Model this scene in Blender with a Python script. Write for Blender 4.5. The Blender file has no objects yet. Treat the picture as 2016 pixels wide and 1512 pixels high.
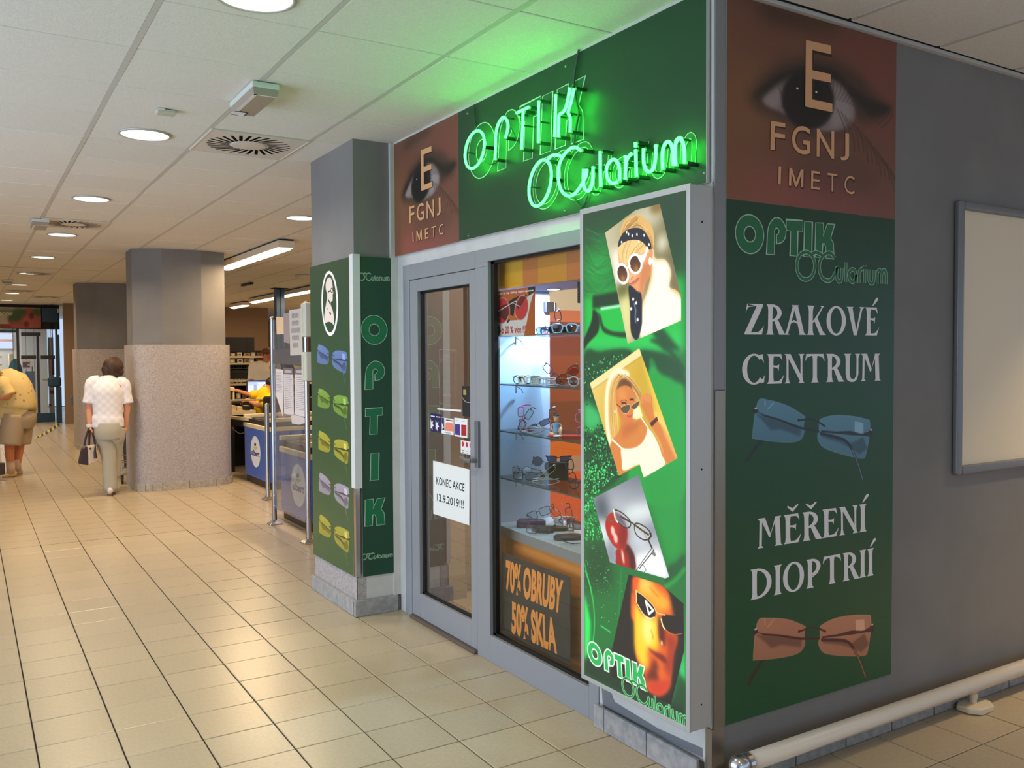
import bpy, bmesh, math, random
import numpy as np
from mathutils import Vector, Matrix, Euler
from mathutils.geometry import tessellate_polygon
random.seed(7); RNG = np.random.default_rng(7)
PI = math.pi
S = bpy.context.scene
COL = S.collection

# ------------------------------------------------------------------ camera
cam_d = bpy.data.cameras.new('camera'); cam = bpy.data.objects.new('camera', cam_d); COL.objects.link(cam)
cam_d.sensor_width = 36.0; cam_d.lens = 30.963; cam_d.clip_start = 0.05; cam_d.clip_end = 200
cam.matrix_world = Matrix(((0.849753, 0.021671, -0.526736, -2.338), (-0.527153, 0.024600, -0.849414, -2.36),
                           (-0.005450, 0.999462, 0.032328, 1.62), (0, 0, 0, 1)))
S.camera = cam
# ------------------------------------------------------------------ world, exposure
S.view_settings.view_transform = 'Standard'; S.view_settings.look = 'None'
S.view_settings.gamma = 1.0; S.view_settings.use_curve_mapping = False
S.view_settings.exposure = 0.0
W = bpy.data.worlds.new('world'); S.world = W; W.use_nodes = True
W.node_tree.nodes['Background'].inputs[0].default_value = (0.62, 0.78, 1.0, 1)
W.node_tree.nodes['Background'].inputs[1].default_value = 0.9
S.cycles.use_denoising = True
S.cycles.max_bounces = 8; S.cycles.transparent_max_bounces = 24
S.cycles.caustics_reflective = False; S.cycles.caustics_refractive = False
S.cycles.sample_clamp_indirect = 6.0

def area_light(name, loc, rot, power, color, sx, sy=None, shape='RECTANGLE', spread=PI):
    d = bpy.data.lights.new(name, 'AREA'); d.energy = power; d.color = color
    d.shape = shape; d.size = sx
    if sy: d.size_y = sy
    d.spread = spread
    o = bpy.data.objects.new(name, d); COL.objects.link(o); o.location = loc; o.rotation_euler = rot
    return o
DAY = (0.62, 0.78, 1.0)
WARM = (1.0, 0.74, 0.46)      # lamps deep in the mall
SOFT = (1.0, 0.84, 0.66)      # less warm tint set for the lamps over the entrance end
# daylight through the tall glazing along the mall's outer wall, and through the entrance behind the viewer
area_light('daylight_glazing', (-6.35, 1.9, 1.25), (0, -PI/2, 0), 265, DAY, 2.3, 7.0)
area_light('daylight_entrance', (-2.6, -6.9, 1.2), (PI/2, 0, 0), 9, DAY, 5.0, 2.2)

# ------------------------------------------------------------------ colour + materials
def lin(c):
    out = []
    for v in c[:3]:
        v = v/255.0
        out.append(v/12.92 if v <= .04045 else ((v+.055)/1.055)**2.4)
    return (*out, 1.0)
MATS = {}
def mat(name, col=(200, 200, 200), rough=.5, metal=0., spec=.5, var=None, vscale=40., bump=0., bscale=80., emit=None, estr=1., rand=0., alpha=None, coat=0.):
    """procedural principled material: base colour (sRGB 0-255), optional noise mottling towards var, fine bump, per-object variation"""
    if name in MATS: return MATS[name]
    m = bpy.data.materials.new(name); m.use_nodes = True; MATS[name] = m
    nt = m.node_tree; b = nt.nodes['Principled BSDF']; L = nt.links.new
    b.inputs['Base Color'].default_value = lin(col); b.inputs['Roughness'].default_value = rough
    b.inputs['Metallic'].default_value = metal; b.inputs['Specular IOR Level'].default_value = spec
    b.inputs['Coat Weight'].default_value = coat
    tc = None
    def coord():
        nonlocal tc
        if tc is None: tc = nt.nodes.new('ShaderNodeTexCoord')
        return tc.outputs['Object']
    src = None
    if var is not None:
        n = nt.nodes.new('ShaderNodeTexNoise'); n.inputs['Scale'].default_value = vscale; n.inputs['Detail'].default_value = 5
        L(coord(), n.inputs['Vector'])
        r = nt.nodes.new('ShaderNodeValToRGB'); r.color_ramp.elements[0].position = .36; r.color_ramp.elements[1].position = .66
        r.color_ramp.elements[0].color = lin(var); r.color_ramp.elements[1].color = lin(col)
        L(n.outputs['Fac'], r.inputs['Fac']); src = r.outputs['Color']
    if rand:
        oi = nt.nodes.new('ShaderNodeObjectInfo'); h = nt.nodes.new('ShaderNodeHueSaturation')
        mr = nt.nodes.new('ShaderNodeMapRange'); mr.inputs[3].default_value = 1-rand; mr.inputs[4].default_value = 1+rand
        L(oi.outputs['Random'], mr.inputs[0]); L(mr.outputs[0], h.inputs['Value'])
        if src is not None: L(src, h.inputs['Color'])
        else: h.inputs['Color'].default_value = lin(col)
        src = h.outputs['Color']
    if src is not None: L(src, b.inputs['Base Color'])
    if bump:
        n2 = nt.nodes.new('ShaderNodeTexNoise'); n2.inputs['Scale'].default_value = bscale; n2.inputs['Detail'].default_value = 4
        L(coord(), n2.inputs['Vector'])
        bp = nt.nodes.new('ShaderNodeBump'); bp.inputs['Strength'].default_value = bump; bp.inputs['Distance'].default_value = .01
        L(n2.outputs['Fac'], bp.inputs['Height']); L(bp.outputs['Normal'], b.inputs['Normal'])
    if emit is not None:
        b.inputs['Emission Color'].default_value = lin(emit); b.inputs['Emission Strength'].default_value = estr
    if alpha is not None: b.inputs['Alpha'].default_value = alpha
    return m
def glass(name, tint=(255, 255, 255), refl=1.0, rough=0.0, haze=None, hazefac=0.):
    """thin clear sheet: transparent + fresnel mirror (+ a faint milky diffuse layer)"""
    if name in MATS: return MATS[name]
    m = bpy.data.materials.new(name); m.use_nodes = True; MATS[name] = m
    nt = m.node_tree; nt.nodes.clear(); L = nt.links.new; N = nt.nodes.new
    out = N('ShaderNodeOutputMaterial'); t = N('ShaderNodeBsdfTransparent'); t.inputs[0].default_value = lin(tint)
    g = N('ShaderNodeBsdfGlossy'); g.inputs['Roughness'].default_value = rough
    f = N('ShaderNodeFresnel'); f.inputs[0].default_value = 1.45
    mu = N('ShaderNodeMath'); mu.operation = 'MULTIPLY'; mu.inputs[1].default_value = refl; L(f.outputs[0], mu.inputs[0])
    mx = N('ShaderNodeMixShader'); L(mu.outputs[0], mx.inputs[0]); L(t.outputs[0], mx.inputs[1]); L(g.outputs[0], mx.inputs[2])
    last = mx
    if haze is not None:
        d = N('ShaderNodeBsdfDiffuse'); d.inputs[0].default_value = lin(haze)
        m2 = N('ShaderNodeMixShader'); m2.inputs[0].default_value = hazefac; L(mx.outputs[0], m2.inputs[1]); L(d.outputs[0], m2.inputs[2]); last = m2
    L(last.outputs[0], out.inputs[0])
    return m
def emis(name, col, strength=1.0):
    if name in MATS: return MATS[name]
    m = bpy.data.materials.new(name); m.use_nodes = True; MATS[name] = m
    nt = m.node_tree; nt.nodes.clear()
    out = nt.nodes.new('ShaderNodeOutputMaterial'); e = nt.nodes.new('ShaderNodeEmission')
    e.inputs[0].default_value = lin(col) if max(col) > 1.5 else (*col, 1); e.inputs[1].default_value = strength
    nt.links.new(e.outputs[0], out.inputs[0]); return m

# ------------------------------------------------------------------ mesh builder
class MB:
    def __init__(s): s.v = []; s.f = []; s.uv = None
    def add(s, vs, fs):
        o = len(s.v); s.v += [tuple(map(float, p)) for p in vs]; s.f += [tuple(i+o for i in f) for f in fs]; return s
    def box(s, x0, y0, z0, x1, y1, z1):
        x0, x1 = sorted((x0, x1)); y0, y1 = sorted((y0, y1)); z0, z1 = sorted((z0, z1))
        return s.add([(x0,y0,z0),(x1,y0,z0),(x1,y1,z0),(x0,y1,z0),(x0,y0,z1),(x1,y0,z1),(x1,y1,z1),(x0,y1,z1)],
                     [(3,2,1,0),(4,5,6,7),(0,1,5,4),(1,2,6,5),(2,3,7,6),(3,0,4,7)])
    def cyl(s, p0, p1, r0, r1=None, n=14, cap=True):
        r1 = r0 if r1 is None else r1
        p0, p1 = Vector(p0), Vector(p1); d = (p1-p0).normalized()
        a = d.orthogonal().normalized(); b = d.cross(a)
        vs = []
        for p, r in ((p0, r0), (p1, r1)):
            for i in range(n):
                t = 2*PI*i/n; vs.append(p+a*(r*math.cos(t))+b*(r*math.sin(t)))
        fs = [(i, (i+1) % n, n+(i+1) % n, n+i) for i in range(n)]
        if cap: fs += [tuple(range(n-1, -1, -1)), tuple(range(n, 2*n))]
        return s.add(vs, fs)
    def tube(s, path, r, n=8, closed=False):
        P = [Vector(p) for p in path]; m = len(P); rr = r if isinstance(r, (list, tuple)) else [r]*m
        vs = []; up = None
        for i, p in enumerate(P):
            a = P[(i-1) % m] if (closed or i > 0) else p; b = P[(i+1) % m] if (closed or i < m-1) else p
            t = (b-a)
            if t.length < 1e-9: t = Vector((0, 0, 1))
            t.normalize()
            if up is None: up = t.orthogonal().normalized()
            up = (up - t*up.dot(t))
            if up.length < 1e-6: up = t.orthogonal()
            up.normalize(); w = t.cross(up)
            for k in range(n):
                q = 2*PI*k/n; vs.append(p+up*(rr[i]*math.cos(q))+w*(rr[i]*math.sin(q)))
        fs = []
        for i in range(m if closed else m-1):
            j = (i+1) % m
            for k in range(n): fs.append((i*n+k, i*n+(k+1) % n, j*n+(k+1) % n, j*n+k))
        if not closed: fs += [tuple(range(n-1, -1, -1)), tuple(range((m-1)*n, m*n))]
        return s.add(vs, fs)
    def lathe(s, prof, c=(0, 0, 0), n=20, ax=2):
        vs = []
        for r, h in prof:
            for i in range(n):
                t = 2*PI*i/n; p = [r*math.cos(t), r*math.sin(t), h]
                if ax == 1: p = [p[0], p[2], p[1]]
                if ax == 0: p = [p[2], p[0], p[1]]
                vs.append((p[0]+c[0], p[1]+c[1], p[2]+c[2]))
        fs = []
        for j in range(len(prof)-1):
            for i in range(n): fs.append((j*n+i, j*n+(i+1) % n, (j+1)*n+(i+1) % n, (j+1)*n+i))
        fs += [tuple(range(n-1, -1, -1)), tuple(range((len(prof)-1)*n, len(prof)*n))]
        return s.add(vs, fs)
    def ball(s, c, r, n=14, m=9):
        rx, ry, rz = (r, r, r) if not isinstance(r, (tuple, list)) else r
        vs = []
        for j in range(m+1):
            ph = PI*j/m
            for i in range(n):
                t = 2*PI*i/n; vs.append((c[0]+rx*math.sin(ph)*math.cos(t), c[1]+ry*math.sin(ph)*math.sin(t), c[2]-rz*math.cos(ph)))
        fs = [(j*n+i, j*n+(i+1) % n, (j+1)*n+(i+1) % n, (j+1)*n+i) for j in range(m) for i in range(n)]
        return s.add(vs, fs)
    def prism(s, pts, z0, z1):
        """vertical prism over a plan outline [(x,y)..]"""
        n = len(pts)
        tri = tessellate_polygon([[Vector((p[0], p[1], 0)) for p in pts]])
        vs = [(p[0], p[1], z0) for p in pts]+[(p[0], p[1], z1) for p in pts]
        fs = [(i, (i+1) % n, n+(i+1) % n, n+i) for i in range(n)]
        fs += [tuple(t) for t in tri]+[tuple(i+n for i in t) for t in tri]
        return s.add(vs, fs)
    def flat(s, loops, fr, d=0., th=0.):
        """filled 2-D loops (first outer, rest holes) on a frame; th extrudes towards the wall"""
        flatl = [p for l in loops for p in l]; n = len(flatl)
        tri = tessellate_polygon([[Vector((p[0], p[1], 0)) for p in l] for l in loops])
        vs = [fr(p[0], p[1], d) for p in flatl]; fs = [tuple(t) for t in tri]
        if th:
            vs += [fr(p[0], p[1], d-th) for p in flatl]; fs += [tuple(i+n for i in reversed(t)) for t in tri]; o = 0
            for l in loops:
                m = len(l)
                for i in range(m): fs.append((o+i, o+(i+1) % m, n+o+(i+1) % m, n+o+i))
                o += m
        return s.add(vs, fs)
    def ribbon(s, path, w, fr, d=0., closed=False):
        P = [Vector((p[0], p[1])) for p in path]; m = len(P); vs = []
        for i, p in enumerate(P):
            a = P[(i-1) % m] if (closed or i > 0) else p; b = P[(i+1) % m] if (closed or i < m-1) else p
            t = b-a
            if t.length < 1e-9: t = Vector((1, 0))
            t.normalize(); nrm = Vector((-t.y, t.x))
            if 0 < i < m-1 or closed:
                e = (p-a).normalized(); k = abs(e.dot(t)); nrm = nrm/max(k, .5)
            for sg in (1, -1):
                q = p+nrm*(sg*w/2); vs.append(fr(q.x, q.y, d))
        fs = [(2*i, 2*i+1, 2*((i+1) % m)+1, 2*((i+1) % m)) for i in range(m if closed else m-1)]
        return s.add(vs, fs)
    def xform(s, M):
        s.v = [tuple(M @ Vector(p)) for p in s.v]; return s
def FA(x):   # frame on a plane facing -X (the shop front): u = -y to the viewer's hand side, v = z
    return lambda u, v, d=0.: (x-d, -u, v)
def RW(y):   # frame on a plane facing -Y
    return lambda u, v, d=0.: (u, y-d, v)

ROOT = {}
def _mesh(name, mb, m, smooth=False, uv=None):
    me = bpy.data.meshes.new(name); me.from_pydata(mb.v, [], mb.f); me.update()
    if m is not None: me.materials.append(m)
    if uv is not None:
        l = me.uv_layers.new(name='UVMap')
        for lp in me.loops: l.data[lp.index].uv = uv[lp.vertex_index]
    bm = bmesh.new(); bm.from_mesh(me)
    if uv is None and smooth is not None: bmesh.ops.recalc_face_normals(bm, faces=bm.faces)
    bm.to_mesh(me); bm.free()
    if smooth: me.shade_smooth()
    return me
def add(name, mb, m, parent=None, smooth=False, bevel=0., uv=None, kind=None, label=None, seg=2):
    """link one mesh object; vertices are given in world metres and stored relative to the thing's base"""
    base = ROOT.get(parent.name, Vector((0, 0, 0))) if parent is not None else Vector((0, 0, 0))
    if base.length: mb.v = [(p[0]-base.x, p[1]-base.y, p[2]-base.z) for p in mb.v]
    o = bpy.data.objects.new(name, _mesh(name, mb, m, smooth, uv)); COL.objects.link(o)
    if parent is not None: o.parent = parent; ROOT[o.name] = base
    if bevel:
        b = o.modifiers.new('bevel', 'BEVEL'); b.width = bevel; b.segments = seg; b.limit_method = 'ANGLE'; b.angle_limit = .6
        o.data.shade_smooth()
        w = o.modifiers.new('wn', 'WEIGHTED_NORMAL'); w.keep_sharp = True
    if kind: o['kind'] = kind
    if label: o['label'] = label
    return o
def struct(name, mb, m, parent=None, **k):
    return add(name, mb, m, parent, kind=('structure' if parent is None else None), **k)
def thing(name, label, cat, loc=(0, 0, 0), group=None, rot=None):
    o = bpy.data.objects.new(name, None); COL.objects.link(o); o.empty_display_size = .1
    o.location = loc; o['label'] = label; o['category'] = cat
    if rot: o.rotation_euler = rot
    if group: o['group'] = group
    ROOT[o.name] = Vector(loc); return o
def local(o): ROOT[o.name] = Vector((0, 0, 0)); return o    # parts of o are given in its own axes
def solo(name, mb, m, label, cat, group=None, **k):
    o = add(name, mb, m, None, **k); o['label'] = label; o['category'] = cat
    if group: o['group'] = group
    c = Vector([(min(v.co[i] for v in o.data.vertices)+max(v.co[i] for v in o.data.vertices))/2 for i in range(3)])
    c.z = min(v.co.z for v in o.data.vertices)
    o.data.transform(Matrix.Translation(-c)); o.location = c
    return o

# ------------------------------------------------------------------ lettering
_TXT = {}
def text_mesh(s, off=0.):
    key = (s, off)
    if key not in _TXT:
        c = bpy.data.curves.new('txt', 'FONT'); c.body = s; c.offset = off; c.resolution_u = 4; c.fill_mode = 'FRONT' if hasattr(c, 'fill_mode') else c.fill_mode
        o = bpy.data.objects.new('txt', c); COL.objects.link(o)
        bpy.context.view_layer.update()
        dg = bpy.context.evaluated_depsgraph_get(); me = bpy.data.meshes.new_from_object(o.evaluated_get(dg))
        vs = [(v.co.x, v.co.y) for v in me.vertices]; fs = [tuple(p.vertices) for p in me.polygons]
        bpy.data.objects.remove(o); bpy.data.meshes.remove(me); bpy.data.curves.remove(c)
        _TXT[key] = (vs, fs)
    return _TXT[key]
def put_text(mb, s, fr, quad, d=.001, off=0., pad=None):
    """fit the string's ink box into quad = (bl, br, tr, tl) on the frame (bilinear)"""
    vs, fs = text_mesh(s, off)
    x0, x1 = min(v[0] for v in vs), max(v[0] for v in vs); y0, y1 = min(v[1] for v in vs), max(v[1] for v in vs)
    bl, br, tr, tl = quad
    out = []
    for x, y in vs:
        a = (x-x0)/(x1-x0); b = (y-y0)/(y1-y0)
        u = (1-b)*((1-a)*bl[0]+a*br[0])+b*((1-a)*tl[0]+a*tr[0]); v = (1-b)*((1-a)*bl[1]+a*br[1])+b*((1-a)*tl[1]+a*tr[1])
        out.append(fr(u, v, d))
    mb.add(out, fs); return mb
def rect(u0, u1, v0, v1): return ((u0, v0), (u1, v0), (u1, v1), (u0, v1))
def neg(l): return [(-a, b) for a, b in l]          # (y, z) pairs of the shop front -> (u, v)
def ellp(cx, cy, rx, ry, n=40, a0=0., a1=2*PI, rot=0.):
    full = abs(a1-a0-2*PI) < 1e-6; m = n if full else n+1
    c, s_ = math.cos(rot), math.sin(rot); r = []
    for i in range(m):
        t = a0+(a1-a0)*i/n; x, y = rx*math.cos(t), ry*math.sin(t); r.append((cx+x*c-y*s_, cy+x*s_+y*c))
    return r
def smooth_path(pts, n=6, closed=False):
    """Catmull-Rom through the points"""
    P = [np.array(p, float) for p in pts]; m = len(P); out = []
    for i in range(m if closed else m-1):
        p0 = P[(i-1) % m] if (closed or i > 0) else P[i]; p1 = P[i]; p2 = P[(i+1) % m]; p3 = P[(i+2) % m] if (closed or i < m-2) else P[i+1]
        for k in range(n):
            t = k/n
            out.append(tuple(.5*((2*p1)+(-p0+p2)*t+(2*p0-5*p1+4*p2-p3)*t*t+(-p0+3*p1-3*p2+p3)*t**3)))
    if not closed: out.append(tuple(P[-1]))
    return out
def affine3(src, dst):
    A = np.array([[s[0], s[1], 1] for s in src]); B = np.array(dst); M = np.linalg.solve(A, B)
    return lambda p: tuple(np.array([p[0], p[1], 1]) @ M)

# ------------------------------------------------------------------ painted prints (drawn here, kept in the scene)
class Cv:
    """a printed sheet: u0..u1 x v0..v1 metres, drawn with soft polygons, ellipses and strokes"""
    def __init__(s, u0, u1, v0, v1, ppm, col=(255, 255, 255)):
        s.u0, s.u1, s.v0, s.v1, s.k = u0, u1, v0, v1, ppm
        s.w = max(4, int((u1-u0)*ppm)); s.h = max(4, int((v1-v0)*ppm))
        s.a = np.empty((s.h, s.w, 3), np.float32); s.a[:] = col
    def _bb(s, pts, pad):
        us = [p[0] for p in pts]; vs = [p[1] for p in pts]
        i0 = max(0, int((min(us)-s.u0-pad)*s.k)-2); i1 = min(s.w, int((max(us)-s.u0+pad)*s.k)+3)
        j0 = max(0, int((min(vs)-s.v0-pad)*s.k)-2); j1 = min(s.h, int((max(vs)-s.v0+pad)*s.k)+3)
        return i0, i1, j0, j1
    def _grid(s, bb, ss=1):
        i0, i1, j0, j1 = bb
        u = s.u0+(np.arange(i0*ss, i1*ss)+.5)/(s.k*ss); v = s.v0+(np.arange(j0*ss, j1*ss)+.5)/(s.k*ss)
        return u, v
    def _blur(s, m, r):
        r = r*s.k
        if r < .3: return m
        n = int(r*2.5)+1; k = np.exp(-.5*(np.arange(-n, n+1)/r)**2); k /= k.sum()
        m = np.apply_along_axis(lambda x: np.convolve(x, k, 'same'), 0, m) if m.shape[0] > 1 else m
        return np.apply_along_axis(lambda x: np.convolve(x, k, 'same'), 1, m)
    def mask(s, pts, blur=0., holes=()):
        bb = s._bb(pts, blur*3)
        if bb[0] >= bb[1] or bb[2] >= bb[3]: return None, bb
        u, v = s._grid(bb, 2); m = np.zeros((len(v), len(u)), bool)
        for loop in (pts, *holes):
            n = len(loop)
            for i in range(n):
                (x0, y0), (x1, y1) = loop[i], loop[(i+1) % n]
                if y0 == y1: continue
                rows = np.nonzero((v >= min(y0, y1)) & (v < max(y0, y1)))[0]
                if len(rows) == 0: continue
                xs = x0+(v[rows]-y0)*(x1-x0)/(y1-y0)
                m[rows] ^= (u[None, :] > xs[:, None])
        f = m.astype(np.float32); f = f.reshape(len(v)//2, 2, len(u)//2, 2).mean((1, 3))
        return s._blur(f, blur), bb
    def put(s, m, bb, col, al=1.):
        if m is None: return
        i0, i1, j0, j1 = bb; t = s.a[j0:j1, i0:i1]; m = (m*al)[..., None]
        t += (np.asarray(col, np.float32)-t)*m
    def poly(s, pts, col, al=1., blur=0., holes=()):
        m, bb = s.mask(pts, blur, holes); s.put(m, bb, col, al); return s
    def ell(s, c, r, col, al=1., blur=0., rot=0., hole=None):
        return s.poly(ellp(c[0], c[1], r[0], r[1], 48, rot=rot), col, al, blur)
    def grad(s, pts, p0, c0, p1, c1, al=1., blur=0.):
        m, bb = s.mask(pts, blur)
        if m is None: return s
        u, v = s._grid(bb); d = np.array(p1, float)-np.array(p0, float); q = d @ d
        t = np.clip(((u[None, :]-p0[0])*d[0]+(v[:, None]-p0[1])*d[1])/q, 0, 1)[..., None]
        s.put(m, bb, np.array(c0, np.float32)*(1-t)+np.array(c1, np.float32)*t, al); return s
    def line(s, pts, w, col, al=1., blur=0., closed=False):
        if closed: pts = list(pts)+[pts[0]]
        bb = s._bb(pts, w+blur*3)
        if bb[0] >= bb[1] or bb[2] >= bb[3]: return s
        u, v = s._grid(bb); D = np.full((len(v), len(u)), 9e9)
        for (x0, y0), (x1, y1) in zip(pts[:-1], pts[1:]):
            dx, dy = x1-x0, y1-y0; q = dx*dx+dy*dy+1e-12
            t = np.clip(((u[None, :]-x0)*dx+(v[:, None]-y0)*dy)/q, 0, 1)
            D = np.minimum(D, np.hypot(u[None, :]-x0-t*dx, v[:, None]-y0-t*dy))
        m = np.clip((w/2-D)*s.k+.5, 0, 1)
        s.put(s._blur(m, blur), bb, col, al); return s
    def speck(s, pts, n, cols, r, al=1., blur=0.):
        m, bb = s.mask(pts)
        us = [p[0] for p in pts]; vs = [p[1] for p in pts]
        for _ in range(n):
            u = RNG.uniform(min(us), max(us)); v = RNG.uniform(min(vs), max(vs))
            i = int((u-s.u0)*s.k)-bb[0]; j = int((v-s.v0)*s.k)-bb[2]
            if 0 <= j < m.shape[0] and 0 <= i < m.shape[1] and m[j, i] > .5:
                q = r*RNG.uniform(.5, 1.6); s.ell((u, v), (q, q*RNG.uniform(.4, 1.)), cols[RNG.integers(len(cols))], al, blur, rot=RNG.uniform(0, 3))
        return s
    def grain(s, amp):
        s.a += RNG.normal(0, amp, s.a.shape[:2])[..., None]; return s
    def image(s, name):
        im = bpy.data.images.new(name, s.w, s.h); px = np.ones((s.h, s.w, 4), np.float32)
        px[..., :3] = np.clip(s.a/255., 0, 1); im.pixels.foreach_set(px.ravel()); im.update(); im.pack(); return im
    def material(s, name, rough=.45, estr=0., spec=.4, base=1.):
        m = bpy.data.materials.new(name); m.use_nodes = True; nt = m.node_tree; b = nt.nodes['Principled BSDF']
        t = nt.nodes.new('ShaderNodeTexImage'); t.image = s.image(name); t.extension = 'EXTEND'
        b.inputs['Roughness'].default_value = rough; b.inputs['Specular IOR Level'].default_value = spec
        if estr:
            nt.links.new(t.outputs[0], b.inputs['Emission Color']); b.inputs['Emission Strength'].default_value = estr
            b.inputs['Base Color'].default_value = (.03, .03, .03, 1)
        else: nt.links.new(t.outputs[0], b.inputs['Base Color'])
        return m
    def sheet(s, name, fr, m, parent=None, d=0., quad=None):
        q = quad or rect(s.u0, s.u1, s.v0, s.v1); mb = MB()
        mb.add([fr(p[0], p[1], d) for p in q], [(0, 1, 2, 3)])
        uv = [((p[0]-s.u0)/(s.u1-s.u0), (p[1]-s.v0)/(s.v1-s.v0)) for p in q]
        return add(name, mb, m, parent, uv=uv)
# ================================================================== the setting
CEIL = 2.955
M_floor = mat('floor_tile_terrazzo', (190, 174, 148), .28, spec=.5, var=(181, 166, 138), vscale=55, rand=.045, bump=.03, bscale=30)
M_grout = mat('floor_grout', (62, 50, 38), .95)
M_ctile = mat('mineral_ceiling_tile', (232, 230, 227), .9, spec=.1, var=(221, 219, 215), vscale=160, bump=.15, bscale=260, rand=.025)
M_tbar = mat('ceiling_grid_metal', (196, 194, 190), .6)
M_void = mat('dark_void', (20, 19, 18), .95)
M_greywall = mat('grey_wall_paint', (130, 128, 127), .6, spec=.35, var=(123, 121, 120), vscale=2.5, bump=.05, bscale=300)
M_clad = mat('speckled_grey_cladding', (184, 177, 176), .7, var=(156, 149, 150), vscale=70, bump=.15, bscale=120)
M_basetile = mat('grey_skirting_tile', (170, 169, 168), .5, var=(146, 146, 148), vscale=30, rand=.06)
M_white = mat('white_wall_paint', (206, 205, 202), .6, var=(199, 198, 196), vscale=9)
M_cream = mat('cream_wall_paint', (205, 200, 186), .6)
M_brown = mat('taupe_wall_paint', (138, 116, 96), .7)
M_alu = mat('grey_powder_coat', (144, 146, 152), .42, spec=.4)
M_alu2 = mat('brushed_aluminium', (178, 178, 180), .35, metal=.8)
M_steel = mat('chromed_steel', (205, 205, 208), .18, metal=1.)
M_black = mat('black_rubber', (20, 20, 22), .5)
M_silver = mat('satin_silver_frame', (190, 190, 190), .4, metal=.35)

# ---- floor: slab + tiles
fl = struct('floor', MB().box(-6.6, -7.0, -.14, 13.5, 31, -.008), M_grout)
PX, PY, X0, Y0 = .3033, .2977, -.303, .867
tile_me = None
cells = []
for i in range(-21, 46):
    for j in range(-26, 100):
        cx, cy = X0+(i-.5)*PX, Y0+(j-.5)*PY
        if cx < -6.5 or cy < -6.9 or cx > 13.4 or cy > 30.8: continue
        if cx > 0.02 and .02 < cy < 3.55 and cx < 6.2:            # inside the shop: another floor
            continue
        cells.append(((cx+2.338)**2+(cy+2.36)**2, cx, cy))
cells.sort()
def front(cx, cy):      # the part of the floor in front of the viewer
    dx, dy = cx+2.338, cy+2.36; f = dx*.5267+dy*.8494; r = dx*.8497-dy*.5272
    return f > 1.7 and abs(r) < .62*f+.3
vis = [c for c in cells if front(c[1], c[2])]
near = vis[:300]; nearset = set(near); rest = [c for c in cells if c not in nearset]
def tile_mb(cx=0, cy=0, hw=PX/2-.0030, hh=PY/2-.0027, c=.0022):
    m = MB()
    v = [(-hw, -hh, -.008), (hw, -hh, -.008), (hw, hh, -.008), (-hw, hh, -.008), (-hw, -hh, -.002), (hw, -hh, -.002), (hw, hh, -.002), (-hw, hh, -.002),
         (-hw+c, -hh+c, 0), (hw-c, -hh+c, 0), (hw-c, hh-c, 0), (-hw+c, hh-c, 0)]
    f = [(8, 9, 10, 11)]+[(k, (k+1) % 4, 4+(k+1) % 4, 4+k) for k in range(4)]+[(4+k, 4+(k+1) % 4, 8+(k+1) % 4, 8+k) for k in range(4)]
    return m.add([(a+cx, b+cy, z) for a, b, z in v], f)
me = _mesh('tile', tile_mb(), M_floor)
for _, cx, cy in near:
    o = bpy.data.objects.new('tile', me); COL.objects.link(o); o.parent = fl
    o.location = (cx, cy, random.uniform(-.0006, .0004)); o.rotation_euler = (random.uniform(-.0012, .0012), random.uniform(-.0012, .0012), 0)
big = MB()
for _, cx, cy in rest:
    big.add([(cx-PX/2+.002, cy-PY/2+.002, 0), (cx+PX/2-.002, cy-PY/2+.002, 0), (cx+PX/2-.002, cy+PY/2-.002, 0), (cx-PX/2+.002, cy+PY/2-.002, 0)], [(0, 1, 2, 3)])
add('tile_field', big, M_floor, fl, kind='stuff')

# ---- ceiling: slab, grid bars, mineral tiles
ce = struct('ceiling', MB().box(-6.6, -7.0, CEIL+.03, 13.5, 31, CEIL+.15), M_void)
GX, GY = -.49, 1.17
DOWN = [(-1.395, .95), (-1.395, 3.32), (-1.41, 5.83), (-1.42, 8.35), (-1.44, 10.85), (-1.46, 13.5), (-1.47, 16.), (-1.49, 18.45), (-1.5, 21.0)]
VENTS = [(-.79, 3.27), (-1.39, 7.47), (-1.39, 13.47), (-1.39, 17.67), (-.79, 19.47)]
def is_vent(cx, cy): return any(abs(cx-a) < .2 and abs(cy-b) < .2 for a, b in VENTS)
COLS = [(-.62, .58, 9.1, 10.0), (-.68, .52, 14.8, 15.7), (-.31, 0, 2.77, 3.56)]
ccells = []
for i in range(-10, 24):
    for j in range(-14, 51):
        cx, cy = GX+(i+.5)*.6, GY+(j+.5)*.6
        if cx > 13.3: continue
        if cx > .05 and .1 < cy < 3.5 and cx < 6: continue
        if is_vent(cx, cy): continue
        ccells.append(((cx+2.338)**2+(cy+2.36)**2, cx, cy))
ccells.sort()
def cfront(cx, cy):
    dx, dy = cx+2.338, cy+2.36; f = dx*.5267+dy*.8494; r = dx*.8497-dy*.5272
    return f > 2.2 and abs(r) < .6*f+.5
cn = [c for c in ccells if cfront(c[1], c[2])][:300]; cset = set(cn); cr = [c for c in ccells if c not in cset]
cm = MB(); h = .2968; w = .2885
cm.add([(-w, -h, 0), (w, -h, 0), (w, h, 0), (-w, h, 0), (-w+.003, -h+.003, -.003), (w-.003, -h+.003, -.003), (w-.003, h-.003, -.003), (-w+.003, h-.003, -.003), (-w, -h, .015), (w, -h, .015), (w, h, .015), (-w, h, .015)],
       [(7, 6, 5, 4)]+[(k, (k+1) % 4, 4+(k+1) % 4, 4+k) for k in range(4)]+[(8+k, 8+(k+1) % 4, (k+1) % 4, k) for k in range(4)])
cme = _mesh('tile', cm, M_ctile)
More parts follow.
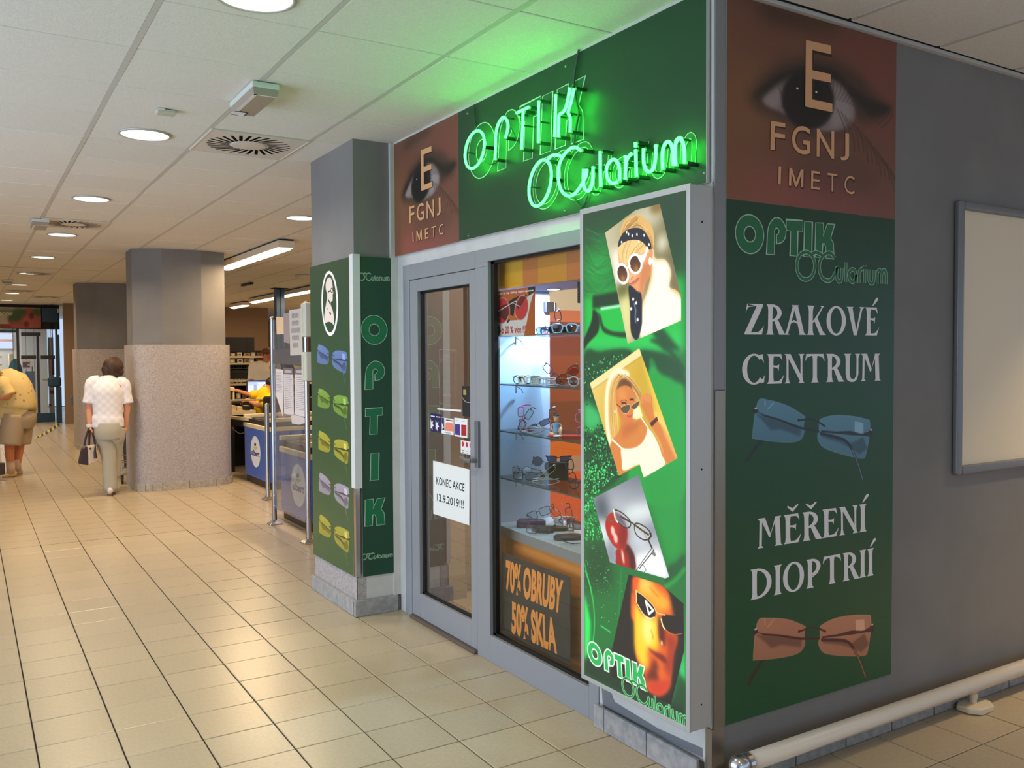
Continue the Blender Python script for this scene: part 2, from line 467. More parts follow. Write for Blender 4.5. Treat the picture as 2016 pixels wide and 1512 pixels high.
for _, cx, cy in cn:
    o = bpy.data.objects.new('tile', cme); COL.objects.link(o); o.parent = ce
    o.location = (cx, cy, CEIL+.004+random.uniform(0, .0035)); o.rotation_euler = (random.uniform(-.003, .003), random.uniform(-.002, .002), 0)
big = MB()
for _, cx, cy in cr:
    big.add([(cx-w, cy-h, CEIL+.003), (cx-w, cy+h, CEIL+.003), (cx+w, cy+h, CEIL+.003), (cx+w, cy-h, CEIL+.003)], [(0, 1, 2, 3)])
add('tile_field', big, M_ctile, ce, kind='stuff')
for i in range(-9, 24):
    x = GX+i*.6
    segs = [(-6.9, 30.9)] if not (0 < x < 6) else [(-6.9, -.05), (3.5, 30.9)]
    for a, b in segs: add('grid_bar', MB().box(x-.012, a, CEIL+.0015, x+.012, b, CEIL+.02), M_tbar, ce)
wb = MB()
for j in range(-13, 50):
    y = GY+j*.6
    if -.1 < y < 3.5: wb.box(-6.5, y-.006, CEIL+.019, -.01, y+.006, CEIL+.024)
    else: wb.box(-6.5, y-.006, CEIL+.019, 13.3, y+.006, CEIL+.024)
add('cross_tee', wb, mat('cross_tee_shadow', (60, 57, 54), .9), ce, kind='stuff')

# ---- shop front walls
WF = .14      # wall thickness
wfm = MB().box(-.001, .004, 2.18, WF, 2.77, CEIL+.03).box(-.006, .004, 0, WF-.01, .687, 2.25).box(-.003, 2.676, 0, WF, 2.77, 2.18)
wall_front = struct('wall_front', wfm, M_white)
struct('wall_right', MB().box(0, 0, 0, 8.5, WF, CEIL+.03), M_greywall)
# trim under the ceiling on the side wall and over the shop front
struct('trim_1', MB().box(.0, -.022, CEIL-.012, 8.5, 0, CEIL+.004), M_tbar)
struct('trim_2', MB().box(-.024, .0, CEIL-.008, 0, 2.77, CEIL+.004), M_tbar)
# skirting on the side wall: single tiles
bb = struct('baseboard_right', MB().box(.03, -.03, 0, 8.5, 0, .07), mat('skirting_mortar', (92, 88, 84), .9))
for k in range(27):
    a = .1+k*.303
    add('tile', MB().box(a+.003, -.045, .001, a+.299, -.028, .078), M_basetile, bb, bevel=.002, seg=1)
bp = struct('baseboard_front', MB().box(-.03, .04, 0, 0, .68, .085), mat('skirting_mortar', (92, 88, 84), .9))
for a, b in ((.045, .33), (.335, .61), (.613, .682)):
    add('tile', MB().box(-.042, a, .001, -.026, b, .1-.0), M_basetile, bp, bevel=.002, seg=1)
add('mortar_smear', MB().add([(-.0075, .05, .1), (-.0075, .66, .085), (-.0075, .67, .17), (-.0075, .62, .19), (-.0075, .58, .135), (-.0075, .3, .12), (-.0075, .05, .135)], [tuple(range(7))]), mat('grey_mortar', (120, 122, 126), .9), bp)

# ---- pilaster between the shop and the supermarket
pil = MB().box(-.288, 2.79, 0, .1, 3.56, CEIL+.02)
pilo = struct('wall_pilaster', pil, M_greywall)
add('plinth', MB().box(-.291, 2.786, 0, .0, 3.563, .26), M_clad, pilo)
add('wall_strip', MB().box(-.05, 2.765, .1, 0, 2.80, CEIL), M_white, pilo)
add('white_patch', MB().box(-.232, 2.782, .09, -.05, 2.789, .245), M_white, pilo)
pbase = struct('baseboard_pilaster', MB().box(-.3, 2.772, 0, -.04, 3.56, .06), mat('skirting_mortar', (92, 88, 84), .9))
add('corner_guard', MB().box(-.295, 2.782, .1, -.235, 2.7858, .24).box(-.296, 2.782, .1, -.2915, 2.84, .24), M_clad, pbase)
for a, b in ((2.775, 3.07), (3.073, 3.33), (3.333, 3.57)):
    add('tile', MB().box(-.318, a, .001, -.29, b, .098), M_basetile, pbase, bevel=.002, seg=1)
add('tile', MB().box(-.318, 2.752, .001, -.03, 2.785, .1), M_basetile, pbase, bevel=.002, seg=1)

# ---- free-standing columns of the mall
def column(name, cx, yf):
    hw = .565; c = .0
    up = [(cx-.57, yf+.36), (cx-.255, yf+.17), (cx+.21, yf+.15), (cx+.52, yf+.26), (cx+.55, yf+.75), (cx+.2, yf+1.0), (cx-.27, yf+1.0), (cx-.57, yf+.8)]
    o = struct(name, MB().prism(up, 0, CEIL+.02), M_greywall)
    low = smooth_path([(cx-.605, yf+.3), (cx-.59, yf+.13), (cx-.5, yf+.05), (cx-.32, yf+.015), (cx, yf+.03), (cx+.33, yf+.06), (cx+.52, yf+.14), (cx+.575, yf+.32),
                       (cx+.58, yf+.8), (cx+.5, yf+1.0), (cx, yf+1.06), (cx-.5, yf+1.02), (cx-.6, yf+.85)], 5, True)
    add('cladding', MB().prism(low, .0, 1.775), M_clad, o, smooth=False)
    pts = [(cx-.62, yf+.33), (cx-.618, yf+.22), (cx-.595, yf+.09), (cx-.51, yf+.025), (cx-.43, yf+.0), (cx-.32, yf-.012), (cx+.0, yf+.005), (cx+.33, yf+.035), (cx+.46, yf+.085), (cx+.545, yf+.14), (cx+.6, yf+.3)]
    for (a, b) in zip(pts[:-1], pts[1:]):
        a, b = Vector(a), Vector(b); t = (b-a).normalized(); n = Vector((t.y, -t.x)); a = a+t*.003; b = b-t*.003
        add('tile', MB().prism([tuple(a), tuple(b), tuple(b-n*.05), tuple(a-n*.05)], .001, .088), mat('warm_skirting_tile', (186, 178, 166), .5, var=(160, 152, 142), vscale=30, rand=.05), o)
    return o
column('column_1', -.01, 8.97)
column('column_2', -.07, 14.75)

# ---- other walls of the mall
struct('wall_left', MB().box(-6.6, -7, 0, -6.45, -2.2, CEIL).box(-6.6, 5.4, 0, -6.45, 31, CEIL).box(-6.6, -2.2, 2.45, -6.45, 5.4, CEIL).box(-6.6, -2.2, 0, -6.45, 5.4, .08), M_cream)
struct('wall_back', MB().box(-.28, 21.7, 0, 4.73, 21.9, CEIL+.02), M_brown)
struct('wall_far', MB().box(4.73, 30.2, 0, 13.4, 30.4, CEIL+.02), mat('warm_far_wall', (196, 158, 118), .8))
struct('wall_side', MB().box(13.2, 3.5, 0, 13.4, 30.2, CEIL+.02), mat('warm_far_wall', (196, 158, 118), .8))
M_pink = mat('pinkish_grey_interior_paint', (150, 132, 126), .7)
wss = struct('wall_shop_side', MB().box(.1, 3.3, 0, 6.2, 3.5, CEIL+.02), mat('pale_interior_paint', (226, 216, 196), .7))
struct('wall_shop_pier', MB().box(.11, 2.775, 0, .47, 3.3, CEIL), M_pink)
struct('baseboard_shop', MB().box(.105, 2.76, 0, .475, 2.775, .16), mat('brown_stone_skirting', (126, 96, 78), .4, var=(104, 76, 62), vscale=8))
# painted bands on the shop's inner wall
_z = [b for a, b in [(1.653,1.9713),(1.6527,1.88),(1.6515,1.6174),(1.65,1.2585),(1.6486,0.9464),(1.6481,0.8222),(1.6475,0.6978),(1.6428,-0.3912)]]
for (za, zb), c_ in zip(zip(_z[:-1], _z[1:]), [(226, 138, 104), (150, 84, 70), (166, 92, 64), (140, 84, 60), (232, 122, 44), (196, 158, 128), (236, 104, 52)]):
    add('painted_band', MB().box(.1, 3.297, zb, 6, 3.302, za), mat('band_%d_%d_%d' % c_, c_, .6), wss)
struct('ceiling_shop', MB().box(.14, .14, 2.86, 6.0, 3.3, 2.9), mat('shop_ceiling_paint', (226, 222, 212), .8))
struct('floor_shop', MB().box(.02, .0, -.02, 6.2, 3.5, .004), mat('shop_floor_beige', (190, 160, 124), .4, var=(176, 146, 110), vscale=6))
struct('wall_shop_back', MB().box(6.0, .14, 0, 6.2, 3.3, CEIL+.02), M_cream)
# ================================================================== shop front: frame, door, window
M_gasket = mat('black_gasket', (14, 14, 16), .4)
M_glassdoor = glass('door_glass', (234, 236, 236), .5, haze=(150, 142, 140), hazefac=.07)
M_glasswin = glass('window_glass', (243, 246, 246), .12)
M_glshelf = glass('shelf_glass', (226, 238, 238), .7)
M_gledge = mat('glass_edge_green', (58, 88, 80), .2)
xf, xb = -.012, .06
d1 = struct('door_1', MB().box(xf, 2.586, 0, xb, 2.676, 2.18).box(xf, 1.762, 2.086, xb, 2.586, 2.18), M_alu, bevel=.003)
lx = xf+.003
leaf = MB().box(lx, 2.478, .022, xb, 2.583, 2.083).box(lx, 1.766, .022, xb, 1.832, 2.083).box(lx, 1.832, 2.01, xb, 2.478, 2.083).box(lx, 1.832, .022, xb, 2.478, .167)
lf = add('leaf_frame', leaf, M_alu, d1, bevel=.0025)
add('gasket', MB().box(.012, 2.452, .158, .03, 2.48, 2.012).box(.012, 1.83, .163, .03, 1.836, 2.012).box(.012, 1.83, 1.998, .03, 2.48, 2.012).box(.012, 1.83, .163, .03, 2.48, .18), M_gasket, d1)
add('glass_pane', MB().add([(.026, 1.834, .17), (.026, 2.476, .17), (.026, 2.476, 2.008), (.026, 1.834, 2.008)], [(0, 1, 2, 3)]), M_glassdoor, d1)
add('threshold', MB().box(-.03, 1.766, 0, xb, 2.583, .02), mat('worn_brown_threshold', (98, 84, 74), .6), d1, bevel=.003)
# lever handle on a long back plate
pl = [(1.7341,1.1355),(1.7371,0.9176)]; lev = [(1.6938,1.0589),(1.7465,1.052),(1.8002,1.0525),(1.8756,1.0589)]
yh = pl[0][0]
add('handle', MB().box(-.028, yh-.018, 1.02, -.01, yh+.018, 1.27).tube([(-.02, yh, lev[0][1]), (-.06, yh, lev[0][1])], .012, 10)
    .tube([(-.06, yh, lev[0][1]), (-.062, yh+.04, lev[0][1]-.002), (-.06, yh+.09, lev[0][1]+.004), (-.055, yh+.125, lev[0][1]+.006)], [.011, .011, .010, .009], 10)
    .cyl((-.034, yh, 1.06), (-.027, yh, 1.06), .011), mat('grey_handle_metal', (120, 124, 132), .35, metal=.4), d1, bevel=.002)
# etched outlines on the door glass
M_etch = mat('etched_film', (176, 166, 162), .8, alpha=.28)
fd = FA(.024); em = MB()
em.ribbon(neg([(2.256,1.6567),(2.0479,1.6519),(2.053,1.3324),(2.2581,1.3427)]), .004, fd, 0, True)
put_text(em, 'OPTIK', fd, neg([(2.2038,1.6125),(2.1169,1.6124),(2.1166,1.634),(2.2034,1.636)]), 0)
put_text(em, 'OCULARIUM', fd, neg([(2.2487,1.5827),(2.1141,1.5832),(2.1138,1.6032),(2.2483,1.6047)]), 0)
for k in range(3): put_text(em, ['llll  ll  ll', 'll  l  ll', 'llll'][k], fd, [(p[0], p[1]-.05*k) for p in neg([(2.1992,1.486),(2.1157,1.4861),(2.1155,1.4969),(2.199,1.497)])], 0)
add('etched_decal', em, M_etch, d1)
# window
w1 = struct('window_1', MB().box(xf, 1.626, 0, xb, 1.76, 2.086).box(xf, .685, 2.112, xb, 1.76, 2.18).box(xf, 1.626, 2.086, xb, 1.76, 2.113).box(xf, .685, 0, xb, .757, 2.113).box(xf, .757, 0, xb, 1.626, .141), M_alu, bevel=.0025)
add('gasket', MB().box(.008, 1.594, .135, .03, 1.628, 2.114).box(.008, .75, .135, .03, .762, 2.114).box(.008, .75, 2.098, .03, 1.628, 2.114).box(.008, .75, .135, .03, 1.628, .156), M_gasket, w1)
add('glass_pane', MB().add([(.022, .757, .141), (.022, 1.626, .141), (.022, 1.626, 2.112), (.022, .757, 2.112)], [(0, 1, 2, 3)]), M_glasswin, w1)

# ================================================================== the house logo, in metres as on the tall poster
def circ3(p): c, r, t = p; return lambda k=1., n=48: [(c[0]+(r[0]-c[0])*k*math.cos(a)+(t[0]-c[0])*k*math.sin(a), c[1]+(r[1]-c[1])*k*math.cos(a)+(t[1]-c[1])*k*math.sin(a)) for a in np.linspace(0, 2*PI, n+1)[:-1]]
LG = {}
o_ = circ3([(0.1773,2.0709),(0.2524,2.0729),(0.1741,2.1436)]); LG['O'] = [o_(1.), o_(.40)]
LG['P'] = [smooth_path([(0.2722,2.0783),(0.2808,2.1122),(0.3051,2.138),(0.3252,2.1442),(0.35,2.1379),(0.3698,2.1161),(0.3753,2.0916),(0.3686,2.0667),(0.3506,2.0506),(0.3228,2.0431)], 4)+smooth_path([(0.3219,2.0776),(0.3323,2.0834),(0.3367,2.0941),(0.3284,2.1033),(0.3165,2.1014),(0.3113,2.0913),(0.3114,2.0784)], 4)+[(0.3111,2.0018),(0.2675,2.0009)]]
LG['T'] = [[(0.3757,2.1409),(0.4728,2.144),(0.4708,2.1023),(0.4435,2.1015),(0.4411,2.0027),(0.3987,2.003),(0.4019,2.0991),(0.376,2.0983)]]
LG['I'] = [[(0.4822,2.1411),(0.528,2.1424),(0.5244,2.0046),(0.477,2.0036)]]
LG['K'] = [[(0.5472,2.1417),(0.5939,2.143),(0.5911,2.0919),(0.6167,2.142),(0.6627,2.1438),(0.6385,2.0859),(0.6552,2.0664),(0.6608,2.0038),(0.6114,2.0033),(0.6078,2.05),(0.5987,2.0618),(0.5898,2.0612),(0.587,2.0053),(0.5435,2.0045)]]
oc_o = circ3([(0.4899,1.9678),(0.547,1.97),(0.4894,2.0259)])
OC = {'O': (oc_o(.93), True),
      'arc': (smooth_path([(0.5172,2.0116),(0.545,2.0238),(0.5707,2.0204),(0.5869,2.0138)], 4), False),
      'C': (smooth_path([(0.6641,2.0061),(0.6466,2.0225),(0.6219,2.0255),(0.5918,2.0125),(0.5726,1.9863),(0.5713,1.954),(0.5861,1.9262),(0.6147,1.9145),(0.6434,1.9205),(0.6663,1.9448),(0.6777,1.9698),(0.6765,1.9289),(0.69,1.9142),(0.7058,1.9241),(0.7095,1.9703)], 5), False),
      'l': ([(0.7329,1.9944),(0.7329,1.9132)], False),
      'a': (smooth_path([(0.7967,1.9423),(0.7904,1.9614),(0.7741,1.9667),(0.7562,1.9571),(0.7521,1.9393),(0.7609,1.9214),(0.7763,1.916),(0.7908,1.9243),(0.7967,1.9423),(0.7978,1.9135)], 4), False),
      'r': (smooth_path([(0.8169,1.9131),(0.8173,1.9543),(0.8293,1.9693),(0.8397,1.972)], 4), False),
      'i': ([(0.8546,1.9716),(0.8535,1.9129)], False),
      'dot': ([(0.8544,1.9878),(0.8545,1.9827)], False),
      'u': (smooth_path([(0.881,1.9717),(0.8806,1.929),(0.8959,1.9145),(0.9135,1.9247),(0.9156,1.9716)], 4), False),
      'm': (smooth_path([(0.936,1.9138),(0.9364,1.9568),(0.9488,1.972),(0.9634,1.9608),(0.9649,1.9149)], 4), False),
      'n': (smooth_path([(0.9643,1.9551),(0.9786,1.9728),(0.9942,1.961),(0.9958,1.9149)], 4), False)}
def bbox(l): return min(p[0] for p in l), max(p[0] for p in l), min(p[1] for p in l), max(p[1] for p in l)
M_lgfill = mat('logo_green', (12, 118, 60), .4)
M_lgline = mat('logo_outline_pale_green', (176, 206, 182), .5)
def letters(fill, line, keys, fr, A, d, w):
    for k in keys:
        L_ = [[A(p) for p in l] for l in LG[k]]
        fill.flat(L_, fr, d)
        for l in L_: line.ribbon(l, w, fr, d+.0006, True)
def script(fill, line, fr, A, d, wo, wi):
    for k, (p, cl) in OC.items():
        q = [A(a) for a in p]
        line.ribbon(q, wo, fr, d+.0008, cl); fill.ribbon(q, wi, fr, d+.0014, cl)
ident = lambda p: p
def logo(t, fr, A, B, w, wo, wi, mf, ml, keys='OPTIK', xmin=None):
    """the printed mark: each capital one part (with its outline), the script line letter by letter"""
    if A:
        for k in keys:
            ff, ll = MB(), MB(); letters(ff, ll, k, fr, A, .0, w); g = add('logo_letter', ff, mf, t); add('outline', ll, ml, g)
    for i, (k, (p, cl)) in enumerate(OC.items()):
        ff, ll = MB(), MB(); q = [B(a) for a in p]; e = .00006*i
        ll.ribbon(q, wo, fr, .0008+e, cl); ff.ribbon(q, wi, fr, .0014+e, cl)
        if xmin is not None:
            for m_ in (ff, ll): m_.v = [(max(v[0], xmin), v[1], v[2]) for v in m_.v]
        g = add('script_letter', ff, mf, t); add('outline', ll, ml, g)
def words(t, m, s, fr, quad, d=.001, off=0., name='lettering'):
    """a line of type, one part per word, spaced as the whole line"""
    vs, fs = text_mesh(s, off)
    x0, x1 = min(v[0] for v in vs), max(v[0] for v in vs); y0, y1 = min(v[1] for v in vs), max(v[1] for v in vs)
    full = MB(); put_text(full, s, fr, quad, d, off)
    # islands grouped by gaps wider than a letter space
    par = list(range(len(vs)))
    def fnd(a):
        while par[a] != a: par[a] = par[par[a]]; a = par[a]
        return a
    for f in fs:
        for k in f[1:]: par[fnd(f[0])] = fnd(k)
    isl = {}
    for i, v in enumerate(vs): isl.setdefault(fnd(i), []).append(i)
    spans = sorted((min(vs[i][0] for i in l), max(vs[i][0] for i in l), r) for r, l in isl.items())
    groups, cur, end = [], [], None
    for a, b, r in spans:
        if end is not None and a-end > .16: groups.append(cur); cur = []
        cur.append(r); end = b if (end is None or not cur[:-1]) else max(end, b)
    groups.append(cur)
    for g in groups:
        gs = set(g); mb = MB(); idx = {}
        for f in fs:
            if fnd(f[0]) in gs:
                for k in f:
                    if k not in idx: idx[k] = len(mb.v); mb.v.append(full.v[k])
                mb.f.append(tuple(idx[k] for k in f))
        add(name, mb, m, t)

# ================================================================== the shop's green sign board and the eye panels
M_greenb = mat('dark_green_sign_film', (36, 70, 46), .38, spec=.4)
M_edge = mat('white_panel_edge', (196, 196, 190), .5)
sb = thing('sign_board', 'wide dark green sign board above the shop door and window, behind the neon', 'sign', (-.012, .97, 2.246))
add('panel', MB().box(-.0225, .018, 2.247, -.0068, 1.915, 2.948), M_edge, sb)
add('film', MB().box(-.0235, .020, 2.248, -.0224, 1.915, 2.947), M_greenb, sb)
A_ = affine3([(0.2675,2.0009),(0.6608,2.0038),(0.6627,2.1438)], neg([(1.4972,2.5543),(0.767,2.5611),(0.752,2.8325)]))
B_ = affine3([(0.4899,1.9678),(0.9958,1.9149),(0.6219,2.0255)], neg([(1.0564,2.4221),(0.0858,2.3205),(0.7881,2.5375)]))
logo(sb, FA(-.024), A_, B_, .005, .026, .019, mat('sign_logo_green', (22, 92, 50), .4), M_lgline)
sc = MB()
for y, z in [(1.8089,2.9164),(0.9011,2.9144),(1.8092,2.265),(0.9114,2.2714),(0.0267,2.2836)]: sc.cyl((-.024, y, z), (-.0275, y, z), .006, .004, 8)
add('screw', sc, M_steel, sb, kind='stuff')

def eye_print(u0, u1, v0, v1, ppm):
    cv = Cv(0, 1, 0, 1, ppm, (122, 80, 62))      # drawn on a unit square
    n = lambda l: [((a-.055)/1.0, (b-2.19)/.755) for a, b in l]
    q = lambda l: n(l)
    full = rect(0, 1, 0, 1)
    cv.grad(full, (0, 0), (158, 84, 76), (0, .45), (124, 80, 62))
    cv.grad(full, (0, .3), (132, 88, 58), (.35, .5), (118, 76, 60), .7)
    cv.ell((1.05, .9), (.35, .5), (138, 70, 62), .7, .12); cv.ell((.45, .05), (.35, .14), (166, 84, 80), .6, .07)
    cv.ell((.12, .5), (.14, .2), (146, 98, 60), .6, .08)
    cv.poly(q([(0.1905,2.9211),(0.3496,2.9707),(0.5629,2.972),(0.6942,2.9425),(0.6378,2.9043),(0.4551,2.8912),(0.2737,2.8742)]), (64, 48, 36), .75, .035)
    cv.poly(q([(0.1676,2.5744),(0.2331,2.6534),(0.3511,2.7367),(0.5097,2.7874),(0.6766,2.7976),(0.8228,2.7593),(0.9347,2.6875),(1.0286,2.6623),(0.9155,2.5886),(0.8151,2.5688),(0.7457,2.6221),(0.6987,2.5036),(0.5122,2.4802),(0.3181,2.5263),(0.2171,2.5356)]), (66, 50, 40), .85, .03)
    cv.ell((.62, .20), (.30, .12), (96, 66, 52), .5, .05)
    scl = smooth_path(q([(0.246,2.5744),(0.2752,2.6135),(0.3429,2.6707),(0.5012,2.7228),(0.6584,2.7207),(0.7354,2.683),(0.7799,2.627),(0.7707,2.5692),(0.6889,2.5241),(0.5669,2.5054),(0.458,2.5124),(0.3871,2.5386),(0.3094,2.5543)]), 5, True)
    cv.poly(scl, (150, 132, 128), 1, .008)
    cv.poly(scl, (120, 98, 94), .5, .02, holes=[])
    cv.poly(smooth_path(q([(0.2502,2.5721),(0.2752,2.6077),(0.3345,2.6459),(0.335,2.5697),(0.2924,2.5578)]), 4, True), (160, 144, 142), .8, .012)
    cv.poly(smooth_path(q([(0.6492,2.6946),(0.7162,2.6677),(0.7653,2.6186),(0.7463,2.5659),(0.6603,2.5266),(0.6319,2.5322)]), 4, True), (164, 148, 148), .9, .016)
    ir = circ3(q([(0.5021,2.6177),(0.6545,2.6338),(0.5011,2.7349)]))
    cv.poly(ir(1.0), (36, 32, 28), 1, .008); cv.poly(ir(.7), (26, 26, 24), .8, .02)
    cv.poly(smooth_path(q([(0.1922,2.578),(0.2666,2.6441),(0.3514,2.6956),(0.51,2.7514),(0.6676,2.7529),(0.7545,2.7109),(0.8537,2.6755),(1.0286,2.6623),(0.9051,2.6064),(0.7746,2.6639),(0.6774,2.7175),(0.5103,2.7183),(0.3688,2.6719),(0.2668,2.6122)]), 4, True), (40, 34, 28), .92, .014)
    for k in range(26):
        t = k/25; b = np.array([.30+.66*t*1., .62-.34*t**2.2]); e = b+np.array([.02+.07*t, -.16+.02*math.sin(k*2.1)])
        if t > .45: cv.line(smooth_path([b, (b+e)/2+np.array([.02, -.01]), e], 4), .006, (56, 42, 34), .6, .003)
    for k in range(30):
        t = k/29; b = np.array([.30+.6*t, .60-.10*(2*t-1)**2+.0]); e = b+np.array([-.02+.1*t, .09])
        cv.line([b, (b+e)/2+np.array([.012, 0]), e], .006, (44, 36, 30), .5, .004)
    for p in q([(0.4365,2.6516),(0.5472,2.6546)]): cv.ell(p, (.006, .006), (225, 225, 220))
    cv.grain(3)
    cv.u0, cv.u1, cv.v0, cv.v1 = u0, u1, v0, v1
    return cv
M_peach = mat('peach_print_letters', (226, 168, 120), .5); M_peachsh = mat('brown_letter_shadow', (52, 34, 26), .5)
LW = {'F': .5, 'G': .66, 'N': .66, 'J': .34, 'I': .14, 'M': .78, 'E': .5, 'T': .56, 'C': .6}
def letter_row(t, m, s, fr, quad, d, off, name):
    """capitals set singly with wide even gaps, as on a test chart"""
    gap = .42 if len(s) > 4 else .24; tot = sum(LW[c] for c in s)+gap*(len(s)-1); x = 0; bl, br, tr, tl = quad
    for c in s:
        a0, a1 = x/tot, (x+LW[c])/tot; L = lambda p, q, a: (p[0]+(q[0]-p[0])*a, p[1]+(q[1]-p[1])*a)
        qd = (L(bl, br, a0), L(bl, br, a1), L(tl, tr, a1), L(tl, tr, a0)); mb = MB()
        if c == 'M':
            e = off*1.3; o = [(-e, -e), (.17+e, -e), (.17+e, .70-2*e), (.43, -e), (.57, -e), (.83-e, .70-2*e), (.83-e, -e), (1+e, -e), (1+e, 1+e), (.80-e, 1+e), (.5, .26-e), (.20+e, 1+e), (-e, 1+e)]
            mb.flat([[((1-v)*((1-u)*qd[0][0]+u*qd[1][0])+v*((1-u)*qd[3][0]+u*qd[2][0]), (1-v)*((1-u)*qd[0][1]+u*qd[1][1])+v*((1-u)*qd[3][1]+u*qd[2][1])) for u, v in o]], fr, d)
        else: put_text(mb, c, fr, qd, d, off)
        add(name, mb, m, t); x += LW[c]+gap
def peach(t, fr, rows, sh):
    a, b = MB(), MB()
    for s_, qd, off in rows:
        qs = [(p[0]+sh, p[1]-sh*.6) for p in qd]
        if len(s_) == 1:
            put_text(b, s_, fr, qs, .0012, max(0, off)+.012); put_text(a, s_, fr, qd, .002, off); g = add('letter', a, M_peach, t); add('letter_shadow', b, M_peachsh, g)
            continue
        for nm, mm, qq, dd, oo_ in (('letter_shadow', M_peachsh, qs, .0012, max(0, off)+.010), ('letter', M_peach, qd, .002, off)):
            letter_row(t, mm, s_, fr, qq, dd, oo_, nm)
ep = thing('eye_panel', 'small reddish brown sign panel of an eye with test letters, above the door', 'sign', (-.01, 2.34, 2.246))
add('panel', MB().box(-.0215, 1.917, 2.247, -.0068, 2.764, 2.948), M_edge, ep)
cv = eye_print(-2.766, -1.917, 2.247, 2.948, 700); mE = cv.material('eye_print_above_door')
cv.sheet('print', FA(-.022), mE, ep)
peach(ep, FA(-.022), [('E', neg([(2.3795,2.5958),(2.2326,2.5958),(2.2372,2.8316),(2.3806,2.8351)]), .0), ('FGNJ', neg([(2.5473,2.4251),(2.13,2.4226),(2.1326,2.5217),(2.5476,2.5277)]), .008), ('IMETC', neg([(2.5005,2.3077),(2.0975,2.308),(2.0965,2.3674),(2.5041,2.3701)]), .0)], .004)

# ================================================================== neon sign
M_neon = emis('neon_green_gas', (.16, 9.0, 2.6), 1.0); M_neon.node_tree.nodes['Emission'].inputs[0].default_value = (.02, 1.0, .046, 1); M_neon.node_tree.nodes['Emission'].inputs[1].default_value = 19
M_wire = mat('dark_green_cable', (52, 66, 58), .5)
ns = thing('neon_sign', 'lit green neon tube lettering standing off the green sign board', 'sign', (-.08, 1.2, 2.3))
NX = -.085
def neon(paths, r=.0066):
    mb = MB()
    for p in paths:
        P3 = [(NX, a, b) for a, b in p]; P3 = [(NX+.045, P3[0][1], P3[0][2])]+P3+[(NX+.045, P3[-1][1], P3[-1][2])]
        mb.tube(P3[1:-1], r, 9)
    return mb
def sup(paths):
    mb = MB()
    for p in paths:
        for e in (p[0], p[-1]):
            mb.cyl((NX+.008, e[0], e[1]), (-.0264, e[0], e[1]), .009, n=9)
        m = p[len(p)//2]; mb.cyl((NX+.007, m[0], m[1]), (-.0264, m[0], m[1]), .004, n=6)
    return mb
oN = circ3([(1.627,2.6809),(1.5273,2.6751),(1.606,2.7725)])
NE = [[oN(1.)+[oN(1.)[0]]],
      [smooth_path([(1.4221,2.5914),(1.4158,2.6572),(1.4114,2.7186),(1.3856,2.7612),(1.3408,2.7807),(1.306,2.7568),(1.2976,2.7234),(1.3084,2.6964),(1.3243,2.6772)], 5)],
      [[(1.2184,2.7724),(1.113,2.7746)], [(1.1603,2.7666),(1.1658,2.703),(1.1768,2.5932)]],
      [[(1.0282,2.7832),(1.0305,2.6899),(1.0328,2.5943)]],
      [[(0.893,2.7768),(0.8951,2.6841),(0.9001,2.5931)], smooth_path([(0.873,2.5861),(0.8689,2.6575),(0.8651,2.6813),(0.8327,2.6881),(0.8076,2.7126),(0.7826,2.7793)], 4), smooth_path([(0.7528,2.7696),(0.7725,2.7203),(0.7887,2.6919),(0.7972,2.6736),(0.7833,2.6542),(0.7814,2.6254),(0.7837,2.5895)], 4)]]
o2 = circ3([(1.021,2.408),(0.9302,2.4098),(1.0029,2.509)])
NE += [[o2(1.)+[o2(1.)[0]], smooth_path([(0.9641,2.4973),(0.9333,2.5128),(0.8955,2.5119),(0.8584,2.5017)], 5)],
       [smooth_path([(0.7052,2.4939),(0.7363,2.5123),(0.7715,2.5186),(0.8218,2.5038),(0.8623,2.4697),(0.8759,2.4259),(0.8666,2.3737),(0.8374,2.3353),(0.7941,2.3139),(0.7514,2.3175),(0.7163,2.3365),(0.6886,2.3603),(0.6681,2.381),(0.6666,2.4069)], 5)],
       [smooth_path([(0.6864,2.4105),(0.6872,2.3682),(0.6806,2.3306),(0.6549,2.3135),(0.6314,2.3266),(0.6212,2.3608),(0.619,2.4091)], 5)],
       [[(0.5703,2.4631),(0.57,2.3874),(0.5676,2.3181)]],
       [smooth_path([(0.4615,2.3179),(0.4925,2.3193),(0.5208,2.3435),(0.5302,2.3764),(0.5174,2.4013),(0.4891,2.4134),(0.4612,2.4024),(0.446,2.3765),(0.443,2.3492),(0.4443,2.3207)], 5)],
       [[(0.4077,2.4131),(0.4036,2.3877),(0.4067,2.3208)], smooth_path([(0.4054,2.3805),(0.3946,2.3992),(0.3679,2.4148)], 4)],
       [[(0.3427,2.4247),(0.3405,2.3721),(0.3388,2.3188)], [(0.3433,2.4528),(0.3427,2.4352)]],
       [smooth_path([(0.2956,2.419),(0.2946,2.3672),(0.2816,2.3353),(0.2591,2.324),(0.2369,2.3345),(0.2259,2.3688),(0.2242,2.4191)], 5)],
       [smooth_path([(0.1852,2.3197),(0.1862,2.3791),(0.1745,2.409),(0.1559,2.4166),(0.1374,2.4032),(0.128,2.3677),(0.1269,2.3233)], 5)],
       [smooth_path([(0.1139,2.3209),(0.1165,2.3795),(0.1114,2.4049),(0.0959,2.4157),(0.0781,2.4032),(0.0679,2.3663),(0.0663,2.3208)], 5)]]
for pths in NE:
    tb = add('neon_letter', neon(pths), M_neon, ns, smooth=True)
    add('tube_support', sup(pths), mat('glass_support', (40, 70, 50), .2), tb, kind='stuff')
cb = [(1.716,2.9409),(1.7216,2.9029),(1.7025,2.8299),(1.7128,2.8101)]
